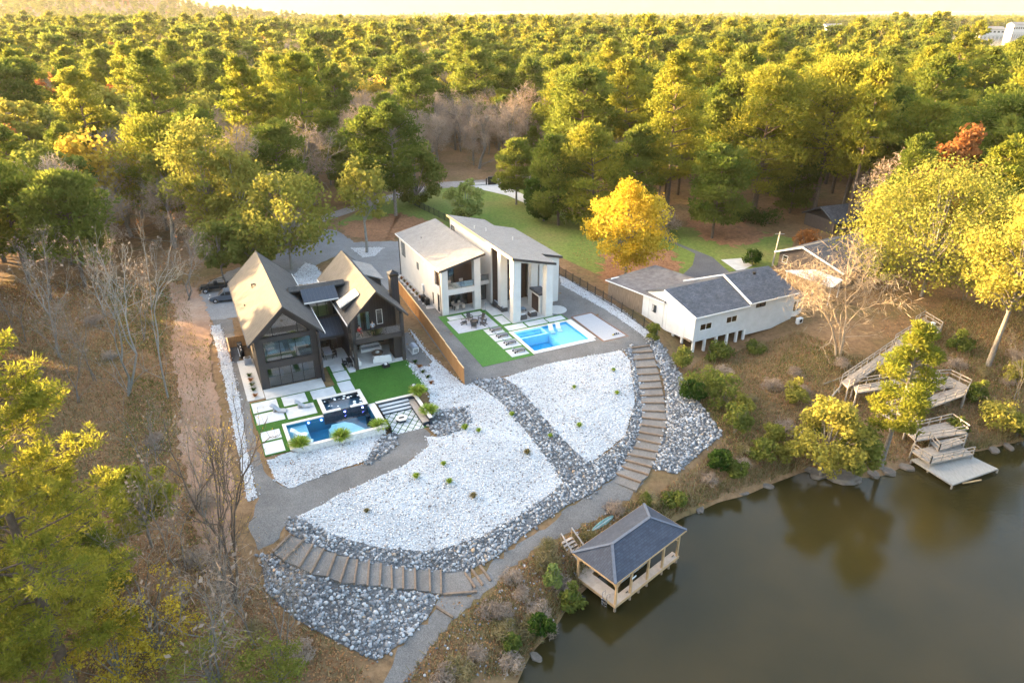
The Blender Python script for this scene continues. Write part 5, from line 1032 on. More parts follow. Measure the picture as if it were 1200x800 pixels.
# stair down to the dock
sb = thing("dock_stairs","wooden stairs with handrails leading down to the boathouse","stairs",(0,0,0))
tA,tB = G(657,634.3,-4.25),G(669.3,627.3,-4.25); bA,bB = G(676.3,665.8,DZ),G(691,658.8,DZ)
for i in range(8):
    t_ = (i+.5)/8; p,q = tA.lerp(bA,t_),tB.lerp(bB,t_); MB().bar(p,q,.27,.05).build("step",deck_wood,sb)
for p,q in ((tA,bA),(tB,bB)):
    MB().bar(p+Vector((0,0,-.12)),q+Vector((0,0,-.12)),.06,.28).build("stringer",pine_wood,sb); MB().bar(p+Vector((0,0,1.0)),q+Vector((0,0,1.0)),.14,.05).build("handrail",deck_wood,sb)
    for t_ in (.02,.5,.98): w_ = p.lerp(q,t_); MB().bar(w_+Vector((0,0,-.6)),w_+Vector((0,0,1.0)),.1,.1).build("post",pine_wood,sb)
ld = thing("swim_ladder","silver swim ladder hooked over the boathouse deck edge","ladder",FK.w(0.9,-0.03,DZ),FK.deg+0)
for x in (0,.5): m = MB(); m.tube((x,-.05,-1.3),(x,-.05,.5),.03); m.tube((x,-.05,.5),(x,.35,.5),.03); m.tube((x,.35,.5),(x,.35,0),.03); m.build("rail",chrome,ld)
for i in range(4): MB().box(0,.5,-.12,.02,-1.1+i*.32,-1.06+i*.32).build("rung",chrome,ld)
ld.location = FK.w(-.03,1.4,DZ); ld.rotation_euler = (0,0,R(FK.deg-90))
bo = thing("covered_boat","dark red covered motorboat hanging under the boathouse roof","boat",FK.w(5.4,2.5,-6.45),FK.deg)
hull = []; n_ = 9
m = MB(); vs_ = []; 
for i in range(n_):
    x = -2.6+5.2*i/(n_-1); w_ = .95*min(1,(1-max(0,(x-.6)/2.05)**2)**.5 if x > .6 else 1)+.02; k_ = -.1+.35*max(0,(x-.8)/1.8)**2
    vs_ += [(x,-w_,.75),(x,-w_*.75,k_+.15),(x,0,k_),(x,w_*.75,k_+.15),(x,w_,.75)]
fs_ = [(i*5+j,i*5+j+1,(i+1)*5+j+1,(i+1)*5+j) for i in range(n_-1) for j in range(4)]+[(4,3,2,1,0)]
m.add(vs_,fs_); m.build("hull",white_paint,bo,smooth=False)
m = MB(); vs_ = []
for i in range(n_):
    x = -2.6+5.2*i/(n_-1); w_ = .98*min(1,(1-max(0,(x-.6)/2.05)**2)**.5 if x > .6 else 1)+.03; h_ = .8+.45*math.exp(-((x+.2)/1.1)**2)
    vs_ += [(x,-w_,.74),(x,-w_*.5,h_),(x,w_*.5,h_),(x,w_,.74)]
m.add(vs_,[(i*4+j,i*4+j+1,(i+1)*4+j+1,(i+1)*4+j) for i in range(n_-1) for j in range(3)]+[(0,1,2,3)]); m.build("cover",M("boat_cover",(0.09,0.03,0.03),0.8,0.15),bo,smooth=True)
m = MB(); m.box(-2.95,-2.62,-.2,.2,-.3,.9); m.build("outboard",black_iron,bo,bevel=.04)
ky = thing("paddle_board","teal and white paddle board resting on its edge on the bank","paddle board",T(706,614)+Vector((0,0,.12)),38)
def board_poly(L_,W_): return [(L_/2*math.cos(t)*abs(math.cos(t))**.15, W_/2*math.sin(t)) for t in np.linspace(0,2*math.pi,20,endpoint=False)]
k1 = MB().prism(board_poly(3.1,.6),0,.06).build("deck",M("teal_board",(0.20,0.38,0.37),0.4,0.1),ky); MB().prism(board_poly(3.0,.55),-.05,0).build("hull",M("orange_hull",(0.50,0.27,0.10),0.5,0.1),ky); MB().box(-1.2,1.2,-.04,.04,.06,.065).build("stripe",white_paint,ky)
ky.rotation_euler = (R(62),R(-4),R(40))

# ------------------------------------------------------------------ zigzag walkway and dock on the right shore
wk = thing("shore_walkway","grey weathered zigzag boardwalk with railings down the wooded bank","boardwalk",(0,0,0))
def deck_poly(pts, label_part="deck", rails=(), parent=None, mat=None, rail_h=1.0, post_to=None):
    pts = [Vector(p) for p in pts]; par = parent or wk
    MB().ext(pts,(0,0,-.16)).build(label_part,mat or grey_wood,par)
    # plank joints as raised boards
    e0,e1 = pts[1]-pts[0],pts[-1]-pts[0]
    m = MB(); L_ = e1.length; k = max(2,int(L_/.22)); oth = pts[2]
    for i in range(k):
        t0,t1 = i/k,(i+.88)/k; a0 = pts[0].lerp(pts[-1],t0); a1 = pts[0].lerp(pts[-1],t1); b0 = pts[1].lerp(pts[2],t0); b1 = pts[1].lerp(pts[2],t1)
        m.ext([a0+Vector((0,0,.03)),b0+Vector((0,0,.03)),b1+Vector((0,0,.03)),a1+Vector((0,0,.03))],(0,0,-.028))
    tag(m.build("deck_boards",mat or grey_wood,par),kind="stuff")
    for p in pts: MB().bar(p+Vector((0,0,-.1)),Vector((p.x,p.y,min(hz(p.x,p.y),p.z)-.8)),.14,.14).build("post",grey_wood,par)
    for i,j in rails:
        p,q = pts[i],pts[j]; k = max(1,int(round((q-p).length/1.7)))
        for z_ in (rail_h,rail_h*.55): MB().bar(p+Vector((0,0,z_)),q+Vector((0,0,z_)),.06,.12).build("rail",grey_wood,par)
        for s_ in range(k+1): w_ = p.lerp(q,s_/k); MB().bar(w_,w_+Vector((0,0,rail_h)),.09,.09).build("rail_post",grey_wood,par)
dk = thing("floating_dock","broad pale plank dock on the water at the foot of the boardwalk","dock",(0,0,0))
deck_poly([G(1068,538,-5.95),G(1116,568,-5.95),G(1169.5,549,-5.95),G(1121,526,-5.95)],"deck",(),dk,pale_wood)
for a,b in (((1128,566),(1150,562)),): MB().bar(G(*a,-6.3),G(*b,-5.95),.12,.12).build("brace",pine_wood,dk)
deck_poly([G(1068,528,-5.3),G(1090,543,-5.3),G(1140,532,-5.3),G(1120,517,-5.3)],"landing",((0,1),(1,2)))
deck_poly([G(1061,505,-4.4),G(1073,516,-4.4),G(1134,507,-4.4),G(1114,493,-4.4)],"landing",((0,1),(1,2),(2,3),(3,0)))
deck_poly([G(1090,518,-5.0),G(1100,528,-5.1),G(1130,518,-4.6),G(1122,512,-4.5)],"stair_flight",((0,1),(1,2)))
deck_poly([G(1048,488,-3.7),G(1061,503,-4.3),G(1074,499,-4.3),G(1062,485,-3.7)],"ramp",((0,1),(3,2)))
deck_poly([G(1030,482,-3.7),G(1046,493,-3.7),G(1130,463,-2.7),G(1118,455,-2.7)],"ramp",((1,2),(0,3)))
deck_poly([G(1118,455,-2.7),G(1131,464,-2.7),G(1136,453,-2.7),G(1112,441,-2.7)],"landing",((1,2),(2,3)))
deck_poly([G(1060,444,-2.0),G(1062,451,-2.0),G(1118,454,-2.7),G(1112,441,-2.7)],"ramp",((0,3),(1,2)))
deck_poly([G(1000,452,-2.0),G(1004,460,-2.0),G(1062,451,-2.0),G(1058,443,-2.0)],"ramp",((0,3),(1,2)))
deck_poly([G(986,447,-1.9),G(994,454,-1.95),G(1060,409,-1.02),G(1051,402,-.92)],"ramp",((1,2),(0,3)))
deck_poly([G(1048,400,-.9),G(1066,411,-1.0),G(1101,389,-.5),G(1084,378,-.5)],"ramp",((1,2),(0,3)))
deck_poly([G(1072,378,-.45),G(1090,390,-.45),G(1103,385,-.45),G(1082,372,-.45)],"landing",((2,3),(0,3)))
bx_ = thing("white_bin","white plastic box on the top landing of the boardwalk","box",G(1092,384,-.45),10); boxo("bin",(-.25,.25,-.2,.2,.03,.75),white_paint,bx_,bevel=.03); boxo("lid",(-.28,.28,-.23,.23,.75,.82),white_paint,bx_)

# ------------------------------------------------------------------ vehicles
def wheel(parent, x, y, r, w=.24):
    t = MB().tube((x,y-w/2,r),(x,y+w/2,r),r,n=16).build("wheel",rubber,parent); MB().tube((x,y-w/2-.01,r),(x,y+w/2+.01,r),r*.6,n=12).build("rim",chrome,t)
def car_body(prof, W, name, mat, parent, inset=.14, belt=.95):
    """side profile lofted across the width, narrower above the belt line"""
    m = MB(); ys = [-W/2,-W/2+.06,W/2-.06,W/2]; vs_ = []; k = len(prof)
    for j,y in enumerate(ys):
        for x,z in prof:
            s_ = max(0,z-belt)/.7; yy = y*(1-inset*2/W*s_) ; edge = .03 if j in (0,3) else 0
            vs_.append((x*(1-edge*.3),yy,z-edge if z > belt else z))
    fs_ = [(j*k+i,j*k+(i+1)%k,(j+1)*k+(i+1)%k,(j+1)*k+i) for j in range(3) for i in range(k)]+[tuple(range(k)),tuple(range(4*k-1,3*k-1,-1))]
    m.add(vs_,fs_); return m.build(name,mat,parent)
s0 = G(246,354); s1 = G(284,350)
su = thing("suv","slate blue-grey SUV parked by the left wall of the dark house","car",(s0+s1)/2+Vector((0,0,.05)),math.degrees(math.atan2((s1-s0).y,(s1-s0).x))+180)
car_body([(-2.25,.45),(-2.3,.8),(-2.2,1.0),(-2.05,1.1),(-1.65,1.66),(-1.2,1.74),(.1,1.72),(.85,1.12),(1.9,.98),(2.2,.85),(2.27,.5),(2.1,.35),(-2.1,.35)],1.85,"body",suv_paint,su)
for s_ in (-1,1):
    for x0,x1,x2,x3 in ((-.05,.68,.05,.05),(-1.0,-.12,-1.0,-.12),(-1.85,-1.08,-1.55,-1.08)):
        MB().ext([(x0,s_*.885,1.12),(x1,s_*.885,1.12),(x3 if x0 > -.1 else x3,s_*.80,1.6),(x2,s_*.80,1.6)],(0,s_*.012,0)).build("side_window",black_iron,su)
    for x in (-1.4,1.42): wheel(su,x,s_*.86,.36)
    MB().box(2.2,2.29,s_*.7-.2,s_*.7+.2,.72,.88).build("headlight",lamp_white,su); MB().box(-2.31,-2.24,s_*.75-.12,s_*.75+.12,.75,1.0).build("tail_light",red_cloth,su); MB().box(.62,.78,s_*.98-.1,s_*.98+.1,1.05,1.2).build("mirror",suv_paint,su); MB().bar((-1.4,s_*.62,1.78),(.0,s_*.62,1.78),.05,.05).build("roof_rail",chrome,su)
MB().ext([(.9,-.72,1.13),(.9,.72,1.13),(.22,.66,1.68),(.22,-.66,1.68)],(.02,0,.02)).build("windscreen",black_iron,su); MB().box(2.25,2.30,-.45,.45,.55,.8).build("grille",black_iron,su)
jp = thing("black_jeep","black open-topped off-roader parked beyond the SUV","car",G(252,341)+Vector((0,0,.05)),200)
jb = MB(); jb.box(-1.9,1.0,-.75,.75,.55,1.05); jb.box(.9,1.95,-.6,.6,.55,1.1); jb.build("body",black_paint,jp,bevel=.05)
m = MB(); m.bar((.75,-.7,1.05),(.55,-.66,1.65),.06,.06); m.bar((.75,.7,1.05),(.55,.66,1.65),.06,.06); m.bar((.55,-.66,1.65),(.55,.66,1.65),.06,.06)
for x in (-.4,-1.7): m.bar((x,-.68,1.05),(x,-.66,1.8),.07,.07); m.bar((x,.68,1.05),(x,.66,1.8),.07,.07); m.bar((x,-.66,1.8),(x,.66,1.8),.07,.07)
for y in (-.66,.66): m.bar((.55,y,1.66),(-1.7,y,1.8),.07,.07)
m.build("roll_cage",black_paint,jp)
for s_ in (-1,1):
    for x in (-1.35,1.3): wheel(jp,x,s_*.82,.42,.28); MB().box(x-.5,x+.5,s_*.8-.16,s_*.8+.16,.86,.92).build("fender",black_paint,jp)
    MB().tube((1.94,s_*.42,.88),(1.98,s_*.42,.88),.11,n=12).build("headlight",lamp_white,jp); boxo("seat",(-.5,0,s_*.35-.22,s_*.35+.22,1.0,1.5),rubber,jp)
MB().box(-2.15,-1.9,-.1,.1,.7,.9).build("spare_bracket",black_paint,jp); MB().tube((-2.2,0,.95),(-1.98,0,.95),.4,n=14).build("spare_wheel",rubber,jp); MB().box(1.95,2.15,-.75,.75,.5,.65).build("bumper",black_paint,jp)

# ------------------------------------------------------------------ people on the balcony
def person(label, loc, deg, joints, mats_of, group=None):
    """one skinned figure: joints = {name: (x,y,z,r,parent)}"""
    names = list(joints); idx = {k:i for i,k in enumerate(names)}
    me = bpy.data.meshes.new("person"); me.from_pydata([joints[k][:3] for k in names],[(idx[k],idx[joints[k][4]]) for k in names if joints[k][4]],[])
    ob = bpy.data.objects.new("person",me); COL.objects.link(ob); sk = ob.modifiers.new("skin",'SKIN'); sk.use_smooth_shade = True; su_ = ob.modifiers.new("sub",'SUBSURF'); su_.levels = 2; su_.render_levels = 2
    for k in names: v_ = me.skin_vertices[0].data[idx[k]]; r_ = joints[k][3]; v_.radius = (r_,r_) if not isinstance(r_,tuple) else r_; v_.use_root = (k == 'pelvis')
    dg = bpy.context.evaluated_depsgraph_get(); nm = bpy.data.meshes.new_from_object(ob.evaluated_get(dg)); bpy.data.objects.remove(ob)
    ob = tag(link(bpy.data.objects.new("person",nm)),label,"person",group); ob.location = loc; ob.rotation_euler = (0,0,R(deg))
    nm.materials.clear(); [nm.materials.append(x) for x in (skin_m,)+mats_of[0]]
    pts_ = [(Vector(joints[k][:3]).lerp(Vector(joints[joints[k][4]][:3]),t) if joints[k][4] else Vector(joints[k][:3]),mats_of[1].get(k,0)) for k in names for t in (0,.3,.6)]
    for f in nm.polygons: f.material_index = min(pts_,key=lambda q:(q[0]-f.center).length)[1]; f.use_smooth = True
    hz_ = joints['head']; MB().lathe([(.02,.0),(.105,.02),(.115,.09),(.085,.17),(.02,.2)],(hz_[0],hz_[1]+.015,hz_[2]-.04),10).build("hair",hair_m,ob,smooth=True)
    return ob
def body(sit, arm_l, arm_r):
    if sit: leg = {s:[(x,-.02,.47,.085,'pelvis'),(x*1.3,-.45,.50,.065,0),(x*1.2,-.55,.08,.045,1),(x*1.2,-.70,.04,.035,2)] for s,x in (('l',-.1),('r',.1))}; hz0 = .48
    else: leg = {s:[(x,0,.88,.09,'pelvis'),(x*1.2,-.03,.48,.065,0),(x*1.4,0,.09,.045,1),(x*1.4,-.14,.04,.035,2)] for s,x in (('l',-.1),('r',.12))}; hz0 = .95
    J = {'pelvis':(0,0,hz0,(.15,.11),None),'waist':(0,-.01,hz0+.2,(.13,.10),'pelvis'),'chest':(0,-.02,hz0+.42,(.17,.12),'waist'),'neck':(0,-.03,hz0+.58,.055,'chest'),'chin':(0,-.05,hz0+.66,.07,'neck'),'head':(0,-.04,hz0+.78,.095,'chin')}
    for s,ch in leg.items():
        prev = 'pelvis'
        for i,q in enumerate(ch): k = f"leg{i}{s}"; J[k] = (*q[:4],prev); prev = k
    for s,ch in (('l',arm_l),('r',arm_r)):
        prev = 'chest'
        for i,q in enumerate(ch): k = f"arm{i}{s}"; J[k] = (q[0],q[1],q[2]+hz0,q[3],prev); prev = k
    return J
al = [(-.2,0,.48,.055),(-.27,-.02,.22,.042),(-.2,-.22,.12,.033),(-.16,-.30,.10,.03)]; ar = [(.2,0,.48,.055),(.3,-.05,.24,.042),(.22,-.25,.2,.033),(.18,-.33,.2,.03)]
mp_ = {'pelvis':2,'waist':1,'chest':1,'neck':0,'chin':0,'head':0,**{f"leg{i}{s}":(2 if i < 2 else 0) for i in range(4) for s in 'lr'},**{f"arm{i}{s}":(1 if i < 2 else 0) for i in range(4) for s in 'lr'}}
person("seated person in red clothing on the dark house balcony",FA.w(11.75,1.1,4.1),26+15,body(True,al,ar),((red_cloth,red_cloth),mp_))
person("standing person in pale shirt and dark trousers leaning on the balcony",FA.w(13.35,0.75,4.1),26-10,body(False,al,ar),((blue_cloth,dark_cloth),mp_))
bc = thing("balcony_chair","dark chair under the seated person in red","chair",FA.w(11.75,1.1,4.1),26+15); boxo("seat",(-.25,.25,-.25,.25,.34,.39),dark_metal,bc); boxo("backrest",(-.25,.25,.24,.28,.39,.9),dark_metal,bc); [boxo("leg",(x-.02,x+.02,y-.02,y+.02,0,.34),dark_metal,bc) for x in (-.22,.22) for y in (-.22,.22)]
# ------------------------------------------------------------------ trees
bark_pine = M("pine_bark",(0.11,0.082,0.062),0.95,0.3,3); bark_grey = M("grey_bark",(0.165,0.148,0.128),0.95,0.3,3); bark_pale = M("pale_bark",(0.215,0.205,0.18),0.9,0.25,3); bark_gold = M("tan_bark",(0.30,0.225,0.15),0.9,0.2,3)
needle = leaf_mat("pine_needles",(0.068,0.105,0.020),(0.18,0.195,0.036),transl=0.48)
needle_y = leaf_mat("pine_needles_yellow",(0.115,0.148,0.022),(0.30,0.275,0.04),transl=0.48)
leaf_green = leaf_mat("leaves_green",(0.08,0.11,0.025),(0.185,0.195,0.042))
leaf_yg = leaf_mat("leaves_yellow_green",(0.145,0.165,0.034),(0.33,0.29,0.06))
leaf_yellow = leaf_mat("leaves_yellow",(0.36,0.25,0.02),(0.56,0.44,0.06),rnd=0.1)
leaf_gold = leaf_mat("leaves_gold",(0.30,0.22,0.03),(0.46,0.34,0.06))
leaf_rust = leaf_mat("leaves_rust",(0.22,0.09,0.035),(0.34,0.15,0.05))
leaf_tan = leaf_mat("twig_haze",(0.22,0.165,0.125),(0.36,0.285,0.22),transl=0.25)
twig_gold = leaf_mat("tan_twigs",(0.20,0.16,0.115),(0.32,0.26,0.19),transl=0.2)
leaf_dark = leaf_mat("leaves_dark_green",(0.025,0.055,0.012),(0.07,0.11,0.02))
leaf_pale = leaf_mat("leaves_pale_green",(0.14,0.19,0.05),(0.27,0.30,0.09))
grass_green = leaf_mat("ornamental_grass",(0.17,0.26,0.03),(0.38,0.46,0.08),rnd=0.15); dry_grass = leaf_mat("dry_grass",(0.13,0.12,0.04),(0.34,0.27,0.15),rnd=0.2); litter_leaf = leaf_mat("fallen_leaves",(0.18,0.08,0.04),(0.40,0.22,0.10),rnd=0.1,transl=0.15)

class TB:
    """tree parts as numpy lists: leaf quads and bark tubes"""
    def __init__(s, seed): s.r = np.random.default_rng(seed); s.LV = []; s.LT = []; s.BV = []; s.BF = []; s.nb = 0
    def tube(s, p0, p1, r0, r1, k=5):
        p0 = np.asarray(p0,float); p1 = np.asarray(p1,float); d = p1-p0; L_ = np.linalg.norm(d)
        if L_ < 1e-6: return
        d /= L_; a = np.cross(d,(0,0,1) if abs(d[2]) < .9 else (1,0,0)); a /= np.linalg.norm(a); b = np.cross(d,a)
        t = np.arange(k)*2*np.pi/k; ring = np.cos(t)[:,None]*a+np.sin(t)[:,None]*b
        s.BV.append(np.concatenate([p0+ring*r0,p1+ring*r1])); i = np.arange(k)
        s.BF.append(np.stack([i,(i+1)%k,k+(i+1)%k,k+i],1)+s.nb); s.nb += 2*k
    def chain(s, P, r0, r1, k=6):
        n_ = len(P)-1
        for i in range(n_): s.tube(P[i],P[i+1],r0+(r1-r0)*i/n_,r0+(r1-r0)*(i+1)/n_,k)
    def leaves(s, C, su, sv, up=0.3, out=None, t0=None):
        """diamond leaf faces at centres C"""
        n_ = len(C); r = s.r; nrm = r.normal(size=(n_,3)); nrm[:,2] += up
        if out is not None: nrm += out*1.2
        nrm /= np.linalg.norm(nrm,axis=1)[:,None]+1e-9
        a = np.cross(nrm,r.normal(size=(n_,3))); a /= np.linalg.norm(a,axis=1)[:,None]+1e-9; b = np.cross(nrm,a)
        k = (0.65+0.7*r.random(n_))[:,None]; a = a*su*k; b = b*sv*k
        s.LV.append(np.stack([C+a,C+b,C-a,C-b],1).reshape(-1,3))
        t = r.random(n_)*0.6+0.2 if t0 is None else np.clip(t0+r.normal(0,.14,n_),0,1)
        s.LT.append(np.repeat(t,4))
    def clump(s, c, rad, n_, su, sv, flat=0.6, up=0.4, tint=None, radial=False):
        r = s.r; d = r.normal(size=(n_,3)); d /= np.linalg.norm(d,axis=1)[:,None]; rr = rad*(0.35+0.65*r.random(n_)**0.5)
        rr *= 1+0.25*np.sin(d[:,0]*5+c[0])*np.cos(d[:,1]*5+c[1]); o = d*rr[:,None]; o[:,2] *= flat
        if radial:   # needles fan out from the twig end
            a = d+r.normal(0,.35,d.shape); a[:,2] += .25; a /= np.linalg.norm(a,axis=1)[:,None]; b = np.cross(a,r.normal(size=a.shape)); b /= np.linalg.norm(b,axis=1)[:,None]+1e-9; k = (.7+.6*r.random(n_))[:,None]; C = np.asarray(c)+o
            s.LV.append(np.stack([C+a*su*k,C+b*sv*k,C-a*su*k,C-b*sv*k],1).reshape(-1,3)); s.LT.append(np.repeat(np.clip((.5 if tint is None else tint)+r.normal(0,.14,n_),0,1),4)); return
        s.leaves(np.asarray(c)+o,su,sv,up,d,None if tint is None else np.full(n_,tint))
    def meshes(s, name, leaf, bark, joined=False):
        LV = np.concatenate(s.LV) if s.LV else np.zeros((0,3)); LT = np.concatenate(s.LT) if s.LT else np.zeros(0); LF = np.arange(len(LV)).reshape(-1,4)
        BV = np.concatenate(s.BV) if s.BV else np.zeros((0,3)); BF = np.concatenate(s.BF) if s.BF else np.zeros((0,4),int)
        if joined:
            return mesh_np(name,np.concatenate([LV,BV]),np.concatenate([LF,BF+len(LV)]),None,[leaf,bark],np.concatenate([np.zeros(len(LF)),np.ones(len(BF))]),tint=np.concatenate([LT,np.zeros(len(BV))]))
        return mesh_np(name+"_crown",LV,LF,None,[leaf],tint=LT), mesh_np(name+"_trunk",BV,BF,None,[bark])
def trunk_pts(r, H, lean, n_=7, wob=0.012):
    z = np.linspace(0,H,n_); P = np.zeros((n_,3)); P[:,2] = z
    P[:,0] = lean[0]*(z/H)**1.3*H+np.cumsum(r.normal(0,wob*H/n_*2,n_)); P[:,1] = lean[1]*(z/H)**1.3*H+np.cumsum(r.normal(0,wob*H/n_*2,n_)); P[:,:2] -= P[0,:2]; return P
def at_h(P, z): return np.array([np.interp(z,P[:,2],P[:,0]),np.interp(z,P[:,2],P[:,1]),z])
def pine(seed, H=20, Rc=4.6, base=.42, nbr=30, per=70, su=.34, sv=.13, flat=.55, top=1.0):
    t = TB(seed); r = t.r; P = trunk_pts(r,H*.97,r.normal(0,.025,2)); t.chain(P,H*.0155+.03,.04,7)
    for i in range(nbr):
        u = (i+r.random()*.8)/nbr; z = H*(base+(0.97-base)*u); env = math.sin(math.pi*(.22+.74*u))**.75; L_ = Rc*env*(.62+.5*r.random()); az = i*2.4+r.normal(0,.4)
        p0 = at_h(P,z); el = .08+.75*u**1.5+r.normal(0,.12); d = np.array([math.cos(az)*math.cos(el),math.sin(az)*math.cos(el),math.sin(el)]); mid = p0+d*L_*.55; end = p0+d*L_+np.array([0,0,.07*L_])
        t.chain(np.array([p0,mid,end]),.018*H*.28+.015,.018,4); side = np.array([-math.sin(az),math.cos(az),0]); tn = r.random()
        for f,sd in ((1.0,0),(.78,.28),(.78,-.28),(.5,.1)):
            if f < .6 and r.random() < .45: continue
            c = p0+(end-p0)*f+side*sd*L_*(.7+.6*r.random()); rad = (.20+.10*r.random())*Rc*(.75+.5*env)*(1 if f > .6 else .75); t.clump(c,rad,int(per*(.7+.6*r.random())),su,sv,flat,.5,.25+.5*tn,True)
    for k in range(4): t.clump(at_h(P,H*(.97-.03*k))+r.normal(0,.25,3)*Rc*.15,Rc*.24,per,su,sv,.8,.5,.6)
    for k in range(int(6*(base/.4))):   # bare stubs under the crown
        z = H*base*(.55+.45*r.random()); az = r.random()*6.28; p0 = at_h(P,z); t.tube(p0,p0+np.array([math.cos(az),math.sin(az),.1])*Rc*.3*r.random(),.04,.012,3)
    return t
def broad(seed, H=15, Rc=5.2, base=.22, ncl=60, per=85, su=.26, sv=.20, rad=.27, shape=1.0, hollow=.35, flat=.8):
    t = TB(seed); r = t.r; P = trunk_pts(r,H*.85,r.normal(0,.02,2)); t.chain(P,H*.015+.015,.03,7); zc = H*(base+1)/2; hz_ = H*(1-base)/2
    for i in range(ncl):
        d = r.normal(size=3); d /= np.linalg.norm(d); k = hollow+(1-hollow)*r.random()**.45; w = 1-.28*max(0,d[2])*shape; c = np.array([d[0]*Rc*k*w,d[1]*Rc*k*w,zc+d[2]*hz_*k*.93])
        c[:2] += at_h(P,min(c[2],H*.85))[:2]; tn = r.random()
        t.clump(c,rad*Rc*(.7+.7*r.random()),int(per*(.7+.6*r.random())),su,sv,flat,.35,.2+.6*tn)
        if i % 2 == 0: z0 = H*base*(.8+.6*r.random())+.25*max(0,c[2]-H*base); p0 = at_h(P,min(z0,c[2]*.85)); m_ = (p0+c)/2+np.array([0,0,.05*H*r.random()]); t.chain(np.array([p0,m_,c]),.006*H+.004,.012,4)
    return t
def bare(seed, H=16, Rc=5, fork=.3, depth=5, leaves=0, su=.15, sv=.1, stems=1, thick=.016, upb=.35, twigs=0):
    t = TB(seed); r = t.r; tips = []
    def grow(p,d,L_,rad,k):
        q = p+d*L_; mid = (p+q)/2+r.normal(0,.05,3)*L_; t.chain(np.array([p,mid,q]),rad,rad*.68,5 if k > 2 else 3); tips.append(q)
        if k <= 0: return
        n_ = 2 if k > 3 else r.integers(2,4)
        for i in range(n_):
            e = d+r.normal(0,.5,3)*(1.0 if i else .55); e[2] += upb*.45; e /= np.linalg.norm(e); grow(q,e,L_*(.62+.22*r.random()),rad*(.72 if i == 0 else .55),k-1)
        if k > 1:
            for _ in range(2): e = d+r.normal(0,.8,3); e /= np.linalg.norm(e); f = r.random(); grow(p+(q-p)*f,e,L_*.45,rad*.32,min(k-2,2))
    for s_ in range(stems):
        d = np.array([r.normal(0,.06+.12*(stems > 1)),r.normal(0,.06+.12*(stems > 1)),1.0]); d /= np.linalg.norm(d); grow(np.array([r.normal(0,.15),r.normal(0,.15),0])*(stems > 1),d,H*fork,H*thick,depth)
    if leaves:
        C = np.array(tips)[r.integers(0,len(tips),leaves)]+r.normal(0,.35,(leaves,3)); C = C[C[:,2] > H*.3]; t.leaves(C,su,sv)
    if twigs:
        C = np.array(tips)[r.integers(0,len(tips),twigs)]; C = C[C[:,2] > H*.12]; t.leaves(C+r.normal(0,.3,C.shape),.36,.013)
    A_ = np.concatenate(t.BV); k = np.array([1,1,H/np.percentile(A_[:,2],99.8)]); k[:2] = Rc/np.percentile(np.abs(A_[:,:2]),97); k[:2] = np.clip(k[:2],.5,2.2)
    t.BV = [v*k for v in t.BV]; t.LV = [v*k for v in t.LV]
    return t
def haze_tree(seed, H=14, Rc=4.2, n_=2600):
    """leafless crown of fine twigs seen from afar"""
    t = bare(seed,H,Rc,.28,4,0); r = t.r
    for i in range(34):
        d = r.normal(size=3); d /= np.linalg.norm(d); k = .35+.65*r.random()**.5; t.clump(np.array([d[0]*Rc*k,d[1]*Rc*k,H*.64+d[2]*H*.33*k]),Rc*.28,n_//34,.42,.035,.9,.6,.3+.5*r.random())
    return t
def shrub(seed, Rc=1.2, H=1.4, n_=700, su=.10, sv=.07):
    t = TB(seed); r = t.r
    for i in range(7): az = r.random()*6.28; e = np.array([math.cos(az)*Rc*.6,math.sin(az)*Rc*.6,H*.75]); t.chain(np.array([(0,0,-.1),e*.5+r.normal(0,.08,3),e]),.03,.01,4)
    for i in range(16):
        d = r.normal(size=3); d /= np.linalg.norm(d); d[2] = abs(d[2])*.9+.1; k = .5+.5*r.random(); t.clump(np.array([d[0]*Rc*k*.8,d[1]*Rc*k*.8,H*.15+d[2]*H*.7*k]),Rc*.38,n_//16,su,sv,.8,.4,.2+.6*r.random())
    return t
def grass_tuft(seed, h=.6, n_=120, spread=.35):
    t = TB(seed); r = t.r; az = r.random(n_)*6.28; o = r.random(n_)**.7*spread; base = np.stack([np.cos(az)*o*.25,np.sin(az)*o*.25,np.zeros(n_)],1); tip = np.stack([np.cos(az)*o*1.5,np.sin(az)*o*1.5,h*(.55+.45*r.random(n_))*(1-.35*o/spread)],1)
    mid = (base+tip)/2; mid[:,2] += h*.22; w = .018*np.stack([-np.sin(az),np.cos(az),0*az],1)*(1+h)
    V = np.stack([base-w,base+w,mid+w,mid-w,mid-w,mid+w,tip+w*.25,tip-w*.25],1).reshape(-1,3); t.LV.append(V); t.LT.append(np.repeat(r.random(n_),8)); return t

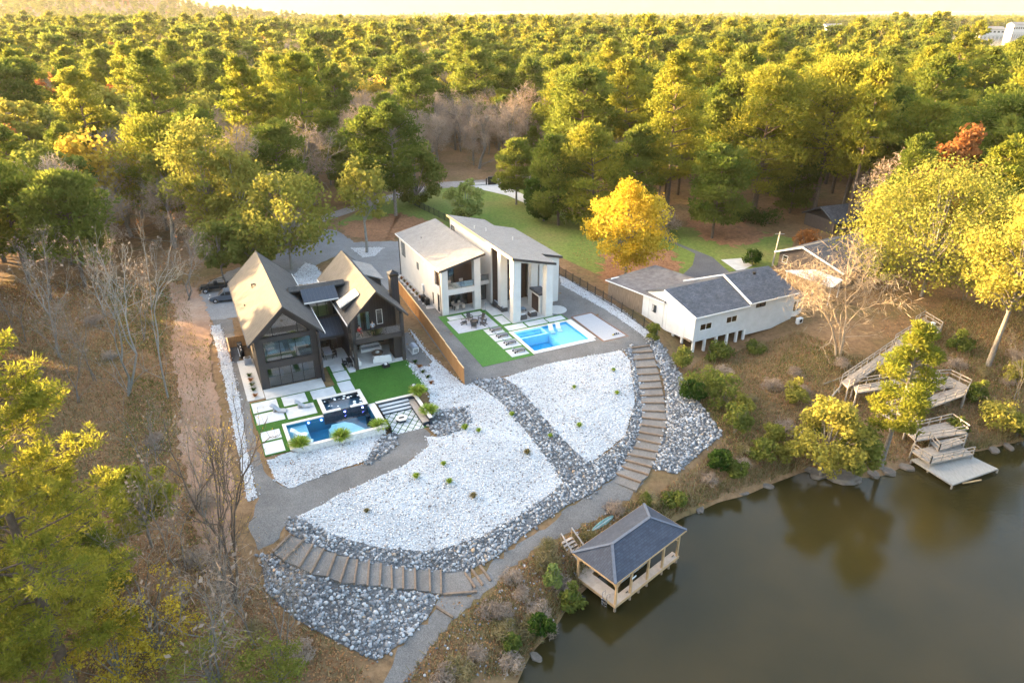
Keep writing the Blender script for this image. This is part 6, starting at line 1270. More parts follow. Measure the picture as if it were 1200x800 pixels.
TREE_CACHE = {}
def hero(name, label, cat, loc, ht, width, gen, leaf, bark, seed, group=None, proto=None, spin=None, Hp=None, Wp=None, **kw):
    """a tree thing with crown and trunk; proto = key of meshes to share, scaled to height and width"""
    key = proto or (name,seed)
    if key not in TREE_CACHE:
        t = gen(seed,**kw); TREE_CACHE[key] = t.meshes(name,leaf,bark)
    cm, tm = TREE_CACHE[key]; o = thing(name,label,cat,loc,0,group)
    if cm is not None and len(cm.polygons): c = link(bpy.data.objects.new("crown" if cat == "tree" else "foliage",cm),o)
    if len(tm.polygons): link(bpy.data.objects.new("trunk" if cat == "tree" else "stem",tm),o)
    if Hp: o.scale = (width/Wp,width/Wp,ht/Hp)
    o.rotation_euler = (0,0,R(spin if spin is not None else (seed*67)%360)); return o
def mid_px(px, py): return T(px,py)
def by_px(px, py, top, wpx):
    """base point, height and crown width from base pixel, top pixel row and crown width in pixels"""
    b = T(px,py); dep = b.y*CP-(b.z-CAM_H)*SP; lo,hi = b.z,b.z+60
    for _ in range(40):
        m_ = (lo+hi)/2; zz = m_-CAM_H; y_ = 400-FOC*(b.y*SP+zz*CP)/(b.y*CP-zz*SP)
        if y_ > top: lo = m_
        else: hi = m_
    return b, lo-b.z, wpx*dep/FOC*.96
def plant(px, py, top, wpx, name, label, gen, leaf, bark, seed, cat="tree", group=None, **kw):
    b,H_,W_ = by_px(px,py,top,wpx); kw.setdefault('H',H_); kw.setdefault('Rc',W_/2)
    return hero(name,label,cat,b+Vector((0,0,-.08)),H_,W_,gen,leaf,bark,seed,group,**kw)
def big_pine(seed, H, Rc, base=.2, nbr=84, tufts=22, per=44):
    """a close pine: boughs carrying many separate needle tufts"""
    t = TB(seed); r = t.r; P = trunk_pts(r,H*.97,(.03,-.02)); t.chain(P,H*.0145+.03,.05,9)
    for i in range(nbr):
        u = (i+r.random()*.8)/nbr; z = H*(base+(0.98-base)*u); env = math.sin(math.pi*(.25+.72*u))**.8; L_ = Rc*env*(.6+.5*r.random()); az = i*2.4+r.normal(0,.4); el = .05+.7*u**1.6+r.normal(0,.1)
        p0 = at_h(P,z); d = np.array([math.cos(az)*math.cos(el),math.sin(az)*math.cos(el),math.sin(el)]); side = np.array([-math.sin(az),math.cos(az),0]); end = p0+d*L_+np.array([0,0,.08*L_]); mid = p0+d*L_*.5-np.array([0,0,.03*L_]); t.chain(np.array([p0,mid,end]),.075,.022,5); tn = .3+.4*r.random()
        for k in range(int(tufts*(.5+.8*env))):
            f = .3+.7*r.random()**.7; sp = (1.05-f*.55)*L_*.42; c = p0+(end-p0)*f+side*r.uniform(-1,1)*sp+np.array([0,0,r.uniform(-.1,.35)]); t.tube(p0+(end-p0)*max(.2,f-.15),c,.02,.01,3); t.clump(c,.34+.3*r.random(),int(per*(.7+.6*r.random())),.15,.035,.75,.5,tn+r.normal(0,.1),True)
    return t

# foreground and garden trees, each read off the photograph
plant(95,838,365,215,"pine_tree","huge pine with bright sunlit tips rising beside the bare woodland strip",big_pine,needle_y,bark_pine,11)
plant(733,323,212,102,"maple_tree","round golden yellow maple behind the iron fence",broad,leaf_yellow,bark_grey,12,base=.16,ncl=90,per=200,su=.18,sv=.14,rad=.23,hollow=.45)
plant(196,270,147,104,"pine_tree","two-stemmed tall pine left of the yellow-green broadleaf trees by the drive",pine,needle_y,bark_grey,13,base=.30,nbr=40,per=90)
plant(255,296,134,92,"broadleaf_tree","tall yellow-green tree next to the two-stemmed pine",broad,leaf_yg,bark_grey,14,base=.2,ncl=75,per=110)
plant(290,300,160,66,"broadleaf_tree","pale yellow-green tree with visible stem behind the parked cars",broad,leaf_yg,bark_pale,15,base=.28,ncl=50,per=90)
plant(342,316,199,112,"broadleaf_tree","light green tree with pale trunk behind the left gable",broad,leaf_yg,bark_pale,16,base=.2,ncl=75,per=100,hollow=.45)
plant(300,322,246,70,"broadleaf_tree","small dark olive tree behind the steep left gable roof",broad,leaf_green,bark_grey,17,base=.15,ncl=50,per=90)
plant(262,328,256,60,"broadleaf_tree","small olive tree above the parked SUV",broad,leaf_green,bark_grey,27,base=.2,ncl=45,per=90)
plant(430,296,178,58,"broadleaf_tree","slender sparse yellow tree in the triangular white stone island",broad,leaf_yg,bark_pale,18,base=.28,ncl=42,per=70,hollow=.2,rad=.33)
plant(440,250,128,62,"pine_tree","straight pine on the leafy slope beyond the stone island",pine,needle,bark_grey,19,base=.34,nbr=36,per=90)
plant(464,253,122,70,"pine_tree","taller straight pine at the near end of the iron fence",pine,needle,bark_grey,20,base=.28,nbr=40,per=100)
plant(488,241,165,60,"cedar_tree","dense dark rounded evergreen at the end of the iron fence",broad,leaf_green,bark_grey,21,base=.02,ncl=80,per=110,hollow=.6)
plant(547,263,206,44,"broadleaf_tree","small pale green tree on the lawn behind the white house",broad,leaf_pale,bark_pale,22,base=.12,ncl=40,per=80)
plant(605,240,166,52,"pine_tree","pine with short bare trunk beside the concrete drive",pine,needle,bark_grey,23,base=.22,nbr=36,per=90)
plant(654,264,160,66,"pine_tree","green pine overtopping the dark round evergreen on the lawn",pine,needle,bark_pine,24,base=.12,nbr=42,per=100)
plant(637,259,190,46,"cedar_tree","dark rounded evergreen standing on the lawn before the pines",broad,leaf_dark,bark_grey,25,base=.04,ncl=80,per=120,hollow=.6)
plant(695,268,150,82,"pine_tree","full yellow-tipped pine left of the golden maple",pine,needle_y,bark_pine,26,base=.1,nbr=46,per=100)
plant(742,262,150,60,"pine_tree","pine standing directly behind the golden maple",pine,needle,bark_pine,28,base=.2,nbr=36,per=90)
plant(834,279,174,72,"pine_tree","dense green pine alone on leaf litter beside the asphalt drive",pine,needle,bark_pine,29,base=.2,nbr=46,per=100)
plant(780,258,62,70,"pine_tree","very tall sunlit pine rising behind the golden maple",pine,needle_y,bark_pine,30,base=.25,nbr=46,per=100)
plant(880,256,84,100,"pine_tree","broad tall sunlit pine at the edge of the leafy yard",pine,needle_y,bark_pine,31,base=.25,nbr=56,per=110)
plant(952,254,76,116,"pine_tree","tallest spreading sunlit pine with thick bare lower trunk",pine,needle_y,bark_pine,32,base=.34,nbr=60,per=110)
plant(925,250,172,54,"pine_tree","young yellow-tipped pine under the tallest spreading pine",pine,needle,bark_pine,33,base=.1,nbr=34,per=80)
plant(1056,268,126,98,"pine_tree","open flat-topped pine behind the big yellow broadleaf tree",pine,needle_y,bark_pine,34,base=.3,nbr=44,per=100)
plant(1140,262,118,110,"pine_tree","dark green broad pine behind the yellow tree on the right bank",pine,needle,bark_pine,35,base=.2,nbr=50,per=100)
plant(1080,347,192,196,"broadleaf_tree","big pale yellow broadleaf tree beside the brown house",broad,leaf_yg,bark_grey,36,base=.12,ncl=120,per=230,su=.19,sv=.14,rad=.24)
plant(1158,428,222,110,"broadleaf_tree","yellow-green tree with straight trunk on the right bank",broad,leaf_yg,bark_grey,37,base=.36,ncl=80,per=190,su=.17,sv=.13)
plant(1206,404,250,96,"broadleaf_tree","yellow-green tree just beyond the straight-trunked bank tree",broad,leaf_yg,bark_grey,38,base=.3,ncl=60,per=170,su=.17,sv=.13)
plant(982,417,290,124,"bare_tree","wide bare tree with golden branches beside the sun room",bare,twig_gold,bark_gold,39,fork=.17,depth=7,stems=3,thick=.0065,upb=.25,twigs=3000)
plant(1032,548,380,60,"pine_tree","young pine with sunlit crown growing through the boardwalk",pine,needle_y,bark_grey,40,base=.3,nbr=40,per=120,su=.2,sv=.06)
plant(960,562,462,84,"broadleaf_tree","low olive green tree leaning over the rocky shore",broad,leaf_yg,bark_grey,41,base=.1,ncl=60,per=130,su=.18,sv=.12)
plant(1000,560,498,50,"broadleaf_tree","smaller green tree on the rocky shore beside the olive one",broad,leaf_green,bark_grey,42,base=.1,ncl=40,per=120,su=.18,sv=.12)
plant(35,332,196,92,"pine_tree","round-topped pine at the edge of the left woods, first of the two with yellow rims",pine,needle_y,bark_pine,43,base=.3,nbr=48,per=110)
plant(100,336,208,96,"pine_tree","round-topped pine at the edge of the left woods, beside the bare grey trees",pine,needle,bark_pine,44,base=.3,nbr=48,per=110)
plant(197,466,250,110,"bare_tree","tall pale-barked bare tree with a few orange leaves beside the dirt track",bare,leaf_rust,bark_pale,45,fork=.36,depth=6,leaves=200,su=.10,sv=.07,thick=.010,stems=1,upb=.5)
plant(150,463,290,120,"bare_tree","pale forked bare tree leaning over the leafy ground",bare,leaf_tan,bark_pale,46,fork=.30,depth=6,leaves=100,thick=.008,stems=2,upb=.5)
plant(70,420,285,110,"bare_tree","pale bare tree above the huge sunlit pine",bare,leaf_tan,bark_pale,47,fork=.28,depth=6,leaves=150,thick=.008,stems=2,upb=.4)
plant(190,600,470,90,"bare_tree","thin grey bare sapling in the brown woodland strip",bare,leaf_tan,bark_grey,48,fork=.3,depth=5,leaves=60,thick=.009,stems=2)
plant(276,705,478,110,"bare_tree","dark bare tree with sparse yellow leaves by the gravel path",bare,leaf_yellow,bark_pine,49,fork=.25,depth=6,leaves=900,su=.055,sv=.04,thick=.011,stems=3,upb=.6)
plant(262,745,612,80,"bare_tree","small twiggy bare tree above the cobble slope",bare,leaf_yellow,bark_pine,50,fork=.28,depth=5,leaves=300,su=.05,sv=.035,thick=.010,stems=2)
for i,(px,py,top,w_) in enumerate(((190,782,668,120),(262,812,728,110),(150,815,720,100),(330,812,742,80))):
    plant(px,py,top,w_,"yellow_shrub",("tall shrub thick with small golden yellow leaves on the brown slope" if i%2 == 0 else "tall shrub thick with small yellow-green leaves on the brown slope"),broad,leaf_yellow if i%2 == 0 else leaf_yg,bark_grey,51+i,"shrub","yellow-leaved shrubs on the brown slope",base=.05,ncl=46,per=70,su=.09,sv=.065,rad=.25,hollow=.3)
plant(120,720,600,110,"pine_tree","smaller pine under the huge sunlit pine",big_pine,needle_y,bark_pine,56,base=.15,nbr=40,tufts=12)
plant(20,790,640,130,"pine_tree","bushy pine at the foot of the huge sunlit pine",big_pine,needle_y,bark_pine,57,base=.1,nbr=46,tufts=13)
plant(178,640,545,80,"broadleaf_tree","low yellow-green tree in front of the thin bare sapling",broad,needle_y,bark_grey,58,base=.2,ncl=44,per=90,su=.2,sv=.1)
for i,(px,py,top,w_) in enumerate(((60,352,262,60),(120,372,268,66),(168,398,292,60),(30,402,300,70),(112,446,330,60),(222,352,276,50),(90,472,372,60),(238,612,520,50),(216,668,566,60),(300,760,668,56),(246,806,700,60),(180,742,640,60),(330,790,712,44),(1130,352,268,60),(1190,470,392,50))):
    plant(px,py,top,w_,"bare_sapling","slender grey leafless sapling among the brown woodland brush",bare,leaf_tan,bark_grey,160+i%5,"tree","leafless saplings in the brush",fork=.26,depth=5,leaves=80,thick=.006,stems=2,upb=.5,twigs=500)
# shrubs
SHR = [("green_shrub","rounded green shrub between the asphalt drive and the stilt house",leaf_dark,(882,310,288,28)),("red_shrub","rust red leafless-looking shrub before the half hidden house",leaf_rust,(945,292,262,34)),
 ("green_shrub","bright green bush on the slope under the stilt house corner",leaf_green,(825,462,418,56)),("green_shrub","dark green bush beside the top of the right cobble slope",leaf_green,(800,432,404,34)),
 ("green_shrub","green bush in front of the stilt house fence corner",leaf_green,(765,400,372,20)),("green_shrub","leafy bush on the bank above the brown reeds",leaf_green,(860,508,466,40)),
 ("green_shrub","bright green shrub on the bank left of the boathouse",leaf_pale,(648,690,655,24)),("green_shrub","fern-like green shrub at the boathouse deck corner",leaf_green,(668,712,682,36)),
 ("green_shrub","spreading blue-green shrub at the water's edge below the boathouse",leaf_dark,(635,748,712,38)),("green_shrub","green bush on the bank behind the boathouse roof",leaf_green,(790,592,572,34)),
 ("green_shrub","small bright bush beside the paddle board bank",leaf_green,(757,592,578,18)),("green_shrub","bushy shrub on the bank right of the boardwalk",leaf_yg,(1165,500,462,60)),
 ("green_shrub","low bush on the bank under the right boardwalk landing",leaf_green,(1140,470,440,30)),("green_shrub","olive bush at the shoreline below the tilted dead branches",leaf_yg,(905,520,490,36)),
 ("green_shrub","large bright green bush beside the green shrub below the stilt house",leaf_green,(845,478,432,50)),("green_shrub","dark green shrub at the edge of the right cobble slope",leaf_dark,(812,470,440,34)),("green_shrub","yellow-green shrub at the foot of the bright bushes on the slope",leaf_yg,(868,490,458,36)),("green_shrub","low green bush under the stilts of the white house",leaf_green,(838,420,400,40)),("green_shrub","mossy low bush on the slope below the boxed air conditioner",leaf_green,(885,412,398,26)),("green_shrub","green shrub at the reedy shore behind the boathouse",leaf_green,(865,560,536,30)),("green_shrub","olive shrub between the dead trunk and the shore tree",leaf_yg,(930,470,440,36)),("green_shrub","olive bush at the waterline right of the plank dock",leaf_yg,(1190,512,484,44)),("green_shrub","green bush on the bank between the boardwalk landings",leaf_green,(1118,505,484,30)),("green_shrub","yellowish bush on the slope beside the straight-trunked tree",leaf_yg,(1192,452,420,40)),("green_shrub","brushy green shrub on the bank below the bright bushes",leaf_green,(890,536,508,40)),("green_shrub","low olive shrub on the bank near the reedy point",leaf_yg,(922,540,514,34)),("green_shrub","dark low shrub at the toe of the right cobble slope",leaf_dark,(842,548,524,34)),("green_shrub","mossy shrub under the tilted dead trunk",leaf_green,(955,505,478,34)),("green_shrub","leafy bush beside the top landing of the boardwalk",leaf_green,(1122,410,384,34)),("purple_shrub","bare purplish shrub behind the golden maple",leaf_tan,(778,276,238,40)),("green_shrub","dark undergrowth bush at the foot of the tallest pine",leaf_dark,(900,262,242,50)),
 ("green_shrub","dark undergrowth bush before the lone green pine's neighbours",leaf_dark,(870,258,240,40)),("green_shrub","green bush leaning over the shore left of the boathouse stairs",leaf_green,(598,760,742,26))]
for i,(nm,lb,lf,(px,py,top,w_)) in enumerate(SHR):
    b,H_,W_ = by_px(px,py,top,w_); hero(nm,lb,"shrub",b,H_,W_,shrub,lf,bark_grey,80+i,Rc=W_/2,H=H_,n_=1500,su=.12+.02*W_**.5,sv=.08+.012*W_**.5)
# ornamental grasses
POOL_G = [(352,524,505,22),(400,515,494,22),(445,503,483,20),(491,464,448,20),(503,487,470,18)]
for px,py,top,w_ in POOL_G:
    b = T(px,py); b.z = max(b.z,-.9)
    if px in (352,400,445): b = T(px,py+2)
    o = hero("ornamental_grass","lush green ornamental grass clump beside the teal pool","plant",b,1,1,grass_tuft,grass_green,bark_grey,120,"grass clumps beside the teal pool",proto="pool_grass",h=1.5,n_=420,spread=.85); o.rotation_euler[2] = px; o.scale = (1.05,1.05,1.1)
TUFT = [(430,600),(561,506),(600,487),(527,566),(488,560),(618,532),(673,455),(719,435),(723,462),(679,500),(555,583),(545,503),(645,512),(520,545)]
for i,(px,py) in enumerate(TUFT):
    o = hero("grass_tuft","small green grass tuft growing in the white rock slope","plant",T(px,py),1,1,grass_tuft,grass_green if i%5 else dry_grass,bark_grey,121,"grass tufts in the white rock",proto=("tuft",i%5 == 0),h=.8,n_=110,spread=.35); o.scale = (.7+.06*(i%6),)*3
SMALL = [FA.w(-1.5,b_,.05) for b_ in (-1.2,.3,1.6,2.9,4.2)]+[FA.w(17.8+.1*(i%2),-1.2-1.5*i,.0) for i in range(5)]
for i,p in enumerate(SMALL): 
    p.z = max(p.z,hz(p.x,p.y)+.04); o = hero("small_plant","small dark rosette plant in the gravel bed beside the dark house","plant",p,1,1,grass_tuft,leaf_dark if i%3 else leaf_rust,bark_grey,123,"small plants beside the dark house",proto=("ros",i%3 == 0),h=.45,n_=60,spread=.4)
for i in range(7):
    p = FB.w(-.75,8.0+1.55*i,.06); o = hero("small_plant","small dry grass plant in the side bed of the white house","plant",p,1,1,grass_tuft,dry_grass if i%2 else leaf_rust,bark_grey,124,"small plants beside the white house",proto=("dry",i%2),h=.6,n_=70,spread=.4)

# ------------------------------------------------------------------ the woods behind
CLEAR = [(p.x,p.y) for p in [G(*q) for q in [(212,620),(222,470),(150,440),(130,340),(235,300),(330,285),(370,262),(400,246),(440,226),(520,205),(620,200),(655,238),(700,248),(800,250),(880,252),(960,262),(1010,300),(1130,330),(1250,360),(1400,430),(1400,700),(900,900),(300,900)]]]
HEROXY = np.array([[o.location.x,o.location.y] for o in COL.objects if o.get("category") == "tree"])
frng = np.random.default_rng(77)
def free(q): return seg_dist(q[:,0],q[:,1],CLEAR) < -1.0
def grid_pts(x0,x1,y0,y1,s): 
    X,Y = np.meshgrid(np.arange(x0,x1,s),np.arange(y0,y1,s)); q = np.stack([X.ravel(),Y.ravel()],1); return q+frng.uniform(-.42,.42,q.shape)*s
q = grid_pts(-380,380,112,372,8.8); q = q[(np.abs(q[:,0]) < q[:,1]*.86+12) & free(q)]
ROAD = np.array([[p.x,p.y] for p in [G(*c) for c in [(325,276),(362,262),(430,240),(480,226),(520,218),(575,214),(640,208)]]])
dR = np.full(len(q),1e9)
for a_,b_ in zip(ROAD[:-1],ROAD[1:]):
    e = b_-a_; t_ = np.clip(((q-a_)@e)/(e@e),0,1); dR = np.minimum(dR,np.hypot(*(q-a_-t_[:,None]*e).T))
dH = np.sqrt(((q[:,None]-HEROXY[None])**2).sum(-1)).min(1); q = q[(dR > 4) & (dH > 5)]
def lod_pine(s): return pine(s,21,5.9,base=.34,nbr=30,per=72,su=.42,sv=.14)
def lod_broad(s): return broad(s,17,6.0,base=.15,ncl=56,per=90,su=.36,sv=.27,rad=.28)
def lod_tall(s): return pine(s,25,4.5,base=.45,nbr=28,per=62,su=.40,sv=.13)
def lod_cone(s): return pine(s,15,4.0,base=.06,nbr=34,per=50,su=.36,sv=.12)
def lod_oval(s): return broad(s,20,4.6,base=.18,ncl=52,per=80,su=.32,sv=.24,rad=.27,shape=1.6)
PROTO = {"pine":[f_(200+i).meshes("pine_tree",needle,bark_pine,True) for i,f_ in enumerate((lod_pine,lod_tall,lod_pine,lod_cone))]+[f_(210+i).meshes("pine_tree",needle_y,bark_pine,True) for i,f_ in enumerate((lod_pine,lod_tall))],
         "broad":[(lod_oval if i in (0,3) else lod_broad)(220+i).meshes("broadleaf_tree",[leaf_yg,leaf_green,leaf_yg,leaf_rust,leaf_gold][i],bark_grey,True) for i in range(5)],
         "bare":[haze_tree(230+i,16,5.6,3400).meshes("bare_tree",leaf_tan,bark_grey,True) for i in range(3)]}
FOREST_LABEL = {"pine":("pine_tree","green pine crowded among others in the deep woods beyond the lawns","pines in the deep woods"),"broad":("broadleaf_tree","leafy autumn tree crowded among pines in the deep woods","broadleaf trees in the deep woods"),"bare":("bare_tree","leafless greyish tree with hazy twigs in the deep woods","leafless trees in the deep woods")}
cnt = {"pine":0,"broad":0,"bare":0}; rest = []
order = np.argsort(q[:,1]); q = q[order]
def kind_at(x, y):
    w = .5+.5*math.sin(x*.031+1.3)*math.cos(y*.027+.4)+.25*math.sin(x*.09+y*.05)
    pb = .75 if ((x+22)/26)**2+((y-205)/30)**2 < 1 else (.42 if x < -15 else .15)*(.4+1.2*w)
    pp = .35+.4*(x > -10)+.15*w if x > -60 else .42; u = frng.random()
    return "bare" if u < pb else ("pine" if u < pb+(1-pb)*pp else "broad")
for x,y in q:
    k = kind_at(x,y)
    vis = abs(x) < y*.80+6
    if cnt[k] >= 295 or not vis: rest.append((x,y,k)); continue
    cnt[k] += 1; nm,lb,gp = FOREST_LABEL[k]; pr = PROTO[k]; u = frng.random()
    i = int(u*len(pr)) if k != "broad" else (3 if u < .06 else 4 if u < .11 else (1 if u < .36 else (0 if u < .7 else 2)))
    if k == "pine": i = int(frng.integers(4)) if frng.random() < (.75 if x < 20 else .45) else 4+int(frng.integers(2))
    lb = {('pine',1):'yellow-tipped sunlit pine crowded among others in the deep woods',('broad',1):'dull green leafy tree crowded among pines in the deep woods',('broad',3):'rust red autumn tree crowded among pines in the deep woods',('broad',4):'golden autumn tree crowded among pines in the deep woods'}.get((k,(i >= 4)*1 if k == 'pine' else i),lb if k != 'broad' else 'yellow-green leafy tree crowded among pines in the deep woods')
    if k == 'bare': frng.random()
    o = tag(link(bpy.data.objects.new(nm,pr[i])),lb,"tree",gp); o.location = (x,y,hz(x,y)-.1); s_ = frng.choice([frng.uniform(.62,.9),frng.uniform(.85,1.3)],p=[.3,.7]); o.scale = (s_*frng.uniform(.85,1.15),s_*frng.uniform(.85,1.15),s_*(1.05 if k == "pine" else 1.0)); o.rotation_euler = (0,0,frng.random()*6.28)
# beyond: one mass of trees, instanced
def gn_scatter(name, pts, scl, idx, protos, label):
    pc = bpy.data.collections.new(name+"_kinds")
    for i,m_ in enumerate(protos): pc.objects.link(bpy.data.objects.new(f"tree_kind_{chr(97+i)}",m_))
    me = bpy.data.meshes.new(name); me.vertices.add(len(pts)); me.vertices.foreach_set("co",np.asarray(pts,np.float32).ravel())
    for nm,tp,dt in (("scl",'FLOAT',scl),("rot",'FLOAT',frng.random(len(pts))*6.28)): a_ = me.attributes.new(nm,tp,'POINT'); a_.data.foreach_set("value",np.asarray(dt,np.float32))
    a_ = me.attributes.new("kid",'INT','POINT'); a_.data.foreach_set("value",np.asarray(idx,np.int32))
    ob = link(bpy.data.objects.new(name,me)); ng = bpy.data.node_groups.new(name+"_nodes",'GeometryNodeTree'); ng.interface.new_socket("Geometry",in_out='INPUT',socket_type='NodeSocketGeometry'); ng.interface.new_socket("Geometry",in_out='OUTPUT',socket_type='NodeSocketGeometry')
    N,L = ng.nodes,ng.links; gi = N.new("NodeGroupInput"); go = N.new("NodeGroupOutput"); ip = N.new("GeometryNodeInstanceOnPoints"); ci = N.new("GeometryNodeCollectionInfo"); ci.inputs[0].default_value = pc; ci.inputs["Separate Children"].default_value = True; ci.inputs["Reset Children"].default_value = True
    def attr(nm,tp): a_ = N.new("GeometryNodeInputNamedAttribute"); a_.data_type = tp; a_.inputs[0].default_value = nm; return [o_ for o_ in a_.outputs if o_.enabled and o_.name == "Attribute"][0]
    L.new(gi.outputs[0],ip.inputs["Points"]); L.new(ci.outputs[0],ip.inputs["Instance"]); ip.inputs["Pick Instance"].default_value = True; L.new(attr("kid",'INT'),ip.inputs["Instance Index"])
    cx = N.new("ShaderNodeCombineXYZ"); L.new(attr("rot",'FLOAT'),cx.inputs[2]); L.new(cx.outputs[0],ip.inputs["Rotation"]); L.new(attr("scl",'FLOAT'),ip.inputs["Scale"]); L.new(ip.outputs[0],go.inputs[0])
    md = ob.modifiers.new("scatter",'NODES'); md.node_group = ng; return tag(ob,label,"forest",kind="stuff")
def far_pine(s): return pine(s,21,6.1,base=.36,nbr=18,per=20,su=.95,sv=.40)
def far_broad(s): return broad(s,16,6.2,base=.12,ncl=28,per=26,su=.85,sv=.66,rad=.32)
FARP = [far_pine(300).meshes("far_pine",needle,bark_pine,True),pine(301,25,4.8,base=.42,nbr=18,per=18,su=.85,sv=.36).meshes("far_pine",needle_y,bark_pine,True),far_broad(302).meshes("far_broad",leaf_yg,bark_grey,True),broad(303,20,4.8,base=.1,ncl=28,per=24,su=.8,sv=.6,rad=.3,shape=1.6).meshes("far_broad",leaf_green,bark_grey,True),haze_tree(304,16,5.8,1100).meshes("far_bare",leaf_tan,bark_grey,True),far_broad(305).meshes("far_broad",leaf_rust,bark_grey,True)]
def far_kind(n_, x): 
    u = frng.random(n_); left = (x < -30); y = allq[:,1]; w_ = np.sin(x*.013+y*.006+.7)*np.cos(y*.011-x*.004)+.5*np.sin(x*.04+2)*np.cos(y*.031); w2 = np.sin(x*.017-y*.013+2.1)
    pr = np.where(left[:,None],np.array([.22,.16,.30,.10,.19,.03])[None],np.array([.36,.26,.16,.12,.08,.02])[None]); m_ = np.ones((n_,6)); m_[:,4] = np.where(w_ > .35,4.0,.6); m_[:,2] = 1+.9*w2; m_[:,0] = 1-.6*w2; pr = pr*m_; pr /= pr.sum(1)[:,None]; return (u[:,None] > np.cumsum(pr,1)).sum(1).clip(0,5)
f1 = grid_pts(-900,900,370,950,10.2); f1 = f1[(np.abs(f1[:,0]) < f1[:,1]*.86+20)]
side = grid_pts(-190,-62,-30,116,6.4); side = side[(np.abs(side[:,0]) > side[:,1]*.82+4) & (side[:,0] < -62)]  # unseen trees left of frame, added to shade the yard and lake
near_left = grid_pts(-110,-40,0,70,6.4); near_left = near_left[(np.abs(near_left[:,0]) > near_left[:,1]*.88+11) & ~((near_left[:,1] > 24) & (near_left[:,1] < 58) & (near_left[:,0] > -90))]  # more unseen shade trees; gap left so sun reaches the big pine
right = grid_pts(85,190,60,116,9.0); right = right[right[:,0] > right[:,1]*.86+16]
LAKES = [[(p[0],p[1]) for p in pl] for pl in far_lake_pts]
FARB = np.array([[G(px,py,9).x,G(px,py,9).y] for px,py in ((1158,41),(1190,38),(974,36),(905,30),(1010,34))])
def off_lake(q): 
    ok = np.ones(len(q),bool)
    for pl in LAKES: ok &= seg_dist(q[:,0],q[:,1],pl) < -3
    for c_ in FARB: ok &= ~((np.abs(q[:,0]-c_[0]) < 60) & (q[:,1] < c_[1]+30) & (q[:,1] > c_[1]-330))
    return ok
f2 = []; y_ = 950.0
while y_ < 5200:
    s_ = 9+y_*.007; xs = np.arange(-y_*.86,y_*.86,s_); row = np.stack([xs,np.full(len(xs),y_)],1)+frng.uniform(-.45,.45,(len(xs),2))*s_; f2.append(row); y_ += s_*.9
f2 = np.concatenate(f2); f2 = f2[off_lake(f2)]; f1 = f1[off_lake(f1)]
f1 = f1[frng.random(len(f1)) > .07]
allq = np.concatenate([f1,side,near_left,right,f2]+([np.array([[a_,b_] for a_,b_,_ in rest])] if rest else [])); far_s = np.concatenate([frng.choice([.6,.85,1.0,1.15,1.35],len(f1))*frng.uniform(.85,1.15,len(f1)),np.where((np.concatenate([side,near_left,right])[:,1] > 91) & (np.concatenate([side,near_left,right])[:,0] < 0),frng.uniform(.5,.62,len(side)+len(near_left)+len(right)),frng.uniform(.95,1.1,len(side)+len(near_left)+len(right))),(1.0+f2[:,1]/7000)*frng.uniform(.75,1.2,len(f2)),frng.uniform(.8,1.15,len(rest))])  # unseen left trees sized for light: tall ones shade, low ones clear the roof
zf_ = hz_np(allq[:,0],allq[:,1])-.1; zf_[len(f1)+len(side)+len(near_left)+len(right):len(allq)-len(rest)] -= 4*(far_s[len(f1)+len(side)+len(near_left)+len(right):len(allq)-len(rest)]-1)
gn_scatter("forest",np.column_stack([allq,zf_]),far_s,far_kind(len(allq),allq[:,0]),FARP,"autumn forest of pines and broadleaf trees stretching to the hills")
for pl in far_lake_pts: sheet("far_lake",pl,lk,9.0)
for i,(px,py,w_,d_,h_,lb) in enumerate(((1158,41,36,18,8,"long white building at the far lake shore"),(1190,38,26,16,12,"tall pale building on the far lake shore beside the long white one"),(974,36,36,18,8,"white building glimpsed through far trees beside the narrow far water"),(905,30,40,20,9,"pale flat-roofed building far off in the woods"),(1010,34,26,18,9,"small pale far building right of the narrow far water"))):
    p = G(px,py,9); t = thing("far_building",lb,"building",(p.x,p.y,8.5),8*i); boxo("wall",(-w_/2,w_/2,-d_/2,d_/2,-12,h_),stucco,t); MB().ext([(-w_/2-1,-d_/2-1,h_),(-w_/2-1,d_/2+1,h_),(-w_/2-1,0,h_+4)],(w_+2,0,0)).build("roof",shingle_grey,t)
    for k in range(6): boxo("window",(-w_/2+w_*(k+.2)/6,-w_/2+w_*(k+.75)/6,-d_/2-.1,-d_/2,h_*.45,h_*.7),dark_metal,t)

# ------------------------------------------------------------------ ground cover: dry grass, twigs and fallen leaves
def cover(name, regions, mat, seed, blade, label):
    rng = np.random.default_rng(seed); Q = np.concatenate([scatter_in([T(*p) for p in rg],d,rng) for rg,d in regions]); n_ = len(Q); z = hz_np(Q[:,0],Q[:,1]); keep = z > WATER_Z+.05; Q = Q[keep]; z = z[keep]; n_ = len(Q)
    if blade:
        az = rng.random(n_)*6.28; h = blade*(.4+.9*rng.random(n_)); le = rng.normal(0,.45,(n_,2))*h[:,None]; b0 = np.column_stack([Q,z-.03]); tip = b0+np.column_stack([le,h]); w = np.column_stack([np.cos(az),np.sin(az),0*az])*(.03+.03*rng.random(n_))[:,None]
        V = np.stack([b0-w,b0+w,tip+w*.2,tip-w*.2],1).reshape(-1,3)
    else:
        t = TB(seed); t.leaves(np.column_stack([Q,z+.04+.05*rng.random(n_)]),.085,.065,1.5); V = np.concatenate(t.LV)
    me = mesh_np(name,V,np.arange(len(V)).reshape(-1,4),None,[mat],tint=np.repeat(rng.random(n_),4)); return tag(link(bpy.data.objects.new(name,me)),label,"ground cover",kind="stuff")
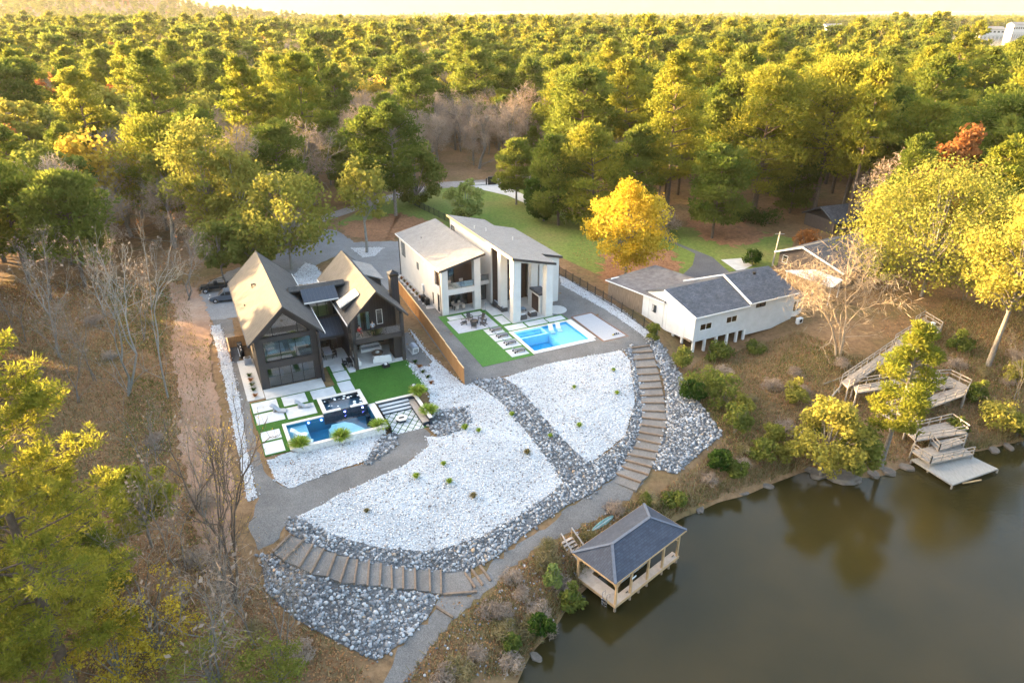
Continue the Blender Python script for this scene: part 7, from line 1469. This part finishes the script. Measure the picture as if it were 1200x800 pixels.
BANK = [(610,790),(560,800),(600,740),(640,700),(665,650),(700,632),(760,585),(830,535),(850,512),(800,440),(830,415),(935,388),(1000,420),(1080,410),(1110,350),(1200,360),(1200,515),(1080,538),(990,556),(945,546),(800,600),(740,625),(660,705)]
WOODS = [(0,330),(215,330),(232,400),(262,540),(278,640),(320,700),(400,760),(440,800),(0,800)]
BANK_L = [(470,800),(505,756),(545,716),(580,690),(612,658),(655,632),(690,612),(735,588),(765,585),(740,625),(690,672),(662,705),(648,738),(620,762),(612,795)]
stones("bank_rubble",[[T(*p) for p in BANK_L]],3.0,.04,.13,stone_grey_m,8,.02); COL.objects["bank_rubble"]["label"] = "loose grey stones on the bank above the boathouse"; COL.objects["bank_rubble"]["category"] = "stones"
cover("dry_grass",[(BANK,26),(WOODS,9),(BANK_L,30)],dry_grass,401,.45,"dry brown grass and weeds covering the bank and woodland floor")
cover("fallen_leaves",[(BANK,22),(WOODS,26),(BANK_L,30),([(280,660),(330,720),(440,775),(420,800),(300,800)],20),(BED_MAIN,.8),(BED_POOL,1.2),(BED_RIGHT,.4),(COB_LOW,3),(COB_BAND,.8),([(300,640),(560,690),(540,715),(330,690)],5),([(402,262),(470,250),(520,262),(470,280),(398,276)],3),([(690,258),(760,250),(800,275),(790,318),(740,335),(668,300)],4),([(1000,330),(1200,330),(1200,420),(1040,400)],5)],litter_leaf,402,0,"brown fallen leaves scattered on the bank and under the trees")
GRASS_L = [[(150,440),(200,450),(205,520),(170,600),(140,560)],[(226,400),(245,398),(250,450),(236,450)],[(215,560),(240,580),(250,640),(220,640)],[(120,330),(200,340),(190,420),(140,400)],[(930,400),(990,420),(960,450),(900,440)],[(820,470),(900,480),(880,540),(850,520)],[(1130,400),(1200,420),(1200,470),(1140,460)]]
cover("grass_patch",[(g_,22) for g_ in GRASS_L],leaf_green,403,.3,"olive green grass patches on the woodland floor and bank")
SHORE_W = [(612,793),(622,763),(650,740),(662,710),(705,670),(760,626),(800,601),(840,586),(900,566),(945,548)]
cover("reeds",[([(x-26,y-12) for x,y in SHORE_W]+[(x,y-1) for x,y in SHORE_W[::-1]],34),([(1082,538),(1150,527),(1200,514),(1200,500),(1150,515),(1090,528)],34)],dry_grass,404,.8,"tall brown reeds and weeds along the waterline")
# scrub along the banks: leafless bushes
SCRUB = [(560,770),(590,745),(575,720),(610,700),(540,790),(630,720),(600,680),(640,650),(660,690),(720,600),(690,632),(520,800),(640,740),(880,470),(905,455),(930,440),(870,530),(920,505),(1120,430),(1150,440),(1180,450),(1100,470),(1185,490),(1080,430),(850,440),(890,410),(940,460),(960,500),(760,590),(830,565),(870,545),(620,740),(600,780),(590,720),(640,665),(180,520),(130,420),(90,520),(230,660),(210,700),(300,740),(350,770),(60,600),(120,640),(240,590),(40,440),(170,380),(110,380),(1190,420),(1060,470),(1000,455),(985,430)]
for i,(px,py) in enumerate(SCRUB):
    o = hero("brown_scrub","low leafless brown scrub bush on the wooded bank","shrub",T(px,py),1,1,shrub,[leaf_tan,dry_grass,leaf_tan][i%3],bark_grey,140+i%4,"brown scrub on the banks",proto=("scrub",i%4,i%3),Rc=1.1,H=1.2,n_=700,su=.22,sv=.02); s_ = .8+.5*((i*37)%10)/10; o.scale = (s_*1.2,s_*1.2,s_)
# dead branches and shore rocks
for a_,b_,r_,lb in (((935,512),(1000,440),.16,"long pale dead trunk tilted across the bank"),((965,450),(1040,432),.09,"thin pale fallen trunk lying beside the boardwalk"),((1150,345),(1165,362),.1,"short white dead log on the leafy slope")):
    p,q_ = T(*a_),T(*b_)+Vector((0,0,.9)); t = TB(int(r_*100)); t.chain(np.array([p,p.lerp(q_,.5)+Vector((.2,.1,.25)),q_]),r_,r_*.4,7)
    for k in range(5): s_ = p.lerp(q_,.35+.13*k); t.chain(np.array([s_,s_+Vector((.5-.2*k,.4,.5)),s_+Vector((.9-.35*k,.6,1.1))]),r_*.35,.015,4)
    tag(link(bpy.data.objects.new("dead_trunk",mesh_np("dead_trunk",np.concatenate(t.BV),np.concatenate(t.BF),None,[bark_pale]))),lb,"log")
rk = random.Random(9); rock_m = M("shore_rock",(0.12,0.10,0.082),0.9,0.35,1.5,bump=.5)
ROCKS = [(962,556,1.6),(985,560,2.4),(1000,562,1.4),(1022,555,1.2),(1040,553,1.3),(1062,548,1.1),(950,551,1.0),(900,570,.8),(870,578,.7),(1165,528,1.0),(820,597,.8),(1182,524,.9),(628,770,.7)]
for i,(px,py,s_) in enumerate(ROCKS):
    p = G(px,py,WATER_Z); bm = bmesh.new(); bmesh.ops.create_icosphere(bm,subdivisions=2,radius=1)
    for v in bm.verts: v.co *= rk.uniform(.82,1.12); v.co.z = max(-.5,min(.45,v.co.z))
    me = bpy.data.meshes.new("shore_rock"); bm.to_mesh(me); bm.free(); me.materials.append(rock_m); o = tag(link(bpy.data.objects.new("shore_rock",me)),"brown rock slab lying at the waterline","rock","rocks along the waterline"); o.location = p+Vector((0,0,.05)); o.scale = (s_*rk.uniform(.7,1.0),s_*.55,s_*.4); o.rotation_euler = (0,0,rk.uniform(0,3))
# ------------------------------------------------------------------ haze
hzb = MB().box(-9500,9500,-400,13000,-13,330).build("haze",None); hzb.data.materials.clear(); tag(hzb,"thin evening haze hanging over the valley","haze",kind="stuff")
hm = newmat("haze"); N,L = nodes_of(hm); N.remove(N["Principled BSDF"]); pv = N.new("ShaderNodeVolumePrincipled"); pv.inputs["Color"].default_value = (1.0,0.95,0.84,1); pv.inputs["Density"].default_value = 0.000028; pv.inputs["Anisotropy"].default_value = 0.15; L.new(pv.outputs[0],N["Material Output"].inputs["Volume"]); hzb.data.materials.append(hm)
# ------------------------------------------------------------------ labels for the setting
SET = {"ground":"brown leafy ground and forest floor reaching to the horizon","lake_water":"dark olive lake water in the corner below the banks","far_lake":"pale distant lake among the trees","lawn":"olive green lawn behind the white house","leaf_litter":"rusty leaf litter lying under the yard trees","dirt_track":"bare reddish dirt track left of the dark house","gravel_drive":"grey gravel drive behind the dark house","gravel_path":"grey gravel path curving round the teal pool","gravel_yard":"grey gravel yard around the white house","side_gravel":"brown gravel patch beside the cedar fence","shore_path":"rough gravel path along the shore","asphalt_drive":"dark asphalt drive to the stilt house","concrete_walk":"pale concrete walk by the stilt house","dirt_road":"dirt road behind the lawn","entrance_drive":"pale concrete entrance drive at the gate","stone_bed_base":"pale gravel underlay of a white rock bed","cobble_bed_base":"dark underlay of a grey cobble bed","terrace":"concrete terrace slab with loose pavers","turf":"artificial turf around the pavers","side_bed":"pale gravel side bed along a house wall","round_bed":"round pale gravel bed at the white house corner","white_rocks":"white rocks filling the sloping garden beds","grey_cobbles":"grey cobbles lining the beds and slopes"}
for o in list(COL.objects):
    k = o.name.split(".")[0]
    if o.parent is None and k in SET and "label" not in o: o["label"] = SET[k]; o["category"] = k.replace("_"," ")
